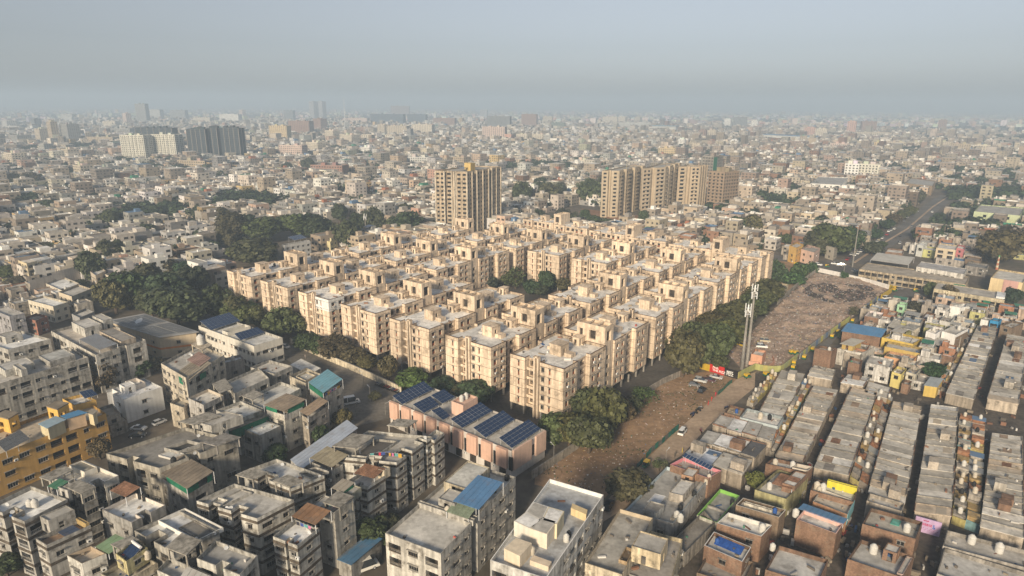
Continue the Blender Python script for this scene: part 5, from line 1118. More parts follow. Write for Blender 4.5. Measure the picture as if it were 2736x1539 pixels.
# solar rows on that roof
for (s0, s1, t0, t1) in ((.05,.46,.08,.95), (.52,.95,.06,.5), (.52,.95,.55,.95)):
    def pr(s, t):
        z = (8.9*(1-s)+8.6*s)*(1-t) + (10.2*(1-s)+8.9*s)*t + .15; p = add(lerp(lerp(P[0], P[1], s), lerp(P[3], P[2], s), t), (0, 0)); return p, z
    q = [pr(s0, t1), pr(s1, t1), pr(s1, t0), pr(s0, t0)]; solar_array('grey solar array lying on the broad hall roof', [x[0] for x in q], [x[1] for x in q], 6, 5, 'solar arrays on the broad hall roof', None, 'solargrey')
# white long building with solar arrays
P = ccw([at('T5', 1497, 650, 9), at('T6', 220, 1030, 9), at('T6', 437, 965, 9), add(at('T5', 1497, 650, 9), sub(at('T6', 437, 965, 9), at('T6', 220, 1030, 9)))]); i = min(range(4), key=lambda q: P[q][0]); P = P[i:] + P[:i]
b = bld('long white ribbed building with two roof solar arrays, beside the front road', P, 9, 2, wall=(0.66,0.63,0.56), roof=(0.58,0.57,0.54), mat='paint', kinds='wsW', pitch=2.6, name='office_building', cat='building')
room(b, .40, .5, .1, .9, 1.8, (0.64,0.61,0.54), 'paint', 'parapet_bay', roofc=RL, door=False, ph=1.6)
for (q, k) in (([(110,1165),(375,1088),(462,1150),(185,1242)], 'X3'),): 
    zs = [10.2,10.2,9.0,9.0]; solar_array('solar array at the road end of the white ribbed building', [at(k, *q[m], zs[m]) for m in range(4)], zs, 7, 3, None, b.zr)
q = [(1507,615),(1730,548),(1815,612),(1590,685)]; zs = [10.6,10.6,9.2,9.2]; solar_array('large solar array at the far end of the white ribbed building', [at('T5', *q[m], zs[m]) for m in range(4)], zs, 8, 4, None, b.zr)
# house with the big white tank
b = pb('pale walk-up crowned by one huge white water tank', 'C3', (1060,395), (1430,610), (2000,270), 13, 4, wall=(0.62,0.56,0.46), roof=RG, kinds='wWbw', pitch=3.2)
canopy(b, .1, .55, .72, 1.0, 2.6, (0.5,0.43,0.33)); tank(add(rp(b, .3, .86), b.o), b.zr + 2.6, 'white', 2.1, 'the pale walk-up, the biggest of all'); sheet(b, .55, 1.05, .05, .62, b.zr+.1, b.zr+1.2, (0.30,0.26,0.20), 'roof'); sheet(b, .4, .9, .4, .72, b.zr+1.0, b.zr+1.5, (0.30,0.20,0.17), 'roof'); net(b, 1.05, .3, 1.05, .45, b.zr-2.0, b.zr-.2); net(b, .7, 0, .85, 0, b.zr-2.2, b.zr); dish(b, .2, .6); dish(b, .3, .6); dish(b, .15, .5)
b = pb('clean white cubic house standing on an empty lot', 'C3', (245,800), (505,940), (1075,745), 7.6, 2, wall=(0.80,0.80,0.79), roof=(0.66,0.66,0.66), mat='paint', kinds='w', pitch=6.5, cuts0=[(.0,.36,1.6)], ph=.6, name='house', cat='house')
room(b, .3, .6, .22, .5, 2.6, (0.8,0.79,0.77), 'paint', roofc=RW); room(b, .0, .5, .5, .8, 1.6, (0.7,0.63,0.56), 'paint', 'roof_bay', roofc=(0.6,0.58,0.54), door=False, ph=1.0)
b = pb('grey walk-up with corner balcony and clean pale roof', 'C3', (1460,910), (1690,1015), (1992,870), 9.6, 3, wall=(0.52,0.50,0.47), roof=(0.56,0.54,0.50), kinds='bw', par=(0.52,0.46,0.38))
b = pb('small stepped house with potted plants on its terrace', 'C3', (1195,985), (1395,1055), (1520,960), 7.4, 2, wall=(0.60,0.53,0.42), roof=(0.42,0.38,0.30), kinds='w', name='house', cat='house')
b = pb('grey walk-up with pale roof pad above a green-netted veranda', 'C2', (560,50), (740,132), (950,50), 10.6, 3, wall=PALEW, roof=(0.55,0.54,0.51), kinds='wW'); canopy(b, .5, 1.2, -.45, 1.1, -.2, (0.30,0.27,0.22), posts=False); net(b, 1.1, -.45, 1.2, 1.1, b.zr-3.0, b.zr-.5); net(b, 1.2, -.4, 1.2, 1.1, b.zr-3.0, b.zr-.5)
b = pb('low wing with railed white terrace in front of green netting', 'C2', (780,205), (930,265), (1108,182), 8.2, 2, wall=(0.36,0.35,0.32), roof=RW, kinds='wb', ph=.4)
b = pb('pale walk-up with brown sheet roof over green side netting', 'T2', (78,190), (215,235), (350,170), 11, 3, wall=(0.60,0.57,0.50), roof=RD, kinds='wwW'); sheet(b, -.06, 1.04, -.05, 1.2, b.zr+2.2, b.zr+2.7, (0.28,0.225,0.17), 'roof'); net(b, 0, 0, .6, 0, b.zr+.8, b.zr+2.1); net(b, 1.0, .2, 1.0, 1.1, b.zr+.8, b.zr+2.1)
b = pb('brown-roofed veranda house beside the cyan-roofed one', 'T2', (345,235), (392,262), (545,165), 9.6, 3, wall=(0.46,0.41,0.34), roof=RL, kinds='bw'); sheet(b, -.3, 1.05, .0, 1.0, b.zr+1.8, b.zr+2.4, (0.32,0.24,0.17), 'roof')
b = pb('pale corner house with cyan sheet roof over a busy terrace', 'T2', (405,30), (505,105), (655,15), 10.8, 3, wall=(0.56,0.53,0.46), roof=RL, kinds='www'); sheet(b, -.1, 1.02, .02, 1.0, b.zr+2.4, b.zr+3.2, (0.16,0.34,0.42)); net(b, 0, 0, 1, 0, b.zr+.7, b.zr+2.3); clothes(b, 1.0, .1, 1.0, .9, b.zr+1.8, 'the cyan-roofed terrace')
b = pb('long low grey-roofed terrace block, upper end of the near quarter', 'T6', (0,1300), (75,1390), (335,1270), 9.6, 3, wall=PALEW, roof=RG, kinds='wb'); canopy(b, .1, .9, .0, -.35, 2.5)
b = pb('small grey house with walled roof beside the white canopy', 'T6', (195,1190), (375,1240), (512,1180), 9.0, 3, wall=(0.48,0.46,0.42), roof=RG, kinds='w')
b = pb('low house with roof court and cream wall, next to the road', 'T6', (490,1255), (610,1310), (738,1245), 8.5, 2, wall=(0.56,0.50,0.40), roof=RG, kinds='w'); room(b, .2, .8, .2, .8, .7, CREAMW, 'plaster', 'roof_court', roofc=(0.46,0.45,0.42), door=False, ph=.6)
b = pb('grey walk-up with long pale roof behind the cyan-roofed house', 'T6', (135,1440), (290,1500), (575,1350), 10.2, 3, wall=PALEW, roof=(0.50,0.49,0.46), kinds='ww'); canopy(b, .0, .5, .0, .3, 2.3)
b = pb('beige house behind the white cube house', 'C3', (1960,330), (2010,390), (2290,320), 6.0, 2, wall=(0.44,0.40,0.36), roof=(0.6,0.62,0.64), kinds='w', name='house', cat='house'); btank(b, .5, .5, 'white', 1.2, 'the beige house with pale roof')
b = pb('flat white canopy shed beside the front road', 'T6', (488,1170), (640,1248), (728,1196), 4, 1, wall=(0.5,0.48,0.44), roof=(0.66,0.64,0.6), kinds='', ph=.1, name='shed', cat='shed', group=None)
# yellow building at the left
P = ccw([at('T1', -160, 590, 10.6), at('T1', 800, 222, 10.6), at('T1', 640, 110, 10.6), at('T1', -240, 430, 10.6)]); i = P.index(min(P, key=lambda p: p[1])); P = P[i-1:] + P[:i-1]
b = bld('long yellow-ochre three-storey building with blue roof sheets, left edge', P, 10.6, 3, wall=(0.60,0.36,0.11), roof=(0.42,0.36,0.28), mat='paint', kinds='wbW', pitch=3.6); yb_ = b
def yq(pts, z): return ccw([sub(at('T1', x, y, z), b.o) for (x, y) in pts])
for pts, z, mt, c, nm in (([(455,240),(590,195),(660,215),(500,262)], 13.4, 'metal', (0.07,0.22,0.40), 'blue_sheet_roof'), ([(285,300),(420,240),(500,268),(355,335)], 13.2, 'metal', (0.30,0.40,0.46), 'sheet_roof'), ([(650,215),(690,185),(740,200),(700,232)], 13.2, 'roof', (0.3,0.27,0.22), 'sheet_roof')):
    Q = yq(pts, z); mb = MB(); mb.prism(Q, z - .12, z, True, True); mb.obj(nm, mt, b.root, c); mb = MB(); mb.prism(inset(Q, .35), b.zr, z - .12, False); mb.obj('rooftop_room', 'paint', b.root, (0.58,0.42,0.28) if nm == 'blue_sheet_roof' else (0.60,0.52,0.34))
for pts, z in (([(345,165),(430,125),(520,140),(430,190)], 14.0), ([(-40,235),(40,195),(140,215),(60,262)], 14.0)):
    Q = yq(pts, z); mb = MB(); mb.prism(Q, z - .3, z, True, True); mb.obj('stair_canopy', 'roof', b.root, (0.24,0.20,0.15)); mb = MB()
    for k in range(4): facade(mb, inset(Q, .15)[k], inset(Q, .15)[(k+1) % 4], b.zr, z - .3, [(.8, 2.4, b.zr + 1.2, b.zr + 2.6, .4)] if hypot(*sub(Q[k], Q[(k+1) % 4])) > 3.4 else [])
    mb.obj('stair_head', 'paint', b.root, (0.66,0.42,0.11))
q = [(-30,440),(150,345),(228,410),(40,510)]; zs = [12.4,12.4,11.6,11.6]; solar_array('grey solar array on the yellow building', [at('T1', *q[m], zs[m]) for m in range(4)], zs, 5, 3, None, b.zr, 'solargrey')
b = pb('white-roofed annex behind the yellow building', 'T1', (470,110), (560,160), (725,120), 11.5, 3, wall=(0.62,0.40,0.12), roof=(0.66,0.66,0.65), kinds='', mat='paint')
q = [(595,60),(690,38),(740,80),(640,110)]; zs = [12.6,12.6,12.0,12.0]; solar_array('small dark solar array behind the yellow building', [at('T1', *q[m], zs[m]) for m in range(4)], zs, 4, 3, None, 11)
pb('low grey lean-to row beside the yellow building', 'T1', (745,180), (800,250), (905,215), 6, 2, wall=(0.5,0.47,0.42), roof=(0.34,0.30,0.25), kinds='w', name='house', cat='house')
pb('low shed with brown roof by the empty lot', 'T1', (795,290), (830,320), (960,270), 3.6, 1, wall=(0.36,0.33,0.29), roof=(0.28,0.24,0.19), kinds='w', ph=.2, name='shed', cat='shed', group=None)
# villa-like houses above (recognisable ones)
b = pb('white modern villa with green side panels left of the estate', 'T5', (1405,185), (1510,215), (1700,165), 10.5, 3, wall=(0.80,0.79,0.76), roof=RW, mat='paint', kinds='wW', name='house', cat='house'); room(b, .1, .9, .0, .35, 3.0, (0.8,0.79,0.76), 'paint'); mb = MB(); A, B_ = rp(b, 0, 0), rp(b, .95, 0); mb.obox(add(lerp(A, B_, .5), (0, -.1)), unit(sub(B_, A)), hypot(*sub(B_, A))*.8, .15, 1, 8); mb.obj('green_panel', 'paint', b.root, (0.25,0.38,0.10))
b = pb('big blank pinkish wall house at far left', 'T5', (220,310), (330,285), (610,215), 9, 3, wall=(0.60,0.53,0.45), roof=RG, mat='paint', kinds='', name='house', cat='house'); room(b, .2, .8, .5, .9, 2.2, (0.6,0.53,0.45), 'paint')
b = pb('cream four-storey house at far left with dark windows', 'T5', (135,155), (200,180), (345,145), 12, 4, wall=(0.62,0.53,0.36), roof=RW, mat='paint', kinds='wW', name='house', cat='house')
b = pb('grey unfinished three-storey house with open balconies left of the villa', 'T5', (1045,50), (1160,80), (1215,20), 10.5, 3, wall=(0.40,0.385,0.37), roof=RG, kinds='bw', name='house', cat='house')
b = pb('cream terrace house with arches below the big trees', 'T5', (210,455), (400,505), (515,470), 7.5, 2, wall=(0.64,0.58,0.47), roof=RW, mat='paint', kinds='wbw', name='house', cat='house')
b = pb('grey-white house with rooftop solar array behind the estate', 'X3', (655,140), (690,150), (985,100), 10, 3, wall=(0.55,0.54,0.52), roof=RG, mat='paint', kinds='w', name='house', cat='house'); q = [(725,55),(870,25),(945,65),(800,95)]; zs = [12.2,12.2,11.2,11.2]; solar_array('solar array on the grey-white house behind the estate', [at('X3', *q[m], zs[m]) for m in range(4)], zs, 6, 2, None, b.zr)
b = pb('small butter-yellow tiered house behind the estate', 'X3', (1110,90), (1210,110), (1290,85), 6.5, 2, wall=(0.66,0.58,0.34), roof=RL, mat='paint', kinds='w', name='house', cat='house'); room(b, .3, .9, .3, .9, 2.6, (0.66,0.58,0.36), 'paint')
for (L_, N_, R_, hh, c, lab) in (((440,395),(540,430),(690,370),7.5,(0.60,0.52,0.40),'tan balcony house'),((345,330),(470,385),(600,330),6.5,(0.55,0.5,0.42),'beige flat house'),((540,560),(600,590),(710,545),5,(0.36,0.36,0.36),'grey-blue low house'),((680,240),(720,270),(800,235),8,(0.52,0.45,0.36),'buff tall house'),((790,260),(860,290),(1010,245),7,(0.62,0.56,0.46),'cream double house'),((930,200),(1010,225),(1140,190),7.5,(0.66,0.56,0.32),'yellow house'),((880,310),(960,330),(1100,270),5,(0.58,0.58,0.57),'white terrace'),((700,130),(760,160),(880,120),6.5,(0.70,0.68,0.62),'white house'),((1160,170),(1260,200),(1400,150),5,(0.70,0.69,0.67),'white flat house'),((0,110),(70,140),(165,120),6.5,(0.58,0.5,0.38),'cream house'),((375,110),(450,140),(590,100),9,(0.42,0.40,0.36),'grey walk-up')):
    pb(f"{lab} on the lanes at the far left", 'T5', L_, N_, R_, hh, max(1, round((hh-.9)/3)), wall=c, roof=rnd.choice([RW, RL, RG]), mat='paint', kinds='wwW', name='house', cat='house', group='houses on the lanes at the far left')
# ---------------------------------------------------------------- ground sheets, roads, walls
def sheet_px(name, pts, z, mat): return struct(name, [at(*p) for p in pts], z, mat)
sheet_px('front_road', [('T6',380,1075),('T6',497,1003),('T6',760,1112),('T6',1110,1262),('T6',1335,1368),('T2',1010,135),('T2',1000,260),('T2',640,350),('T6',880,1400),('T6',700,1260),('T6',540,1180)], 0.016, 'yardpave')
sheet_px('vacant_soil', [('T3',170,760),('T3',175,690),('T3',480,470),('T3',700,300),('T3',1130,-10),('K5',60,640),('K5',480,590),('K5',960,725),('K5',880,800),('T3',1640,0),('T3',1250,350),('T3',880,690),('T3',690,870)], 0.020, 'soil')
sheet_px('dirt_road', [('T3',880,690),('T3',1250,350),('T3',1640,0),('K5',880,800),('K5',960,725),('K5',1290,600),('K5',1750,590),('K5',1690,760),('K5',1350,800),('K5',950,1130),('K5',700,1340),('T3',1500,300),('T3',1280,540),('T3',1180,600),('T3',860,930),('T3',690,1040),('T3',600,1300),('T3',560,1449),('T3',430,1449),('T3',700,900)], 0.024, 'dirtroad')
sheet_px('market_road', [('K5',1740,600),('K5',1990,400),('T8',1020,810),('T8',1300,600),('T8',1510,440),('T8',1570,395),('T8',1600,345),('T8',1580,300),('T8',1330,270),('T8',1060,200),('T8',880,190),('T8',730,150),('T8',740,110),('T8',1000,170),('T8',1200,140),('T8',1300,200),('T8',1640,280),('T8',1950,330),('T8',1900,420),('T8',1680,420),('T8',1560,470),('T8',1390,580),('T8',1230,690),('T8',1040,900),('T8',960,1000),('K5',2060,640)], 0.018, 'asphalt')
rl = []; rr_ = []; rm = []
for i, p in enumerate(ROAD):
    d = unit(sub(ROAD[min(i+1, len(ROAD)-1)], ROAD[max(i-1, 0)])); e = (-d[1], d[0]); rl.append(add(p, mulv(e, 8))); rr_.append(add(p, mulv(e, -7))); rm.append((p, d))
struct('main_road', rr_ + rl[::-1], 0.014, 'asphalt')
mb = MB()
for (a, b_) in zip(ROAD[:-1], ROAD[1:]):
    d = unit(sub(b_, a)); mb.obox(lerp(a, b_, .5), d, hypot(*sub(b_, a)) - 3, 1.4, 0, .25)
tag(mb.obj('road_median', 'dirtroad'), kind='structure')
sheet_px('brown_field', [('T11',590,1000),('T11',1070,1060),('T11',1060,1115),('T11',900,1110),('T11',700,1070),('T11',560,1030)], 0.02, 'field')
sheet_px('verge_grass', [('T8',720,330),('T8',750,150),('T8',1060,205),('T8',1020,240),('T8',840,380)], 0.022, 'soil')
def wall_line(label, pts, h, th, mat, col, name='compound_wall', cat='wall', cap=None, piece=None, group=None):
    """free-standing wall; piece = length of separately coloured panels"""
    o = pts[0]; root = thing(name, label, cat, (*o, 0), 0, group)
    for a, b_ in zip(pts[:-1], pts[1:]):
        L = hypot(*sub(b_, a)); d = unit(sub(b_, a)); n = max(1, round(L / piece)) if piece else 1
        for k in range(n):
            mb = MB(); mb.obox(sub(lerp(a, b_, (k + .5) / n), o), d, L / n - (.0 if not piece else .03), th, 0, h); mb.obj('panel', mat, root, col if not callable(col) else col())
            if cap:
                mb = MB(); mb.obox(sub(lerp(a, b_, (k + .5) / n), o), d, L / n, th + .12, h, h + .1); mb.obj('coping', 'concrete', root)
    return root
wall_line('long cream compound wall along the front of the estate', [at('T6',497,1010), at('T6',620,1068), at('T6',760,1130), at('T6',930,1200), at('T6',1110,1280), at('T6',1335,1385)], 2.3, .25, 'plaster', (0.66,0.58,0.44), cap=True)
wall_line('stained grey compound wall by the near corner of the estate', [at('T3',150,720), at('T3',330,600), at('T3',500,485)], 2.4, .25, 'plaster', (0.38,0.34,0.28), cap=True)
wall_line('grey wall hidden among the side trees of the estate', [at('T3',860,205), at('T3',960,110), at('T3',1140,0), at('T8',40,1010), at('T8',300,900)], 2.2, .25, 'plaster', (0.36,0.32,0.27))
wall_line('grey wall between bushes and rubbish ground', [at('T8',760,480), at('T8',880,370), at('T8',1050,240)], 2.2, .25, 'plaster', (0.42,0.38,0.32))
wall_line('whitewashed wall along the top of the rubbish ground', [at('K4',0,765), at('K4',280,825), at('K4',420,860), at('K4',600,900), at('K4',900,985)], 2.4, .25, 'paint', (0.72,0.69,0.66))
wall_line('yellow curved wall at the corner of the rubbish ground', [at('K4',905,985), at('K4',940,1000), at('K4',930,1030), at('K4',800,1115)], 2.6, .25, 'paint', (0.56,0.40,0.06))
YG = lambda: rnd.choice([(0.42,0.43,0.17),(0.38,0.38,0.15),(0.43,0.38,0.13),(0.36,0.39,0.20)])
wall_line('yellow-green painted wall curving along the market road', [at('K5',975,715), at('K5',1110,640), at('K5',1270,560), at('K5',1400,590), at('K5',1560,605), at('K5',1700,600), at('K5',1760,570), at('K5',1990,390)], 2.3, .25, 'paint', YG, piece=2.0)
wall_line('patchwork painted wall along the rubbish ground', [at('T8',925,880), at('T8',1020,800), at('T8',1130,715), at('T8',1290,600)], 2.2, .25, 'paint', lambda: rnd.choice([(0.16,0.22,0.34),(0.50,0.46,0.14),(0.30,0.32,0.30),(0.46,0.48,0.18)]), piece=3.0)
wall_line('patchwork wall at the upper end of the rubbish ground', [at('T8',1370,545), at('T8',1440,490), at('T8',1500,445)], 2.2, .25, 'paint', lambda: rnd.choice([(0.16,0.22,0.34),(0.50,0.46,0.14),(0.3,0.3,0.28)]), piece=3.0)
# painted figures on the yellow-green wall
# advertising wall
def text_mesh(body, size):
    cu = bpy.data.curves.new('lettering', 'FONT'); cu.body = body; cu.size = size; cu.extrude = .012; cu.align_x = 'LEFT'; cu.space_line = .82; cu.offset = .02
    o = bpy.data.objects.new('lettering', cu); COL.objects.link(o); dg = bpy.context.evaluated_depsgraph_get(); me = bpy.data.meshes.new_from_object(o.evaluated_get(dg)); bpy.data.objects.remove(o); me.materials.clear(); me.materials.append(M['plain']); return me
A0, A1, A2 = at('K5',488,592), at('K5',748,658), at('K5',965,728); d = unit(sub(A2, A0)); HB = 2.9
ad = thing('advertising_wall', 'red and black painted advertising wall lettered FEEL THE FIZZ', 'billboard', (*A0, 0))
L1 = hypot(*sub(A1, A0)); L2 = hypot(*sub(A2, A1)); n_ = (d[1], -d[0])
mb = MB(); mb.obox(mulv(d, L1/2), d, L1, .3, 0, HB); mb.obj('red_panel', 'paint', ad, (0.50,0.025,0.02))
mb = MB(); mb.obox(mulv(d, L1 + L2/2), d, L2, .3, 0, HB); mb.obj('black_panel', 'paint', ad, (0.018,0.014,0.013))
mb = MB(); mb.obox(mulv(d, -2.0), d, 4, .3, 0, HB - .4); mb.obj('yellow_end', 'paint', ad, (0.5,0.34,0.03))
def letter(root, body, size, along, z, d, n_, col, off=.16):
    o = link('lettering', text_mesh(body, size), root, col); p = add(mulv(d, along), mulv(n_, off)); o.rotation_euler = (pi/2, 0, atan2(d[1], d[0])); o.location = (p[0], p[1], z); return o
letter(ad, 'FEEL', 1.15, L1*.2, 1.72, d, n_, (0.82,0.82,0.8)); letter(ad, 'THE FIZZ', 1.15, L1*.2, .62, d, n_, (0.82,0.82,0.8))
letter(ad, 'appy', 1.25, L1 + L2*.16, 1.62, d, n_, (0.82,0.82,0.8)); letter(ad, 'FIZZ', 1.25, L1 + L2*.16, .55, d, n_, (0.82,0.82,0.8))
# black washing over the white walk-up's far parapet
b = front_white; pz, pe = at('T3', 512, 765, 14), at('T3', 580, 785, 14); dd = unit(sub(pe, pz)); r = thing('clothes_line', 'black trousers drying over the white parapet, bottom centre', 'laundry', (*pz, 0))
for k in range(5): mb = MB(); q = mulv(dd, .25 + k*.62); mb.obox(add(q, mulv((dd[1], -dd[0]), .22)), dd, rnd.uniform(.25, .5), .06, 12.95 + rnd.uniform(0, .3), 14.06); mb.obj('garment', 'plain', r, (0.015,0.014,0.016))
# ---------------------------------------------------------------- rubbish ground
RB = [at('T8',1045,245), at('T8',1200,275), at('T8',1400,310), at('T8',1585,350), at('T8',1560,395), at('T8',1500,445), at('T8',1280,595), at('T8',1020,790), at('T8',900,870), at('T8',720,960), at('T8',480,935), at('T8',390,830), at('T8',560,690), at('T8',780,470)]
RB = ccw(RB); BURN = ccw([at('T8',940,400), at('T8',1010,330), at('T8',1300,330), at('T8',1510,375), at('T8',1480,450), at('T8',1150,470)])
PAD = ccw([at('T8',560,690), at('T8',900,800), at('T8',920,900), at('T8',700,960), at('T8',400,900)])
struct('rubbish_base', RB, 0.021, 'trash')
x0, x1 = min(p[0] for p in RB), max(p[0] for p in RB); y0, y1 = min(p[1] for p in RB), max(p[1] for p in RB); st = 1.25; mb = MB(); mbb = MB(); idx = {}
from mathutils import noise as mnoise
def hgt(x, y):
    q = Vector((x*.11, y*.11, 0)); z = max(0, mnoise.noise(q) + .25) * 1.4 + max(0, mnoise.noise(q*3.1)) * .8 + abs(mnoise.noise(q*8)) * .35
    if inside(PAD, (x, y)): z *= .12
    return z
nx, ny = int((x1-x0)/st), int((y1-y0)/st); Hh = {}
for i in range(nx + 1):
    for j in range(ny + 1):
        p = (x0 + i*st, y0 + j*st); Hh[i, j] = .03 + hgt(*p) if inside(RB, p) else None
for i in range(nx):
    for j in range(ny):
        q = [(i,j),(i+1,j),(i+1,j+1),(i,j+1)]
        if any(Hh[k] is None for k in q): continue
        c = (x0 + (i+.5)*st, y0 + (j+.5)*st); burn = inside(BURN, c) and mnoise.noise(Vector((c[0]*.13, c[1]*.13, 3))) > -.12
        (mbb if burn else mb).face([(x0 + k[0]*st, y0 + k[1]*st, Hh[k]) for k in q])
tag(mb.obj('rubbish_heaps', 'trash', smooth=False), 'uneven reddish-brown rubbish and rubble covering the vacant ground', kind='stuff')
tag(mbb.obj('burnt_rubbish', 'burnt'), 'dark burnt rubbish heap at the far end of the vacant ground', kind='stuff')
LC = [((0.56,0.52,0.48),5),((0.44,0.34,0.27),9),((0.20,0.16,0.13),3),((0.34,0.20,0.14),4),((0.16,0.20,0.30),1),((0.5,0.36,0.33),3),((0.10,0.20,0.12),.6),((0.6,0.5,0.2),.5)]
def litter(name, poly, n, smin, smax, label, hf):
    mb = MB(); xs = [p[0] for p in poly]; ys = [p[1] for p in poly]; k = 0
    while k < n:
        p = (rnd.uniform(min(xs), max(xs)), rnd.uniform(min(ys), max(ys)))
        if not inside(poly, p): continue
        k += 1; s = rnd.uniform(smin, smax); mb.ci = pick(LC); a = rnd.uniform(0, 3.1); z = hf(*p); d = (cos(a)*s, sin(a)*s); e = (-d[1]*.7, d[0]*.7); t = rnd.uniform(.02, .3)*s
        mb.face([(p[0]-d[0]-e[0], p[1]-d[1]-e[1], z), (p[0]+d[0]-e[0], p[1]+d[1]-e[1], z + t), (p[0]+d[0]+e[0], p[1]+d[1]+e[1], z + s*.6), (p[0]-d[0]+e[0], p[1]-d[1]+e[1], z + s*.4)])
    tag(mb.obj(name, 'litter'), label, kind='stuff')
litter('rubbish_litter', RB, 6500, .1, .38, 'scraps of paper, plastic and rubble strewn over the rubbish ground', lambda x, y: hgt(x, y) + .03)
SOILP = ccw([at('T3',190,700), at('T3',700,330), at('T3',1100,20), at('K5',480,640), at('K5',850,800), at('T3',1230,350), at('T3',870,680), at('T3',690,850)])
litter('soil_litter', SOILP, 900, .07, .24, 'small white litter scattered on the brown soil', lambda x, y: .03)
mb = MB(); k = 0; xs = [p[0] for p in SOILP]; ys = [p[1] for p in SOILP]
while k < 420:                                             # dry weeds
    p = (rnd.uniform(min(xs), max(xs)), rnd.uniform(min(ys), max(ys)))
    if not inside(SOILP, p) or mnoise.noise(Vector((p[0]*.06, p[1]*.06, 9))) < .02: k += .02; continue
    k += 1; s = rnd.uniform(.08, .24); a = rnd.uniform(0, 6.3); mb.face([(p[0]-cos(a)*s, p[1]-sin(a)*s, .02), (p[0]+cos(a)*s, p[1]+sin(a)*s, .02), (p[0]+cos(a)*s*1.4, p[1]+sin(a)*s*1.2, s*1.2), (p[0]-cos(a)*s*.8, p[1]-sin(a)*s*.6, s*1.5)])
tag(mb.obj('dry_weeds', 'farleaf'), 'dry weeds in patches on the vacant soil', kind='stuff')

# ---------------------------------------------------------------- terraces of row houses
def jit(c, a, b): k = rnd.uniform(a, b); return tuple(x * k for x in c)
ROOFS = [((0.43,0.40,0.35),5),((0.50,0.47,0.42),5),((0.35,0.325,0.285),3),((0.57,0.54,0.49),2),((0.46,0.385,0.30),2),((0.66,0.64,0.60),.9),((0.76,0.75,0.73),.5)]
def strip(where, k, TL, TR, BR, BL, n=None, h=3.4, roofs=None, wall=(0.42,0.36,0.29)):
    """terrace: houses follow each other from the TL-TR end to the BL-BR end"""
    a, b_, c, d = (at(k, *p, h) for p in (TL, TR, BR, BL)); L = (hypot(*sub(a, d)) + hypot(*sub(b_, c))) / 2; n = n or max(2, round(L / 3.4))
    for i in range(n):
        q = ccw([lerp(a, d, i/n), lerp(b_, c, i/n), lerp(b_, c, (i+1)/n), lerp(a, d, (i+1)/n)]); o = q[0]; Q = [sub(p, o) for p in q]; hh = h + rnd.choice((0, 0, 0, .12, -.1, .25))
        rc = roofs[i] if roofs else pick(ROOFS); nm = 'white' if rc[0] > .62 else ('pale' if rc[0] > .55 else ('tan' if rc[0] - rc[2] > .12 else ('dark grey' if rc[0] < .38 else 'grey')))
        r = thing('row_house', f"row house with {nm} slab in {where}", 'house', (*o, 0), 0, 'row houses of the terraces')
        mb = MB(); mb.prism(inset(Q, .1), 0, hh - .16, False); mb.obj('wall', 'plaster', r, jit(wall, .75, 1.2))
        mb = MB(); mb.prism(inset(Q, .02), hh - .16, hh, True, True); mb.obj('roof', 'roof', r, jit(rc, .98, 1.28))
        e = unit(sub(Q[2], Q[3])) if abs(i) >= 0 else 0
        if rnd.random() < .8: A_, B_ = sub(lerp(a, d, i/n), o), sub(lerp(b_, c, i/n), o); mb = MB(); mb.obox(lerp(A_, B_, .5), unit(sub(B_, A_)), hypot(*sub(B_, A_)) - .1, .16, hh + .0, hh + rnd.uniform(.08, .35)); mb.obj('roof_kerb', 'parapet', r, tuple(x*.8 for x in rc))
        if rnd.random() < .10:
            t0 = rnd.uniform(.05, .5); R_ = [lerp(Q[0], Q[1], t0), lerp(Q[0], Q[1], t0+.38), lerp(Q[3], Q[2], t0+.38), lerp(Q[3], Q[2], t0)]; R_ = inset(ccw(R_), .25); mb = MB(); mb.prism(R_, hh, hh + rnd.uniform(1.6, 2.5)); mb.obj('roof_room', rnd.choice(('brick', 'plaster')), r, rnd.choice([BRK_, (0.42,0.37,0.31), (0.5,0.46,0.40)]))
        elif rnd.random() < .22:
            t0 = rnd.uniform(.02, .6); R_ = inset(ccw([lerp(Q[0], Q[1], t0), lerp(Q[0], Q[1], t0+.34), lerp(Q[3], Q[2], t0+.34), lerp(Q[3], Q[2], t0)]), .2); mb = MB(); mb.prism(R_, hh + .01, hh + .07); mb.obj('roof_patch', rnd.choice(('rust', 'metal', 'roof', 'net')), r, rnd.choice([(0.30,0.22,0.16),(0.10,0.16,0.26),(0.55,0.54,0.52),(0.22,0.20,0.18),(0.40,0.34,0.26)]))
        for (A_, B_) in ((a, d), (b_, c)):
            if rnd.random() < .7:
                p0, p1 = sub(lerp(A_, B_, (i+.02)/n), o), sub(lerp(A_, B_, (i+.98)/n), o); mb = MB(); mb.obox(lerp(p0, p1, .5), unit(sub(p1, p0)), hypot(*sub(p1, p0)), .16, hh, hh + rnd.uniform(.1, .55)); mb.obj('roof_kerb', 'parapet', r, rnd.choice([(0.3,0.26,0.21),(0.4,0.37,0.33),(0.26,0.15,0.10)]))
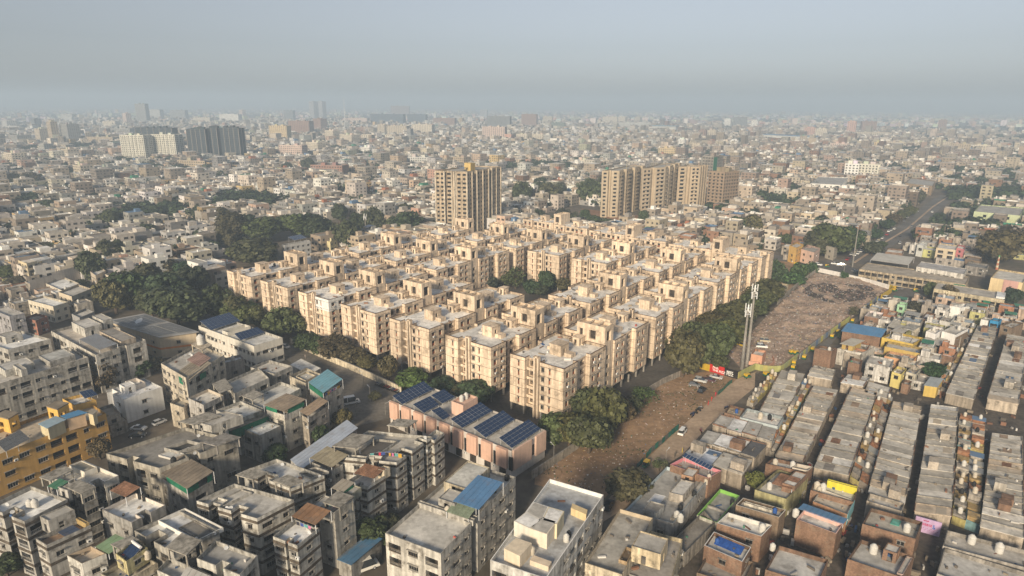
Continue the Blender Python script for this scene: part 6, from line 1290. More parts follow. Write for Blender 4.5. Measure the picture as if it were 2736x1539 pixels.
def yards(where, k, TL, TR, BR, BL, n, tanks=.6, h=2.0):
    a, b_, c, d = (at(k, *p, 1.5) for p in (TL, TR, BR, BL))
    for i in range(n):
        for side in (0, 1):
            q0 = [lerp(a, d, i/n), lerp(b_, c, i/n), lerp(b_, c, (i+1)/n), lerp(a, d, (i+1)/n)]
            q = [q0[0], lerp(q0[0], q0[1], .5), lerp(q0[3], q0[2], .5), q0[3]] if side == 0 else [lerp(q0[0], q0[1], .5), q0[1], q0[2], lerp(q0[3], q0[2], .5)]
            q = ccw(q); o = q[0]; Q = [sub(p, o) for p in q]
            r = thing('back_yard', f"walled back yard in {where}", 'yard', (*o, 0), 0, 'back yards of the terraces')
            hy = h * rnd.uniform(.7, 1.25); mb = MB(); I = inset(Q, .12)
            for e in range(4): mb.prism([Q[e], Q[(e+1) % 4], I[(e+1) % 4], I[e]], 0, hy)
            mb.obj('yard_wall', 'brick' if rnd.random() < .4 else 'plaster', r, rnd.choice([(0.34,0.17,0.10),(0.40,0.36,0.30),(0.46,0.43,0.38),(0.2,0.34,0.36),(0.46,0.40,0.16),(0.3,0.26,0.22)]))
            t0 = rnd.uniform(0, .35); R_ = [lerp(I[0], I[3], t0), lerp(I[1], I[2], t0), lerp(I[1], I[2], t0+.55), lerp(I[0], I[3], t0+.55)]; hr = hy + rnd.uniform(.1, 1.0); mb = MB(); mb.prism(R_, 0, hr); mb.obj('wash_room', 'brick' if rnd.random() < .45 else 'plaster', r, rnd.choice([(0.36,0.18,0.10),(0.36,0.33,0.29),(0.44,0.40,0.35),(0.42,0.30,0.14)]))
            if rnd.random() < .3: mb = MB(); mb.prism(inset(R_, -.25), hr + .02, hr + .1, True, True); mb.obj('sheet_roof', 'metal', r, rnd.choice([(0.30,0.31,0.31),(0.12,0.2,0.32),(0.3,0.26,0.2),(0.35,0.34,0.3)]))
            if rnd.random() < tanks:
                p = add(lerp(R_[0], R_[2], rnd.uniform(.35, .65)), o); tank(p, hr + .1, rnd.choice(('white','white','cream','cream','black')), rnd.uniform(.65, 1.0), where)
W = {}; BRK_ = (0.232,0.145,0.100)
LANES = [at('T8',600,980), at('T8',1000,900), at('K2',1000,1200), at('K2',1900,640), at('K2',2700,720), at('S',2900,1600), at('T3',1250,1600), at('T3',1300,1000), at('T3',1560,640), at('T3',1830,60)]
struct('alley_shade_sheet', LANES, 0.026, 'alley')  # dark sheet under the terraces, alley shade put into its colour
strip('the dirt-road terrace', 'T8', (790,960), (965,990), (805,1315), (625,1275), 9)
strip('the second long terrace', 'T4', (345,10), (530,45), (265,590), (55,545), 16)
strip('the third long terrace', 'T4', (632,25), (822,65), (612,690), (345,630), 15)
strip('the terrace left of the alley', 'T4', (945,130), (1160,172), (1035,905), (755,815), 19)
strip('the terrace right of the alley', 'T4', (1228,160), (1432,185), (1385,1000), (1105,960), 18)
strip('the rightmost lower terrace', 'T4', (1690,370), (1915,400), (1935,1170), (1600,1080), 18)
strip('the long upper terrace', 'K2', (2085,670), (2300,700), (2050,1449), (1755,1380), 19)
strip('the far right upper terrace', 'K2', (2400,760), (2620,800), (2520,1500), (2190,1440), 18)
strip('the short terrace by the market road', 'K2', (370,1090), (600,1140), (560,1240), (300,1190), 3); strip('the short upper terrace', 'K2', (720,1190), (960,1220), (890,1310), (650,1270), 2, roofs=[(0.5,0.5,0.49),(0.6,0.6,0.59)])
strip('the short terrace above the brick rooms', 'T4', (760,-20), (930,30), (900,110), (730,60), 2)
yards('the gap between second and third terraces', 'T4', (270,-5), (330,10), (50,520), (-20,500), 9, .5)
yards('the gap between third and fourth terraces', 'T4', (830,70), (935,130), (755,790), (620,700), 11, .62)
yards('the rightmost tank-filled gap', 'T4', (1445,230), (1640,270), (1595,1090), (1388,1010), 13, .62)
yards('the strip beside the first terrace', 'K5', (1560,660), (1700,690), (1240,1150), (1130,1110), 6, .7)
yards('the strip left of the upper long terrace', 'K2', (2000,640), (2080,660), (1750,1370), (1640,1340), 9, .6)
# crosswise rows near the dirt road
strip('the white-slabbed crosswise row', 'K3', (690,340), (590,428), (1085,602), (1172,478), 4, 4.2, [(0.66,0.66,0.66),(0.48,0.52,0.60),(0.42,0.40,0.36),(0.40,0.38,0.35)])
strip('the second crosswise row', 'K3', (790,220), (718,312), (1190,460), (1290,350), 4, 4.0, [(0.36,0.345,0.32),(0.66,0.66,0.66),(0.56,0.56,0.54),(0.10,0.10,0.105)])
strip('the third crosswise row', 'K3', (905,90), (832,172), (1335,325), (1375,210), 4, 4.0, [(0.38,0.36,0.33),(0.64,0.64,0.64),(0.38,0.36,0.33),(0.34,0.32,0.29)])
BRK, BRK2 = (0.232,0.145,0.100), (0.22,0.160,0.112)
def hb(label, k, L, N_, R, h, fl=1, **kw):
    kw.setdefault('mat', 'brick'); kw.setdefault('wall', BRK); kw.setdefault('kinds', 'w'); kw.setdefault('roof', rnd.choice([RG, RL, RD])); kw.setdefault('chance', .35); kw.setdefault('name', 'house'); kw.setdefault('cat', 'house'); kw.setdefault('pitch', 4.0)
    return bld(label, para(k, L, N_, R, h), h, fl, **kw)
b = hb('long grey flat house with light blue parapet beside the dirt road tree', 'K3', (95,895), (500,1005), (815,612), 4.6, wall=(0.44,0.42,0.40), mat='plaster', par=(0.42,0.50,0.55), roof=(0.33,0.32,0.30))
room(b, .55, .85, .42, .72, 2.2, (0.42,0.38,0.33), roofc=RL); room(b, .35, .65, .02, .2, 2.0, (0.5,0.49,0.46), roofc=RD); room(b, .2, .45, .3, .48, .12, RW, 'paint', 'white_pad', roofc=(0.62,0.64,0.68), door=False, ph=.05); room(b, .86, .98, .1, .95, .6, (0.4,0.36,0.3), 'plaster', 'divider', door=False); room(b, .5, .75, .8, .98, 2.4, (0.36,0.22,0.14), 'brick', roofc=RL)
btank(b, .95, .15, 'white', 1.2, 'the long grey house'); btank(b, 1.05, .12, 'white', 1.2, 'the long grey house'); btank(b, .9, .3, 'black', 1.0, 'the long grey house'); btank(b, .95, .6, 'black', 1.0, 'the long grey house'); btank(b, .98, .9, 'cream', .9, 'the long grey house')
b = hb('brick house with bubble-gum pink parapet and a row of solar panels', 'K3', (475,508), (800,625), (910,560), 5.6, par=(0.62,0.24,0.28), roof=RD, cop=(0.62,0.3,0.32)); q = [(603,408),(842,525),(812,556),(577,440)]; zs = [7.4,7.4,6.6,6.6]; solar_array('single row of solar panels above pink parapets', [at('K3', *q[m], zs[m]) for m in range(4)], zs, 9, 1, None, b.zr); btank(b, .95, .2, 'cream', .9, 'the pink-parapet house')
b = hb('roof terrace with lime green parapet', 'K3', (700,935), (872,1000), (1062,770), 3.4, wall=(0.44,0.43,0.38), mat='plaster', par=(0.22,0.46,0.10), cop=(0.25,0.48,0.12), roof=(0.32,0.31,0.29)); btank(b, .9, .75, 'black', .9, 'the lime green terrace'); room(b, -.02, 1.0, .42, .45, .5, (0.3,0.28,0.26), 'plaster', 'divider', door=False)
hb('dark-roofed low house with long grey wall', 'K3', (510,1135), (600,1255), (855,1000), 3.5, wall=(0.36,0.33,0.29), mat='plaster', roof=(0.20,0.185,0.165))
b = hb('brick house with mustard stained side wall', 'K3', (1190,720), (1455,800), (1640,620), 5.2, wall=(0.40,0.37,0.20), mat='plaster', roof=RG); sheet(b, .3, .95, .3, .7, b.zr+1.6, b.zr+2.2, (0.36,0.36,0.34), 'rust'); btank(b, .25, .3, 'white', 1.1, 'the mustard-walled house'); room(b, .6, 1.0, .35, .95, 2.2, BRK, 'brick', roofc=RL)
b = hb('brick house with white roof ledges below the second terrace', 'K3', (1282,500), (1625,575), (1682,525), 5.8, roof=(0.5,0.5,0.48)); btank(b, .15, .5, 'cream', 1.1, 'the brick house below the second terrace'); btank(b, .55, .7, 'white', 1.1, 'the brick house below the second terrace'); room(b, .62, 1.0, .2, .9, 1.0, (0.6,0.54,0.46), 'paint', 'roof_bay', roofc=(0.55,0.54,0.5), door=False, ph=.9)
b = hb('long brick house with cream ledge and clutter', 'K3', (1030,850), (1395,955), (1452,890), 6.2, 2, wall=BRK2, roof=RG, cop=(0.62,0.58,0.5)); btank(b, .8, .7, 'blue', .8, 'the long brick house with cream ledge'); room(b, .1, .75, .55, .75, .8, (0.6,0.56,0.48), 'plaster', 'ledge', door=False)
b = hb('brick house with white-edged roof and round white tank', 'K3', (870,1002), (1245,1115), (1335,1020), 6.4, 2, roof=RL, cop=(0.68,0.67,0.64), par=(0.6,0.58,0.54)); btank(b, .88, .6, 'white', 1.2, 'the white-edged brick house')
b = hb('brick house draped with a bright blue tarpaulin', 'K3', (762,1190), (1085,1330), (1160,1205), 6.2, 2, roof=RL, cop=(0.66,0.65,0.63)); sheet(b, .15, .85, .45, .95, b.zr+.35, b.zr+.5, (0.03,0.10,0.36), 'net', 'tarpaulin', posts=False); btank(b, .2, .6, 'blue', .8, 'the tarpaulin roof'); b2 = hb('junk-filled low brick yard house at the bottom edge', 'K3', (700,1420), (1080,1540), (1180,1330), 3.4, wall=BRK2, roof=RD)
b = hb('brick house with pale pink parapet and leaning bicycle, lower right', 'T4', (215,1020), (515,1130), (568,1055), 6.4, 2, par=(0.66,0.42,0.36), cop=(0.66,0.44,0.38), roof=RL); sheet(b, -.15, 1.0, .95, 1.7, b.zr+.9, b.zr+.5, (0.10,0.24,0.42)); btank(b, -.12, .5, 'white', 1.2, 'the pink-trimmed brick house')
b = hb('broad brick house with mint patch on its roof, lower right', 'T4', (712,1055), (1115,1170), (1168,1040), 6.2, 2, roof=(0.36,0.335,0.29)); btank(b, .78, .45, 'white', 1.2, 'the broad brick house'); room(b, .45, .62, .6, .9, .15, (0.1,0.36,0.3), 'paint', 'mint_patch', roofc=(0.12,0.40,0.33), door=False, ph=.05)
b = hb('brick house with white-streaked roof at the bottom edge', 'T4', (600,1320), (1015,1460), (1105,1300), 5.8, 2, roof=(0.38,0.37,0.35)); btank(b, .3, .75, 'white', 1.3, 'the white-streaked roof'); room(b, .5, .75, .6, .95, 2.4, BRK, 'brick', roofc=RL); room(b, .88, .99, .1, .9, 1.0, (0.5,0.38,0.33), 'plaster', 'shelter', door=False)
b = hb('brick house with flaking white roof at the bottom edge', 'T4', (-20,1400), (370,1520), (455,1325), 6, 2, roof=(0.46,0.45,0.43)); btank(b, -.1, .9, 'white', 1.0, 'the flaking white roof')
b = hb('wide grey flat house at the lower right corner', 'T4', (1320,1220), (2000,1400), (2010,1270), 4.4, wall=(0.40,0.37,0.33), mat='plaster', roof=(0.38,0.36,0.33)); btank(b, .3, .8, 'white', 1.3, 'the wide grey corner house'); btank(b, .62, .7, 'white', 1.4, 'the wide grey corner house')
hb('grey flat house cut by the bottom right corner', 'T4', (1275,1430), (1990,1660), (2010,1440), 4.2, wall=(0.40,0.37,0.33), mat='plaster', roof=(0.40,0.39,0.37))
b = hb('brick house with bright yellow back wall', 'T4', (322,800), (645,890), (672,800), 5.6, roof=RL); room(b, .3, 1.0, .85, 1.0, 1.8, (0.62,0.55,0.06), 'paint', 'yellow_wall', door=False); btank(b, .1, .5, 'cream', 1.2, 'the brick house with yellow back wall'); btank(b, .25, .5, 'white', 1.2, 'the brick house with yellow back wall')
b = hb('mottled-roof house with turquoise side wall', 'T4', (340,885), (600,985), (652,880), 5.2, roof=(0.44,0.40,0.34), par=(0.5,0.46,0.4), wall=(0.34,0.19,0.11)); mb = MB(); A_, B_ = rp(b, 1, 0), rp(b, 1, 1); n2 = unit(sub(B_, A_)); mb.obox(add(lerp(A_, B_, .5), mulv((n2[1], -n2[0]), .06)), n2, hypot(*sub(B_, A_)), .1, 2.5, 5.3); mb.obj('turquoise_face', 'paint', b.root, (0.2,0.42,0.46)); btank(b, -.02, .9, 'cream', 1.0, 'the mottled-roof house')
b = hb('cream-stepped wall house below the fourth terrace', 'T4', (745,880), (1010,960), (1030,900), 4.4, wall=(0.46,0.41,0.35), mat='plaster', roof=RG)
b = hb('brick court house with blue barrel beside the dirt road', 'K5', (745,1300), (1010,1375), (1095,1235), 4.6, roof=(0.40,0.32,0.22)); btank(b, .6, .6, 'blue', .8, 'the brick court house')
b = hb('flat house with pink front ledge below the first terrace', 'K5', (1010,1382), (1660,1540), (1765,1375), 4.4, wall=(0.46,0.52,0.54), mat='paint', roof=RL, kinds='ww', chance=.9); btank(b, .45, .6, 'cream', 1.2, 'the house with pink front ledge'); btank(b, .68, .7, 'black', 1.0, 'the house with pink front ledge')
# poster
p0, p1 = at('T4',1110,1035,2.2), at('T4',1305,1090,2.2); d = unit(sub(p1, p0)); L = hypot(*sub(p1, p0)); r = thing('poster_wall', 'lilac painted poster wall with red and blue lettering at an alley end', 'poster', (*p0, 0))
mb = MB(); mb.obox(mulv(d, L/2), d, L, .25, 0, 3.6); mb.obj('panel', 'paint', r, (0.50,0.36,0.56)); nn = (d[1], -d[0]); letter(r, '\u0ab8\u0ab0\u0a95\u0abe\u0ab0', .9, L*.22, 1.9, d, nn, (0.42,0.03,0.10), .14); letter(r, '\u0aa6\u0ac1', 1.1, L*.68, 1.85, d, nn, (0.03,0.12,0.42), .14); letter(r, '\u0aaa\u0acd\u0ab2\u0abe\u0ab8\u0acd\u0a9f\u0abf\u0a95', .32, L*.3, 3.0, d, nn, (0.42,0.03,0.10), .14)
for k in range(14): mb = MB(); mb.obox(add(mulv(d, L*(.25 + k*.05)), mulv(nn, .135)), d, .14, .02, .7 + (k % 3)*.28, .85 + (k % 3)*.28); mb.obj('dot', 'plain', r, (0.30,0.08,0.22))
# --- crowded quarter
def kh(label, L, N_, R, h, fl=2, **kw): return hb(label, 'K2', L, N_, R, h, fl, **kw)
b = kh('large brick hall with wide blue sheet roof', (672,722), (1070,785), (1122,720), 6.2, 2, kinds='', ph=.2, name='hall', cat='hall'); sheet(b, -.03, 1.03, -.05, 1.05, 6.2, 6.9, (0.09,0.24,0.44), posts=False)
b = kh('tall blank brick house at the bend of the market road', (380,905), (560,935), (617,905), 7.2, kinds=''); btank(b, .7, .5, 'white', 1.0, 'the tall blank brick house')
b = kh('pale patched house with tin-roofed room on top', (620,905), (870,955), (1018,890), 6.2, mat='plaster', wall=(0.56,0.53,0.48), roof=RG, kinds='w'); room(b, .05, .5, .2, .8, 2.4, (0.46,0.33,0.12), 'paint', roofc=RL); sheet(b, .0, .58, .1, .9, b.zr+2.5, b.zr+2.9, (0.46,0.43,0.36), posts=False)
b = kh('mustard yellow double house with long balcony', (1085,790), (1410,860), (1522,795), 6.4, 2, mat='paint', wall=(0.58,0.42,0.10), kinds='bw', chance=.9); canopy(b, .2, .6, 1.1, 1.9, 2.6, (0.42,0.40,0.36)); sheet(b, .05, .45, .6, 1.5, b.zr+2.2, b.zr+2.6, (0.42,0.39,0.34))
b = kh('ochre house below the mustard one', (1115,885), (1480,960), (1510,900), 6.0, 2, mat='paint', wall=(0.50,0.36,0.12), kinds='w'); kh('peach house with striped red awning', (1112,985), (1405,1045), (1452,990), 5.6, 1, mat='paint', wall=(0.62,0.36,0.20), kinds='w', chance=.9)
b = kh('white two-storey house with stair room, crowded quarter', (1550,725), (1650,755), (1735,700), 8, 2, mat='paint', wall=(0.76,0.75,0.74), par=(0.72,0.7,0.68), kinds='w', chance=.9); btank(b, .3, .6, 'white', 1.1, 'the white house of the crowded quarter')
b = kh('white and brick house with sloped white wall', (1715,725), (1860,765), (1995,695), 8.2, 2, mat='paint', wall=(0.74,0.73,0.71), kinds='w', chance=.5); btank(b, .5, .8, 'white', 1.1, 'the white and brick house'); mb = MB(); A_, B_ = rp(b, 1, .02), rp(b, 1, .98); n2 = unit(sub(B_, A_)); mb.obox(add(lerp(A_, B_, .5), mulv((n2[1], -n2[0]), .06)), n2, hypot(*sub(B_, A_)), .1, .2, 7); mb.obj('brick_face', 'brick', b.root, BRK2)
b = kh('open-roofed house under a grey sheet awning', (1500,860), (1690,900), (1755,850), 4.5, 1, mat='plaster', wall=(0.4,0.34,0.28)); sheet(b, -.05, 1.05, -.1, 1.1, b.zr+2.0, b.zr+2.3, (0.42,0.40,0.36)); kh('house with pale blue flat roof', (1440,1075), (1600,1100), (1665,1030), 4, 1, mat='plaster', wall=(0.45,0.38,0.32), roof=(0.5,0.54,0.6)); kh('house with clean white roof yard', (1700,970), (1830,1000), (1885,940), 4.2, 1, roof=(0.6,0.61,0.64))
kh('narrow yellow house front with windows', (1190,1150), (1290,1180), (1345,1120), 5.4, 2, mat='paint', wall=(0.64,0.54,0.20), kinds='w', chance=.9); kh('cream box house beside the narrow yellow one', (1340,1150), (1440,1180), (1495,1120), 5.4, 2, mat='plaster', wall=(0.6,0.56,0.46), kinds='w', chance=.8); b = kh('yellow hut with grey sheet roof', (1535,1290), (1665,1310), (1722,1240), 4, 1, mat='paint', wall=(0.58,0.42,0.12)); sheet(b, -.05, 1.05, -.05, 1.05, 4.0, 4.5, (0.34,0.37,0.38), posts=False); kh('small square blank brick house', (735,1045), (850,1075), (885,1030), 5, 1, kinds=''); kh('small brick room by the yellow house', (1295,1270), (1370,1290), (1400,1250), 3.6, 1, kinds='')
b = kh('brick house with rosy white crenellated parapet', (905,565), (1050,592), (1103,535), 6.6, 2, par=(0.66,0.58,0.57), cop=(0.7,0.62,0.6)); btank(b, .5, .6, 'white', 1.2, 'the crenellated brick house'); kh('grey house with pale terrace below the crenellated one', (870,660), (985,680), (1035,640), 4.5, 1, mat='plaster', wall=(0.42,0.35,0.3), roof=RL)
kh('mint green house by the market road', (1250,440), (1330,455), (1355,430), 6, 2, mat='paint', wall=(0.34,0.56,0.36), kinds='w', chance=.9); kh('grey round-fronted kiosk house by the market road', (1160,395), (1250,405), (1285,380), 6, 2, mat='paint', wall=(0.5,0.46,0.4), kinds='')
b = kh('bright white house with open upper floor', (1800,460), (1910,480), (2045,455), 7, 2, mat='paint', wall=(0.76,0.76,0.74), roof=RW, kinds='b'); kh('vivid blue balconied house', (2222,610), (2310,625), (2345,600), 6.2, 2, mat='paint', wall=(0.04,0.24,0.46), kinds='b'); kh('brown brick house right of the blue one', (2330,660), (2450,690), (2574,640), 5.5, 2, wall=BRK2); kh('white panel-fronted house left of the blue one', (2125,600), (2200,615), (2225,590), 6, 2, mat='paint', wall=(0.7,0.69,0.66), kinds='w')
kh('small tin-roofed grey-blue house', (1225,600), (1320,615), (1350,580), 4.6, 1, mat='paint', wall=(0.5,0.46,0.42), roof=(0.26,0.34,0.42)); b = kh('house with pale sheet room on top', (1140,700), (1240,725), (1300,660), 5.6, 2, mat='plaster', wall=(0.44,0.36,0.29)); sheet(b, 0, 1, 0, 1, b.zr+1.9, b.zr+2.3, (0.5,0.46,0.38)); kh('brick-sided house with blue-white roof', (1495,590), (1590,615), (1650,545), 5.4, 2, roof=(0.56,0.58,0.62)); kh('pale cube house with balcony', (1690,610), (1800,635), (1850,580), 5.4, 2, mat='paint', wall=(0.6,0.59,0.56), kinds='w')
# galleries (two-storey rows with open fronts)
def gal(label, k, L, N_, R, h, fl, **kw): return bld(label, para(k, L, N_, R, h), h, fl, mat='plaster', name='gallery_building', cat='building', chance=.95, **kw)
b = gal('long two-storey gallery row with shop fronts facing the market', 'K4', (535,735), (1850,925), (1900,830), 6.4, 2, wall=(0.46,0.38,0.27), roof=(0.34,0.30,0.25), kinds='bbw', pitch=3.0, ph=.4); sheet(b, .03, .42, 1.0, 1.9, 8.2, 9.4, (0.50,0.48,0.43)); net(b, .9, -.02, 1.0, -.02, 3.0, 6.0)
gal('white upper gallery with row of dark doors', 'K4', (1245,705), (1830,800), (1870,730), 8.6, 2, wall=(0.68,0.65,0.60), roof=(0.36,0.35,0.35), kinds='wb', pitch=2.8, ph=.3)
b = gal('cream and green netted gallery block right of the market', 'K4', (1460,975), (2335,1120), (2350,1030), 7.6, 2, wall=(0.54,0.47,0.33), roof=(0.40,0.37,0.33), kinds='bbw', pitch=3.0, ph=.4); net(b, .72, -.02, .82, -.02, 1.5, 6); room(b, .88, 1, .2, .9, .8, RW, 'paint', 'white_roof', roofc=(0.68,0.7,0.72), door=False, ph=.1)
b = hb('cream mosque with pink panel and arched front', 'K4', (2165,840), (2560,905), (2640,790), 8.2, 2, mat='paint', wall=(0.68,0.54,0.32), roof=(0.5,0.48,0.44), kinds='', name='mosque', cat='mosque'); A_, B_ = rp(b, .42, 0), rp(b, .88, 0); d = unit(sub(B_, A_)); mb = MB(); mb.obox(add(lerp(A_, B_, .5), mulv((d[1], -d[0]), .1)), d, hypot(*sub(B_, A_)), .3, 0, 8.3); mb.obj('pink_panel', 'paint', b.root, (0.56,0.34,0.30))
g = at('K4',2235,740); mh = up('K4',2240,565,g[1]); r = thing('minaret', 'slim striped minaret with green tip on the right', 'minaret', (*g, 0))
for k in range(6): mb = MB(); mb.lathe([(.75 - .08*k, mh*k/6.6), (.72 - .08*k, mh*(k+1)/6.6 - .15), (.95 - .08*k, mh*(k+1)/6.6)], 10); mb.obj('shaft_ring', 'paint', r, (0.66,0.60,0.44) if k % 2 else (0.5,0.2,0.12))
mb = MB(); mb.lathe([(.45, mh*.91), (.5, mh*.95), (.05, mh)], 10); mb.obj('tip', 'paint', r, (0.1,0.36,0.14))
for (lab, L_, N_, R_, h, c, mt, rc) in (('brick house with white roof beside the main road', (862,520), (1070,540), (1092,495), 6, BRK, 'brick', (0.6,0.58,0.54)), ('blue-roofed low market shed', (1490,590), (1835,640), (1860,600), 4, (0.4,0.36,0.32), 'plaster', (0.10,0.22,0.40)), ('dark sheet-roofed brick shed', (1850,610), (2030,640), (2055,600), 5, BRK2, 'brick', (0.25,0.22,0.2)), ('pink painted balcony house', (1740,470), (1830,490), (1850,450), 9, (0.58,0.22,0.24), 'paint', RL), ('cream three-storey balcony house', (1490,470), (1730,500), (1760,440), 9, (0.6,0.5,0.36), 'paint', RL), ('white and teal balcony house', (1255,430), (1330,445), (1380,410), 7.5, (0.68,0.69,0.66), 'paint', RW), ('green and pink painted low house', (1330,490), (1480,510), (1500,470), 5, (0.5,0.5,0.22), 'paint', RL), ('dark grey hall roof behind the galleries', (1850,690), (2110,730), (2140,680), 5, (0.3,0.28,0.26), 'plaster', (0.20,0.20,0.20)), ('low brick house right of the balcony houses', (1830,560), (2050,590), (2060,540), 5, (0.5,0.42,0.34), 'plaster', RG)):
    hb(lab, 'K4', L_, N_, R_, h, max(1, round(h/3.2)), wall=c, mat=mt, roof=rc, kinds='bw' if 'balcony' in lab else 'w', chance=.8)
for (k, L_, N_, R_, h, c, lab) in (('T12', (180,1310), (240,1330), (300,1300), 10, (0.66,0.42,0.14), 'bright orange three-storey house at the junction'), ('T12', (280,1340), (390,1370), (440,1330), 8, (0.62,0.44,0.36), 'pink-cream house beside the orange one'), ('T12', (490,1310), (560,1330), (590,1310), 8, (0.4,0.36,0.3), 'grey ruin house beside the roadside trees'), ('T12', (765,1205), (860,1230), (875,1180), 7.5, (0.56,0.48,0.36), 'cream corner house with painted roadside wall')):
    hb(lab, k, L_, N_, R_, h, max(1, round(h/3.2)), wall=c, mat='paint', kinds='w', chance=.9)
# small houses filling the crowded quarter
used = [sub(o.location, (0, 0, 0)) if False else (o.matrix_world.translation.x if False else o.location.x, o.location.y) for o in S.objects if o.parent is None and o.name.split('.')[0] in ('house', 'gallery_building', 'hall', 'mosque', 'row_house', 'tree', 'apartment_building')]
def fill(k, pts, label, n, seed, s0=4.5, s1=7.5, roadw=0):
    r_ = random.Random(seed); poly = ccw([at(*((k,) + p)) for p in pts]); xs = [p[0] for p in poly]; ys = [p[1] for p in poly]; done = []
    for t in range(n * 40):
        if len(done) >= n: break
        p = (r_.uniform(min(xs), max(xs)), r_.uniform(min(ys), max(ys))); s = r_.uniform(s0, s1)
        if not inside(poly, p) or near_road(p, 18) or any(hypot(p[0]-q[0], p[1]-q[1]) < (s + q[2]) * .62 for q in done) or any(hypot(p[0]-u[0], p[1]-u[1]) < s * .8 for u in used): continue
        done.append((p[0], p[1], s)); c = r_.choice([(0.34,0.17,0.10),(0.42,0.37,0.31),(0.5,0.46,0.40),(0.36,0.32,0.28),(0.6,0.58,0.55),(0.5,0.38,0.3),(0.46,0.44,0.2)]); h = r_.choice((3.2, 3.4, 5.8, 6.2)); q = at_angle(p[0], p[1], s, s * r_.uniform(.8, 1.3), GA + r_.gauss(0, .03)); cn = {0.34:'brick',0.42:'drab',0.5:'buff',0.36:'grey-brown',0.6:'pale',0.46:'olive'}[c[0]]
        b = bld(f"small {cn} {'two-storey' if h > 5 else 'low'} house {label}", q, h, 2 if h > 5 else 1, wall=c, mat='brick' if c[0] == .34 else 'plaster', roof=r_.choice([RG, RL, RD, RW, (0.3,0.36,0.42)]), kinds='w', chance=.7, ph=.6, name='house', cat='house', group='small houses of the crowded quarter')
        if r_.random() < .6: btank(b, r_.uniform(.2, .8), r_.uniform(.3, .8), r_.choice(('white','white','black')), 1.0, 'a small house')
        if r_.random() < .3: room(b, .1, .5, .3, .8, 2.2, c, 'plaster', roofc=RL)
        if r_.random() < .2: sheet(b, .1, .9, .1, .7, b.zr+1.9, b.zr+2.2, r_.choice([(0.36,0.35,0.32),(0.1,0.2,0.34),(0.03,0.18,0.1)]))
fill('K2', [(1100,480),(1500,420),(2100,560),(2050,700),(1900,1000),(1700,1300),(1200,1380),(700,1200),(860,640),(1000,520)], 'packed into the crowded quarter', 70, 3)
fill('K2', [(2080,470),(2574,560),(2640,720),(2330,700),(2060,660)], 'above the right-hand terraces', 16, 5)
fill('T5', [(-150,330),(220,320),(420,430),(560,500),(700,540),(600,600),(330,600),(150,560),(-150,540)], 'at the far left edge', 24, 12, 5.5, 8.5)
fill('K4', [(900,500),(1300,300),(2100,260),(2700,420),(2700,640),(2100,600),(1150,560)], 'behind the galleries', 60, 8, 6, 10)
fill('K4', [(-420,600),(-250,480),(0,400),(560,250),(560,330),(100,560),(-200,660)], 'at the road junction', 22, 4, 6, 9)
# junk on the near roofs and in the alleys
mb = MB(); JC = [((0.30,0.25,0.19),5),((0.16,0.14,0.12),5),((0.5,0.48,0.45),3),((0.22,0.12,0.08),3),((0.05,0.10,0.22),.8),((0.4,0.10,0.08),.6),((0.08,0.22,0.14),.7),((0.6,0.58,0.55),1.5)]
tops = []
for o in S.objects:
    n0 = o.name.split('.')[0]
    if o.parent is not None and n0 == 'roof' and o.parent.name.split('.')[0] in ('row_house', 'house', 'apartment_building', 'gallery_building') and len(o.data.polygons):
        me = o.data; z = max(v.co.z for v in me.vertices); V = [v.co for v in me.vertices if v.co.z > z - .01]
        if hypot(o.parent.location.x, o.parent.location.y) > 330: continue
        tops.append((o.parent.location.x, o.parent.location.y, z, V, o.parent.name.startswith('row')))
for (X, Y, z, V, row) in tops:
    for t in range(rnd.choice((0, 0, 1, 2)) if row else rnd.choice((2, 4, 7))):
        a, b_ = rnd.sample(V, 2); c = rnd.choice(V); u, v = rnd.uniform(.06, .5), rnd.uniform(0, .35) * rnd.choice((0, 1)); p = (X + a.x*(1-u) + b_.x*u, Y + a.y*(1-u) + b_.y*u); cen = (X + sum(q.x for q in V)/len(V), Y + sum(q.y for q in V)/len(V)); p = lerp(p, cen, rnd.uniform(.12, .5))
        mb.ci = jit(pick(JC), .7, 1.2); an = rnd.uniform(0, 3.1); l_ = rnd.choice((.3, .5, .8, 1.6)); mb.obox(p, (cos(an), sin(an)), l_, rnd.uniform(.15, .5), z, z + rnd.uniform(.06, .55))
k = 0
while k < 420:
    p = at('S', rnd.uniform(1900, 2736), rnd.uniform(950, 1539))
    if not inside(LANES, p) or p[1] < 90: k += .05; continue
    k += 1; mb.ci = jit(pick(JC), .6, 1.0); an = rnd.uniform(0, 3.1); mb.obox(p, (cos(an), sin(an)), rnd.uniform(.4, 1.6), rnd.uniform(.3, .7), .03, rnd.uniform(.4, 1.3))
for r in EST:
    mw = Matrix.Translation(r.location) @ Matrix.Rotation(r.rotation_euler.z, 4, 'Z')
    for t in range(rnd.randint(5, 12)):
        u, v = rnd.choice(((rnd.uniform(.6, 5), rnd.uniform(1, 23)), (rnd.uniform(12.6, 18.8), rnd.uniform(1, 22)), (rnd.uniform(6, 8), rnd.uniform(4, 22)))); p = mw @ Vector((u, v, 0)); mb.ci = jit(pick(JC), .6, 1.2); an = rnd.uniform(0, 3.1); mb.obox((p.x, p.y), (cos(an), sin(an)), rnd.choice((.4, .8, 1.5, 2.2)), rnd.uniform(.2, .7), BR + .01, BR + rnd.uniform(.08, .7))
    if rnd.random() < .4: p = mw @ Vector((rnd.uniform(5.5, 7.5), rnd.uniform(14, 20), 0)); tank((p.x, p.y), BR, rnd.choice(('black', 'white')), 1.0, 'an estate block roof')
tag(mb.obj('rooftop_clutter', 'litter'), 'odds and ends lying about on the near roofs and alleys', kind='stuff')
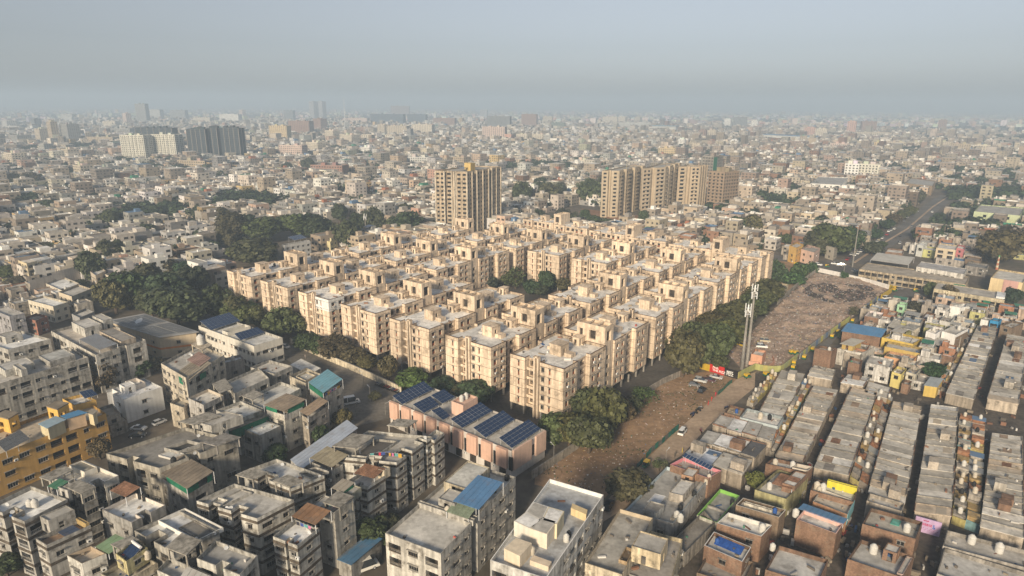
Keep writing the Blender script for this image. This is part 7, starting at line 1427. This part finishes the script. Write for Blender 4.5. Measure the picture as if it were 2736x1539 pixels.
# small pink guard house by the poles
b = hb('salmon guard hut with walled yard beneath the mobile masts', 'K5', (1205,290), (1400,330), (1465,240), 3.4, mat='paint', wall=(0.60,0.33,0.22), roof=(0.55,0.52,0.49), kinds=''); wall_line('low salmon yard wall around the guard hut', [at('K5',1140,480), at('K5',1330,500), at('K5',1360,560), at('K5',1500,560), at('K5',1600,470), at('K5',1570,380)], 1.5, .2, 'paint', (0.60,0.34,0.24), 'yard_wall')
hb('small square pump house beside the bushes', 'T8', (760,345), (810,355), (845,330), 3.4, mat='paint', wall=(0.56,0.48,0.34), kinds='')
# ---------------------------------------------------------------- masts, poles
def mast(label, k, base, top, r0, head=True):
    g = at(k, *base); h = up(k, *top, g[1]); root = thing('mobile_mast', label, 'mast', (*g, 0)); n = 5
    for i in range(n): mb = MB(); ra, rb = r0*(1 - .55*i/n), r0*(1 - .55*(i+1)/n); mb.tube((0, 0, h*i/n), (0, 0, h*(i+1)/n), ra, rb + .03, 10, True); mb.obj('shaft_section', 'concrete', root)
    if head:
        for z in (.86, .95):
            mb = MB(); mb.lathe([(.9, h*z), (.9, h*z + .1)], 10); mb.obj('ring', 'alu', root)
            for a in range(3): an = a*2.1 + z*9; mb = MB(); mb.obox((cos(an)*1.0, sin(an)*1.0), (-sin(an), cos(an)), .4, .22, h*z - .9, h*z + 1.6); mb.obj('antenna_panel', 'plain', root, (0.7,0.7,0.68))
        for a in range(3): mb = MB(); an = a*2.1 + .9; mb.tube((cos(an)*.7, sin(an)*.7, h*.9), (cos(an)*1.05, sin(an)*1.05, h*.905), .4, .4, 10); mb.obj('dish', 'plain', root, (0.62,0.62,0.6))
    mb = MB(); mb.tube((0, 0, h), (0, 0, h + 1.6), .05, .03, 5); mb.obj('spike', 'alu', root); return root
mast('nearer of the twin concrete mobile masts above the guard hut', 'T8', (500,955), (548,480), .62)
mast('taller of the twin concrete mobile masts above the guard hut', 'T8', (535,930), (590,330), .62)
mast('slender grey mobile mast among trees behind the estate', 'T6', (1070,245), (1060,40), .45)
mast('tall roadside mast at the junction on the right', 'K4', (450,710), (515,215), .42, False)
def pole(label, k, x, y, ytop, r=.09, arm=True):
    g = at(k, x, y); h = max(4, up(k, x, ytop, g[1])); root = thing('street_pole', label, 'pole', (*g, 0), rnd.uniform(0, 3)); mb = MB(); mb.tube((0, 0, 0), (0, 0, h), r, r*.6, 6); mb.obj('shaft', 'concrete', root)
    if arm: mb = MB(); mb.tube((0, 0, h - .2), (1.3, 0, h + .1), .05, .04, 5); mb.box(1.1, -.12, h + .05, 1.7, .12, h + .18); mb.obj('lamp_arm', 'alu', root)
for (k, x, y, t) in (('T2',815,50,-90),('T2',865,115,20),('T2',978,232,160),('T2',755,240,130),('T3',315,560,490),('K4',345,790,690),('T6',1050,1340,1265),('T6',1100,1449,1340),('K2',680,130,20),('T3',1155,640,500)): pole('thin lamp pole standing by the road', k, x, y, t)
# ---------------------------------------------------------------- vehicles
def car_parts(L=4.0, Wd=1.7, Hh=1.5, kind='hatch'):
    a, w = L/2, Wd/2; out = {}
    if kind == 'hatch': side = [(-a,.35),(-a,.75),(-a+.12,.92),(-a*.25-.55,1.0),(a*.55,1.0),(a-.15,.86),(a,.62),(a,.35)]; cab = [(-a+.1,.9),(-a+.45,Hh-.06),(-a+.75,Hh),(a*.12,Hh),(a*.62,.97)]
    elif kind == 'sedan': side = [(-a,.35),(-a,.8),(-a+.15,.93),(a*.5,.95),(a-.2,.82),(a,.6),(a,.35)]; cab = [(-a*.62,.92),(-a*.38,Hh-.06),(-a*.25,Hh),(a*.1,Hh),(a*.52,.94)]
    else: side = [(-a,.35),(-a,1.0),(a*.78,1.0),(a-.1,.9),(a,.6),(a,.35)]; cab = [(-a+.02,.98),(-a+.1,Hh-.05),(-a+.3,Hh),(a*.48,Hh),(a*.8,.98)]
    def ext(pr, w0, w1, zsplit):
        mb = MB(); n = len(pr); f = lambda z: w0 + (w1 - w0) * max(0, (z - zsplit) / .6)
        mb.v = [(x, -f(z), z) for x, z in pr] + [(x, f(z), z) for x, z in pr]
        mb.f = [tuple(range(n)), tuple(range(2*n-1, n-1, -1))] + [(k+n, (k+1) % n + n, (k+1) % n, k) for k in range(n)]; mb.m = [0]*len(mb.f); return mb
    out['body'] = ext(side[::-1], w, w - .06, .6).mesh('body', 'car')
    g = ext(cab[::-1], w - .08, w - .28, .95); out['glasshouse'] = g.mesh('glasshouse', 'carglass')
    mb = MB(); top = [p for p in cab if p[1] > Hh - .1]; xa, xb = min(p[0] for p in top), max(p[0] for p in top); mb.box(xa, -w+.24, Hh-.03, xb, w-.24, Hh+.02)
    for s in (-1, 1): mb.box(xa + (xb-xa)*.45, s*(w-.2) - .03, .95, xa + (xb-xa)*.5, s*(w-.2) + .03, Hh - .02)
    out['roof'] = mb.mesh('roof', 'car')
    mb = MB(); mb.tube((0, -.1, 0), (0, .1, 0), .31, .31, 12); mb.face([(.31*cos(t*pi/6), -.1, .31*sin(t*pi/6)) for t in range(12)]); mb.mi = 1; mb.tube((0, .1, 0), (0, .11, 0), .18, .17, 10); mb.tube((0, -.1, 0), (0, -.11, 0), .18, .17, 10); out['wheel'] = mb.mesh('wheel', ['rubber', 'alu'])
    mb = MB(); mb.box(a-.08, -.2, .62, a+.02, .2, .78); out['headlight'] = mb.mesh('headlight', 'alu')
    return out
CARP = {'hatch': car_parts(3.8, 1.65, 1.5, 'hatch'), 'sedan': car_parts(4.4, 1.7, 1.45, 'sedan'), 'van': car_parts(4.0, 1.65, 1.85, 'van'), 'suv': car_parts(4.4, 1.8, 1.75, 'hatch'), 'bus': car_parts(6.2, 2.1, 2.6, 'van')}
def car(label, g, rz, kind='hatch', col=(0.7,0.7,0.7), cat='car', group=None, z=0.03):
    P = CARP[kind]; r = thing({'bus': 'minibus', 'van': 'van'}.get(kind, 'car'), label, cat, (g[0], g[1], z), rz, group); a = {'hatch': 1.9, 'sedan': 2.2, 'van': 2.0, 'suv': 2.2, 'bus': 3.1}[kind]; w = {'bus': 1.0}.get(kind, .78)
    link('body', P['body'], r, col); link('glasshouse', P['glasshouse'], r); link('roof', P['roof'], r, col)
    for x in (-a*.62, a*.62):
        for y in (-w, w): link('wheel', P['wheel'], r, None, (x, y, .31))
    for y in (-.55, .55): link('headlight', P['headlight'], r, None, (0, y, 0))
    return r
BA = GA + pi/2
CC = dict(white=(0.75,0.75,0.74), silver=(0.48,0.48,0.47), grey=(0.16,0.16,0.165), black=(0.015,0.016,0.02), maroon=(0.10,0.05,0.06), blue=(0.03,0.05,0.11), red=(0.35,0.03,0.03), beige=(0.5,0.44,0.32), yellow=(0.55,0.38,0.03))
for (x, y, k, c, a, lab) in ((330,775,'suv','silver',-.5,'silver people carrier parked below the advertising wall'), (480,765,'sedan','maroon',-.55,'dark maroon sedan parked below the advertising wall'), (600,715,'sedan','silver',-.5,'silver sedan nearest the advertising wall'), (225,850,'hatch','grey',-.4,'dark grey hatchback parked nearest the trees'), (355,945,'suv','black',.95,'black car parked apart on the brown soil'), (1385,185,'suv','white',-.25,'white car with black roof by the rubbish ground'), (1440,90,'van','beige',-.25,'cream van parked behind the white car'), (1030,160,'van','yellow',-.6,'yellow-green small truck behind the masts')):
    car(lab, at('K5', x, y), a, k, CC[c], 'car' if k != 'van' else 'van')
car('white minivan driving on the dirt road', at('T3',1285,375), BA + .1, 'van', CC['white'], 'van'); car('white minibus parked at the edge of the paved yard', at('T2',710,150), .45, 'bus', CC['white'], 'minibus')
car('white box van parked behind the blue-roofed shed', at('T2',815,1400), .55, 'bus', (0.7,0.68,0.62), 'van'); car('white sedan parked on the empty lot', at('T1',1050,345), -.1, 'sedan', CC['white']); car('white hatchback at the back of the empty lot', at('T1',1205,300), 1.0, 'hatch', CC['white']); car('black car half hidden by a stair canopy', at('T1',1040,400), .2, 'sedan', CC['black'])
car('black car under the trees beside the white walk-up', at('T3',728,930), 1.1, 'suv', CC['black']); car('white car parked by the compound gate', at('T6',460,1045), -.55, 'hatch', CC['white']); car('white car on the left lane far left', at('T5',105,290), .2, 'sedan', CC['white']); car('white car parked under the left trees', at('T5',1700,335), .1, 'sedan', CC['white']); car('silver car parked under the pale stained block', at('T5',945,1060), .8, 'hatch', CC['silver'])
for (x, y, c, a) in ((30,690,'white',-.6),(235,680,'white',-.5),(300,700,'grey',-.4),(330,690,'silver',-.4),(390,625,'red',.9),(420,600,'maroon',.9),(440,560,'silver',.9),(480,570,'white',.95),(520,550,'white',.9),(500,530,'beige',.9),(560,525,'white',.9),(570,500,'silver',.9),(610,490,'grey',.9),(620,470,'white',.9),(650,445,'yellow',.9),(690,440,'white',.9),(730,420,'white',.9),(780,380,'beige',.9),(760,400,'silver',.9),(820,360,'white',.9),(880,315,'red',.9),(900,275,'white',.9),(930,265,'silver',.9),(970,245,'white',.9),(1040,425,'silver',.9),(1130,105,'white',.9),(1250,30,'white',.9),(1090,150,'grey',.9),(1180,215,'grey',.95),(500,790,'black',.6),(870,1105,'white',.3),(1020,990,'grey',.3),(1440,35,'white',.9),(480,770,'grey',.4)):
    nm = c; car(f"{nm} car {'parked in the row beside the main road' if x < 1000 else 'on or near the main road'}", at('K4', x, y), a, rnd.choice(('hatch','sedan','suv')), CC[c], 'car', 'cars along the main road')
# autorickshaws
def rick_parts():
    o = {}; mb = MB(); pr = [(-1.25,.35),(-1.25,.95),(.35,.95),(.75,.75),(1.15,.7),(1.3,.35)]; n = len(pr)
    mb.v = [(x, -.62, z) for x, z in pr] + [(x, .62, z) for x, z in pr]; mb.f = [tuple(range(n-1,-1,-1)), tuple(range(n, 2*n))] + [(k, (k+1) % n, (k+1) % n + n, k + n) for k in range(n)]; mb.m = [0]*len(mb.f); o['body'] = mb.mesh('body', 'car')
    mb = MB(); pr = [(-1.22,.96),(-1.2,1.55),(-1.0,1.72),(.45,1.72),(.7,1.5),(.6,1.62),(.4,1.64),(-.9,1.62),(-1.0,1.5)]; mb.box(-1.22,-.62,.96,-1.1,.62,1.6); mb.prism([(-1.22,-.64),(.6,-.6),(.6,.6),(-1.22,.64)],1.58,1.74,True,True); mb.box(-1.2,-.63,.96,-.5,-.58,1.58); mb.box(-1.2,.58,.96,-.5,.63,1.58); o['canopy'] = mb.mesh('canopy', 'car')
    mb = MB(); mb.face([(.78,-.5,.8),(.78,.5,.8),(.58,.5,1.56),(.58,-.5,1.56)]); o['windscreen'] = mb.mesh('windscreen', 'carglass')
    mb = MB(); mb.tube((0,-.06,0),(0,.06,0),.22,.22,10); mb.face([(.22*cos(t*pi/5),-.06,.22*sin(t*pi/5)) for t in range(10)]); o['wheel'] = mb.mesh('wheel', 'rubber'); return o
RP = rick_parts()
def rick(label, g, rz, green=(0.03,0.12,0.06), group='autorickshaws'):
    r = thing('autorickshaw', label, 'autorickshaw', (g[0], g[1], .03), rz, group); link('body', RP['body'], r, green); link('canopy', RP['canopy'], r, (0.62,0.40,0.02)); link('windscreen', RP['windscreen'], r)
    for p in ((.95,0,.22),(-.8,-.55,.22),(-.8,.55,.22)): link('wheel', RP['wheel'], r, None, p)
rick('yellow and green autorickshaw on the dirt road beside the net fence', at('T3',1010,625), BA + pi)
for (k, x, y, a) in (('K5',1140,710,.3),('K5',1470,680,.3),('K5',1930,560,.9),('K5',2120,385,.9),('K5',1910,300,.2),('K5',1975,310,.2),('K5',2265,245,.9),('K5',1940,480,1.0)): rick('yellow and green autorickshaw waiting along the painted wall', at(k, x, y), a)
for (k, x, y, a) in (('T8',1210,690,.9),('T8',1165,725,.9),('T8',1315,610,.9),('T8',1455,500,.9),('T8',1630,365,.4),('T8',1672,335,.4),('T8',1780,385,-.3),('T8',900,190,-.5),('T8',1130,205,-.5),('K2',1220,310,.4)): rick('yellow and green autorickshaw near the market junction', at(k, x, y), a)
# motorcycles
mb = MB()
for x in (-.62, .62): mb.tube((x,-.06,.3),(x,.06,.3),.3,.3,12)
mb.box(-.45,-.12,.35,.35,.12,.62); mb.mi = 1; mb.box(-.75,-.14,.7,.05,.14,.82); mb.box(.0,-.15,.62,.42,.15,.9); mb.tube((.62,0,.3),(.4,0,1.0),.04,.04,5); mb.box(.34,-.35,.98,.42,.35,1.04); BIKE = mb.mesh('motorcycle', ['rubber', 'car'])
def bike(p, rz, label, c=None): tag(link('motorcycle', BIKE, None, c or rnd.choice([(0.02,0.02,0.02),(0.2,0.02,0.02),(0.03,0.04,0.1),(0.3,0.3,0.3)]), (p[0], p[1], .03), rz), label, 'motorcycle', 'parked motorcycles')
A_, B_ = at('T6',1150,1322), at('T6',1325,1388)
for k in range(16): bike(lerp(A_, B_, (k + rnd.uniform(0, .3)) / 16), BA + rnd.uniform(-.15, .15), 'motorcycle in the row parked along the compound wall')
for (k, x, y) in (('K5',200,1380),('K5',240,1330),('K5',290,1280),('K5',330,1240),('K5',780,1240),('T3',1425,365),('T4',590,1110),('T4',620,1090),('T4',580,1140),('K3',735,235),('T3',1360,235),('K4',1040,340),('K4',1020,400)): bike(at(k, x, y), rnd.uniform(0, 3), 'motorcycle standing by the dirt road or in an alley')
# green net fence along the dirt road
def fence(label, pts, h, cols):
    o = pts[0]; r = thing('net_fence', label, 'fence', (*o, 0))
    for a, b_ in zip(pts[:-1], pts[1:]):
        L = hypot(*sub(b_, a)); d = unit(sub(b_, a)); n = max(1, round(L / 2.2))
        for k in range(n):
            q = sub(lerp(a, b_, k / n), o); mb = MB(); mb.tube((*q, 0), (*q, h + .2), .05, .05, 5); mb.obj('post', 'bark', r)
            if rnd.random() < .9: mb = MB(); mb.obox(sub(lerp(a, b_, (k + .5) / n), o), d, L / n * .97, .04, .05, h * rnd.uniform(.75, 1.05)); mb.obj('net_panel', 'net', r, rnd.choice(cols))
fence('patched green net fence dividing brown soil from dirt road', [at('T3',880,690), at('T3',965,620), at('T3',1050,520), at('T3',1130,455), at('T3',1200,390), at('T3',1255,345)], 1.9, [(0.02,0.13,0.10),(0.03,0.16,0.12),(0.05,0.12,0.12),(0.12,0.14,0.13)])
fence('upper green net fence along the bend of the dirt road', [at('K5',625,1015), at('K5',720,930), at('K5',800,850), at('K5',875,790)], 1.6, [(0.05,0.15,0.10),(0.10,0.16,0.11)])
# people: one continuous skinned body, shared
def person_mesh():
    J = [(0,0,.95),(0,0,1.2),(0,0,1.42),(0,.01,1.52),(0,.02,1.66),(.09,0,.92),(.11,.05,.5),(.11,-.02,.06),(.11,.12,.03),(-.09,0,.92),(-.1,-.08,.5),(-.1,-.16,.06),(-.1,-.03,.03),(.19,0,1.4),(.24,.03,1.12),(.22,.12,.88),(-.19,0,1.4),(-.24,-.02,1.12),(-.22,.05,.88)]
    E_ = [(0,1),(1,2),(2,3),(3,4),(0,5),(5,6),(6,7),(7,8),(0,9),(9,10),(10,11),(11,12),(2,13),(13,14),(14,15),(2,16),(16,17),(17,18)]
    R_ = [.15,.14,.15,.06,.11,.1,.075,.05,.045,.1,.075,.05,.045,.065,.05,.04,.065,.05,.04]
    me = bpy.data.meshes.new('person'); me.from_pydata(J, E_, []); o = bpy.data.objects.new('person', me); COL.objects.link(o); m = o.modifiers.new('skin', 'SKIN'); 
    for v, r in zip(me.skin_vertices[0].data, R_): v.radius = (r, r * .8)
    me.skin_vertices[0].data[0].use_root = True; o.modifiers.new('sub', 'SUBSURF').render_levels = 1
    dg = bpy.context.evaluated_depsgraph_get(); out = bpy.data.meshes.new_from_object(o.evaluated_get(dg)); bpy.data.objects.remove(o); out.materials.clear(); out.materials.append(M['plain']); return out
PM = person_mesh()
for (k, x, y, h, c, lab) in (('T3',1285,520,0,(0.55,0.42,0.08),'person in yellow walking on the dirt road'), ('T3',1228,555,0,(0.10,0.09,0.08),'person in dark clothes at the roadside near the pink parapet'), ('T2',785,530,12.3,(0.6,0.56,0.52),'person in white among the washing on the grey roof'), ('T3',1705,745,0,(0.7,0.7,0.7),'person in white in a doorway of the crosswise row'), ('K5',1600,190,0,(0.08,0.07,0.06),'person in dark clothes crossing the rubbish ground'), ('T3',1480,160,0,(0.45,0.04,0.04),'person in red walking at the road bend'), ('T3',1505,130,0,(0.5,0.05,0.03),'second person in red at the road bend'), ('T6',610,1125,0,(0.3,0.25,0.22),'person on the front road by the compound wall'), ('T3',1535,95,0,(0.45,0.04,0.05),'third person in red by the fence end')):
    p = at(k, x, y, h); tag(link('person', PM, None, c, (p[0], p[1], h + .03), rnd.uniform(0, 6)), lab, 'person')
# ---------------------------------------------------------------- haze
mb = MB(); mb.box(-16000, -1500, -1.0, 16000, 21000, 170.0)
me = mb.mesh('haze', [])
hm = bpy.data.materials.new('haze_air'); hm.use_nodes = True
hn = hm.node_tree.nodes; hn.clear()
ho = hn.new('ShaderNodeOutputMaterial'); pv = hn.new('ShaderNodeVolumePrincipled')
pv.inputs['Color'].default_value = (0.57, 0.71, 0.87, 1); pv.inputs['Density'].default_value = 0.00039; pv.inputs['Anisotropy'].default_value = 0.0
hm.node_tree.links.new(pv.outputs[0], ho.inputs['Volume'])
me.materials.append(hm); hz = link('haze', me); tag(hz, 'pale haze hanging over the whole city', kind='stuff')
# ---------------------------------------------------------------- labels that single out: rank look-alikes by place
def ordinal(n):
    return f"{n}{'th' if 10 <= n % 100 <= 20 else {1:'st',2:'nd',3:'rd'}.get(n % 10,'th')}"
groups = {}
bpy.context.view_layer.update()
for o in S.objects:
    if o.parent is None and 'label' in o and o.get('kind') is None: groups.setdefault(o['label'], []).append(o)
for lab, L in groups.items():
    if len(L) < 2: continue
    L.sort(key=lambda o: toscreen(*o.matrix_world.translation)[0])
    for k, o in enumerate(L): o['label'] = f"{lab}, {ordinal(k+1)} from left"
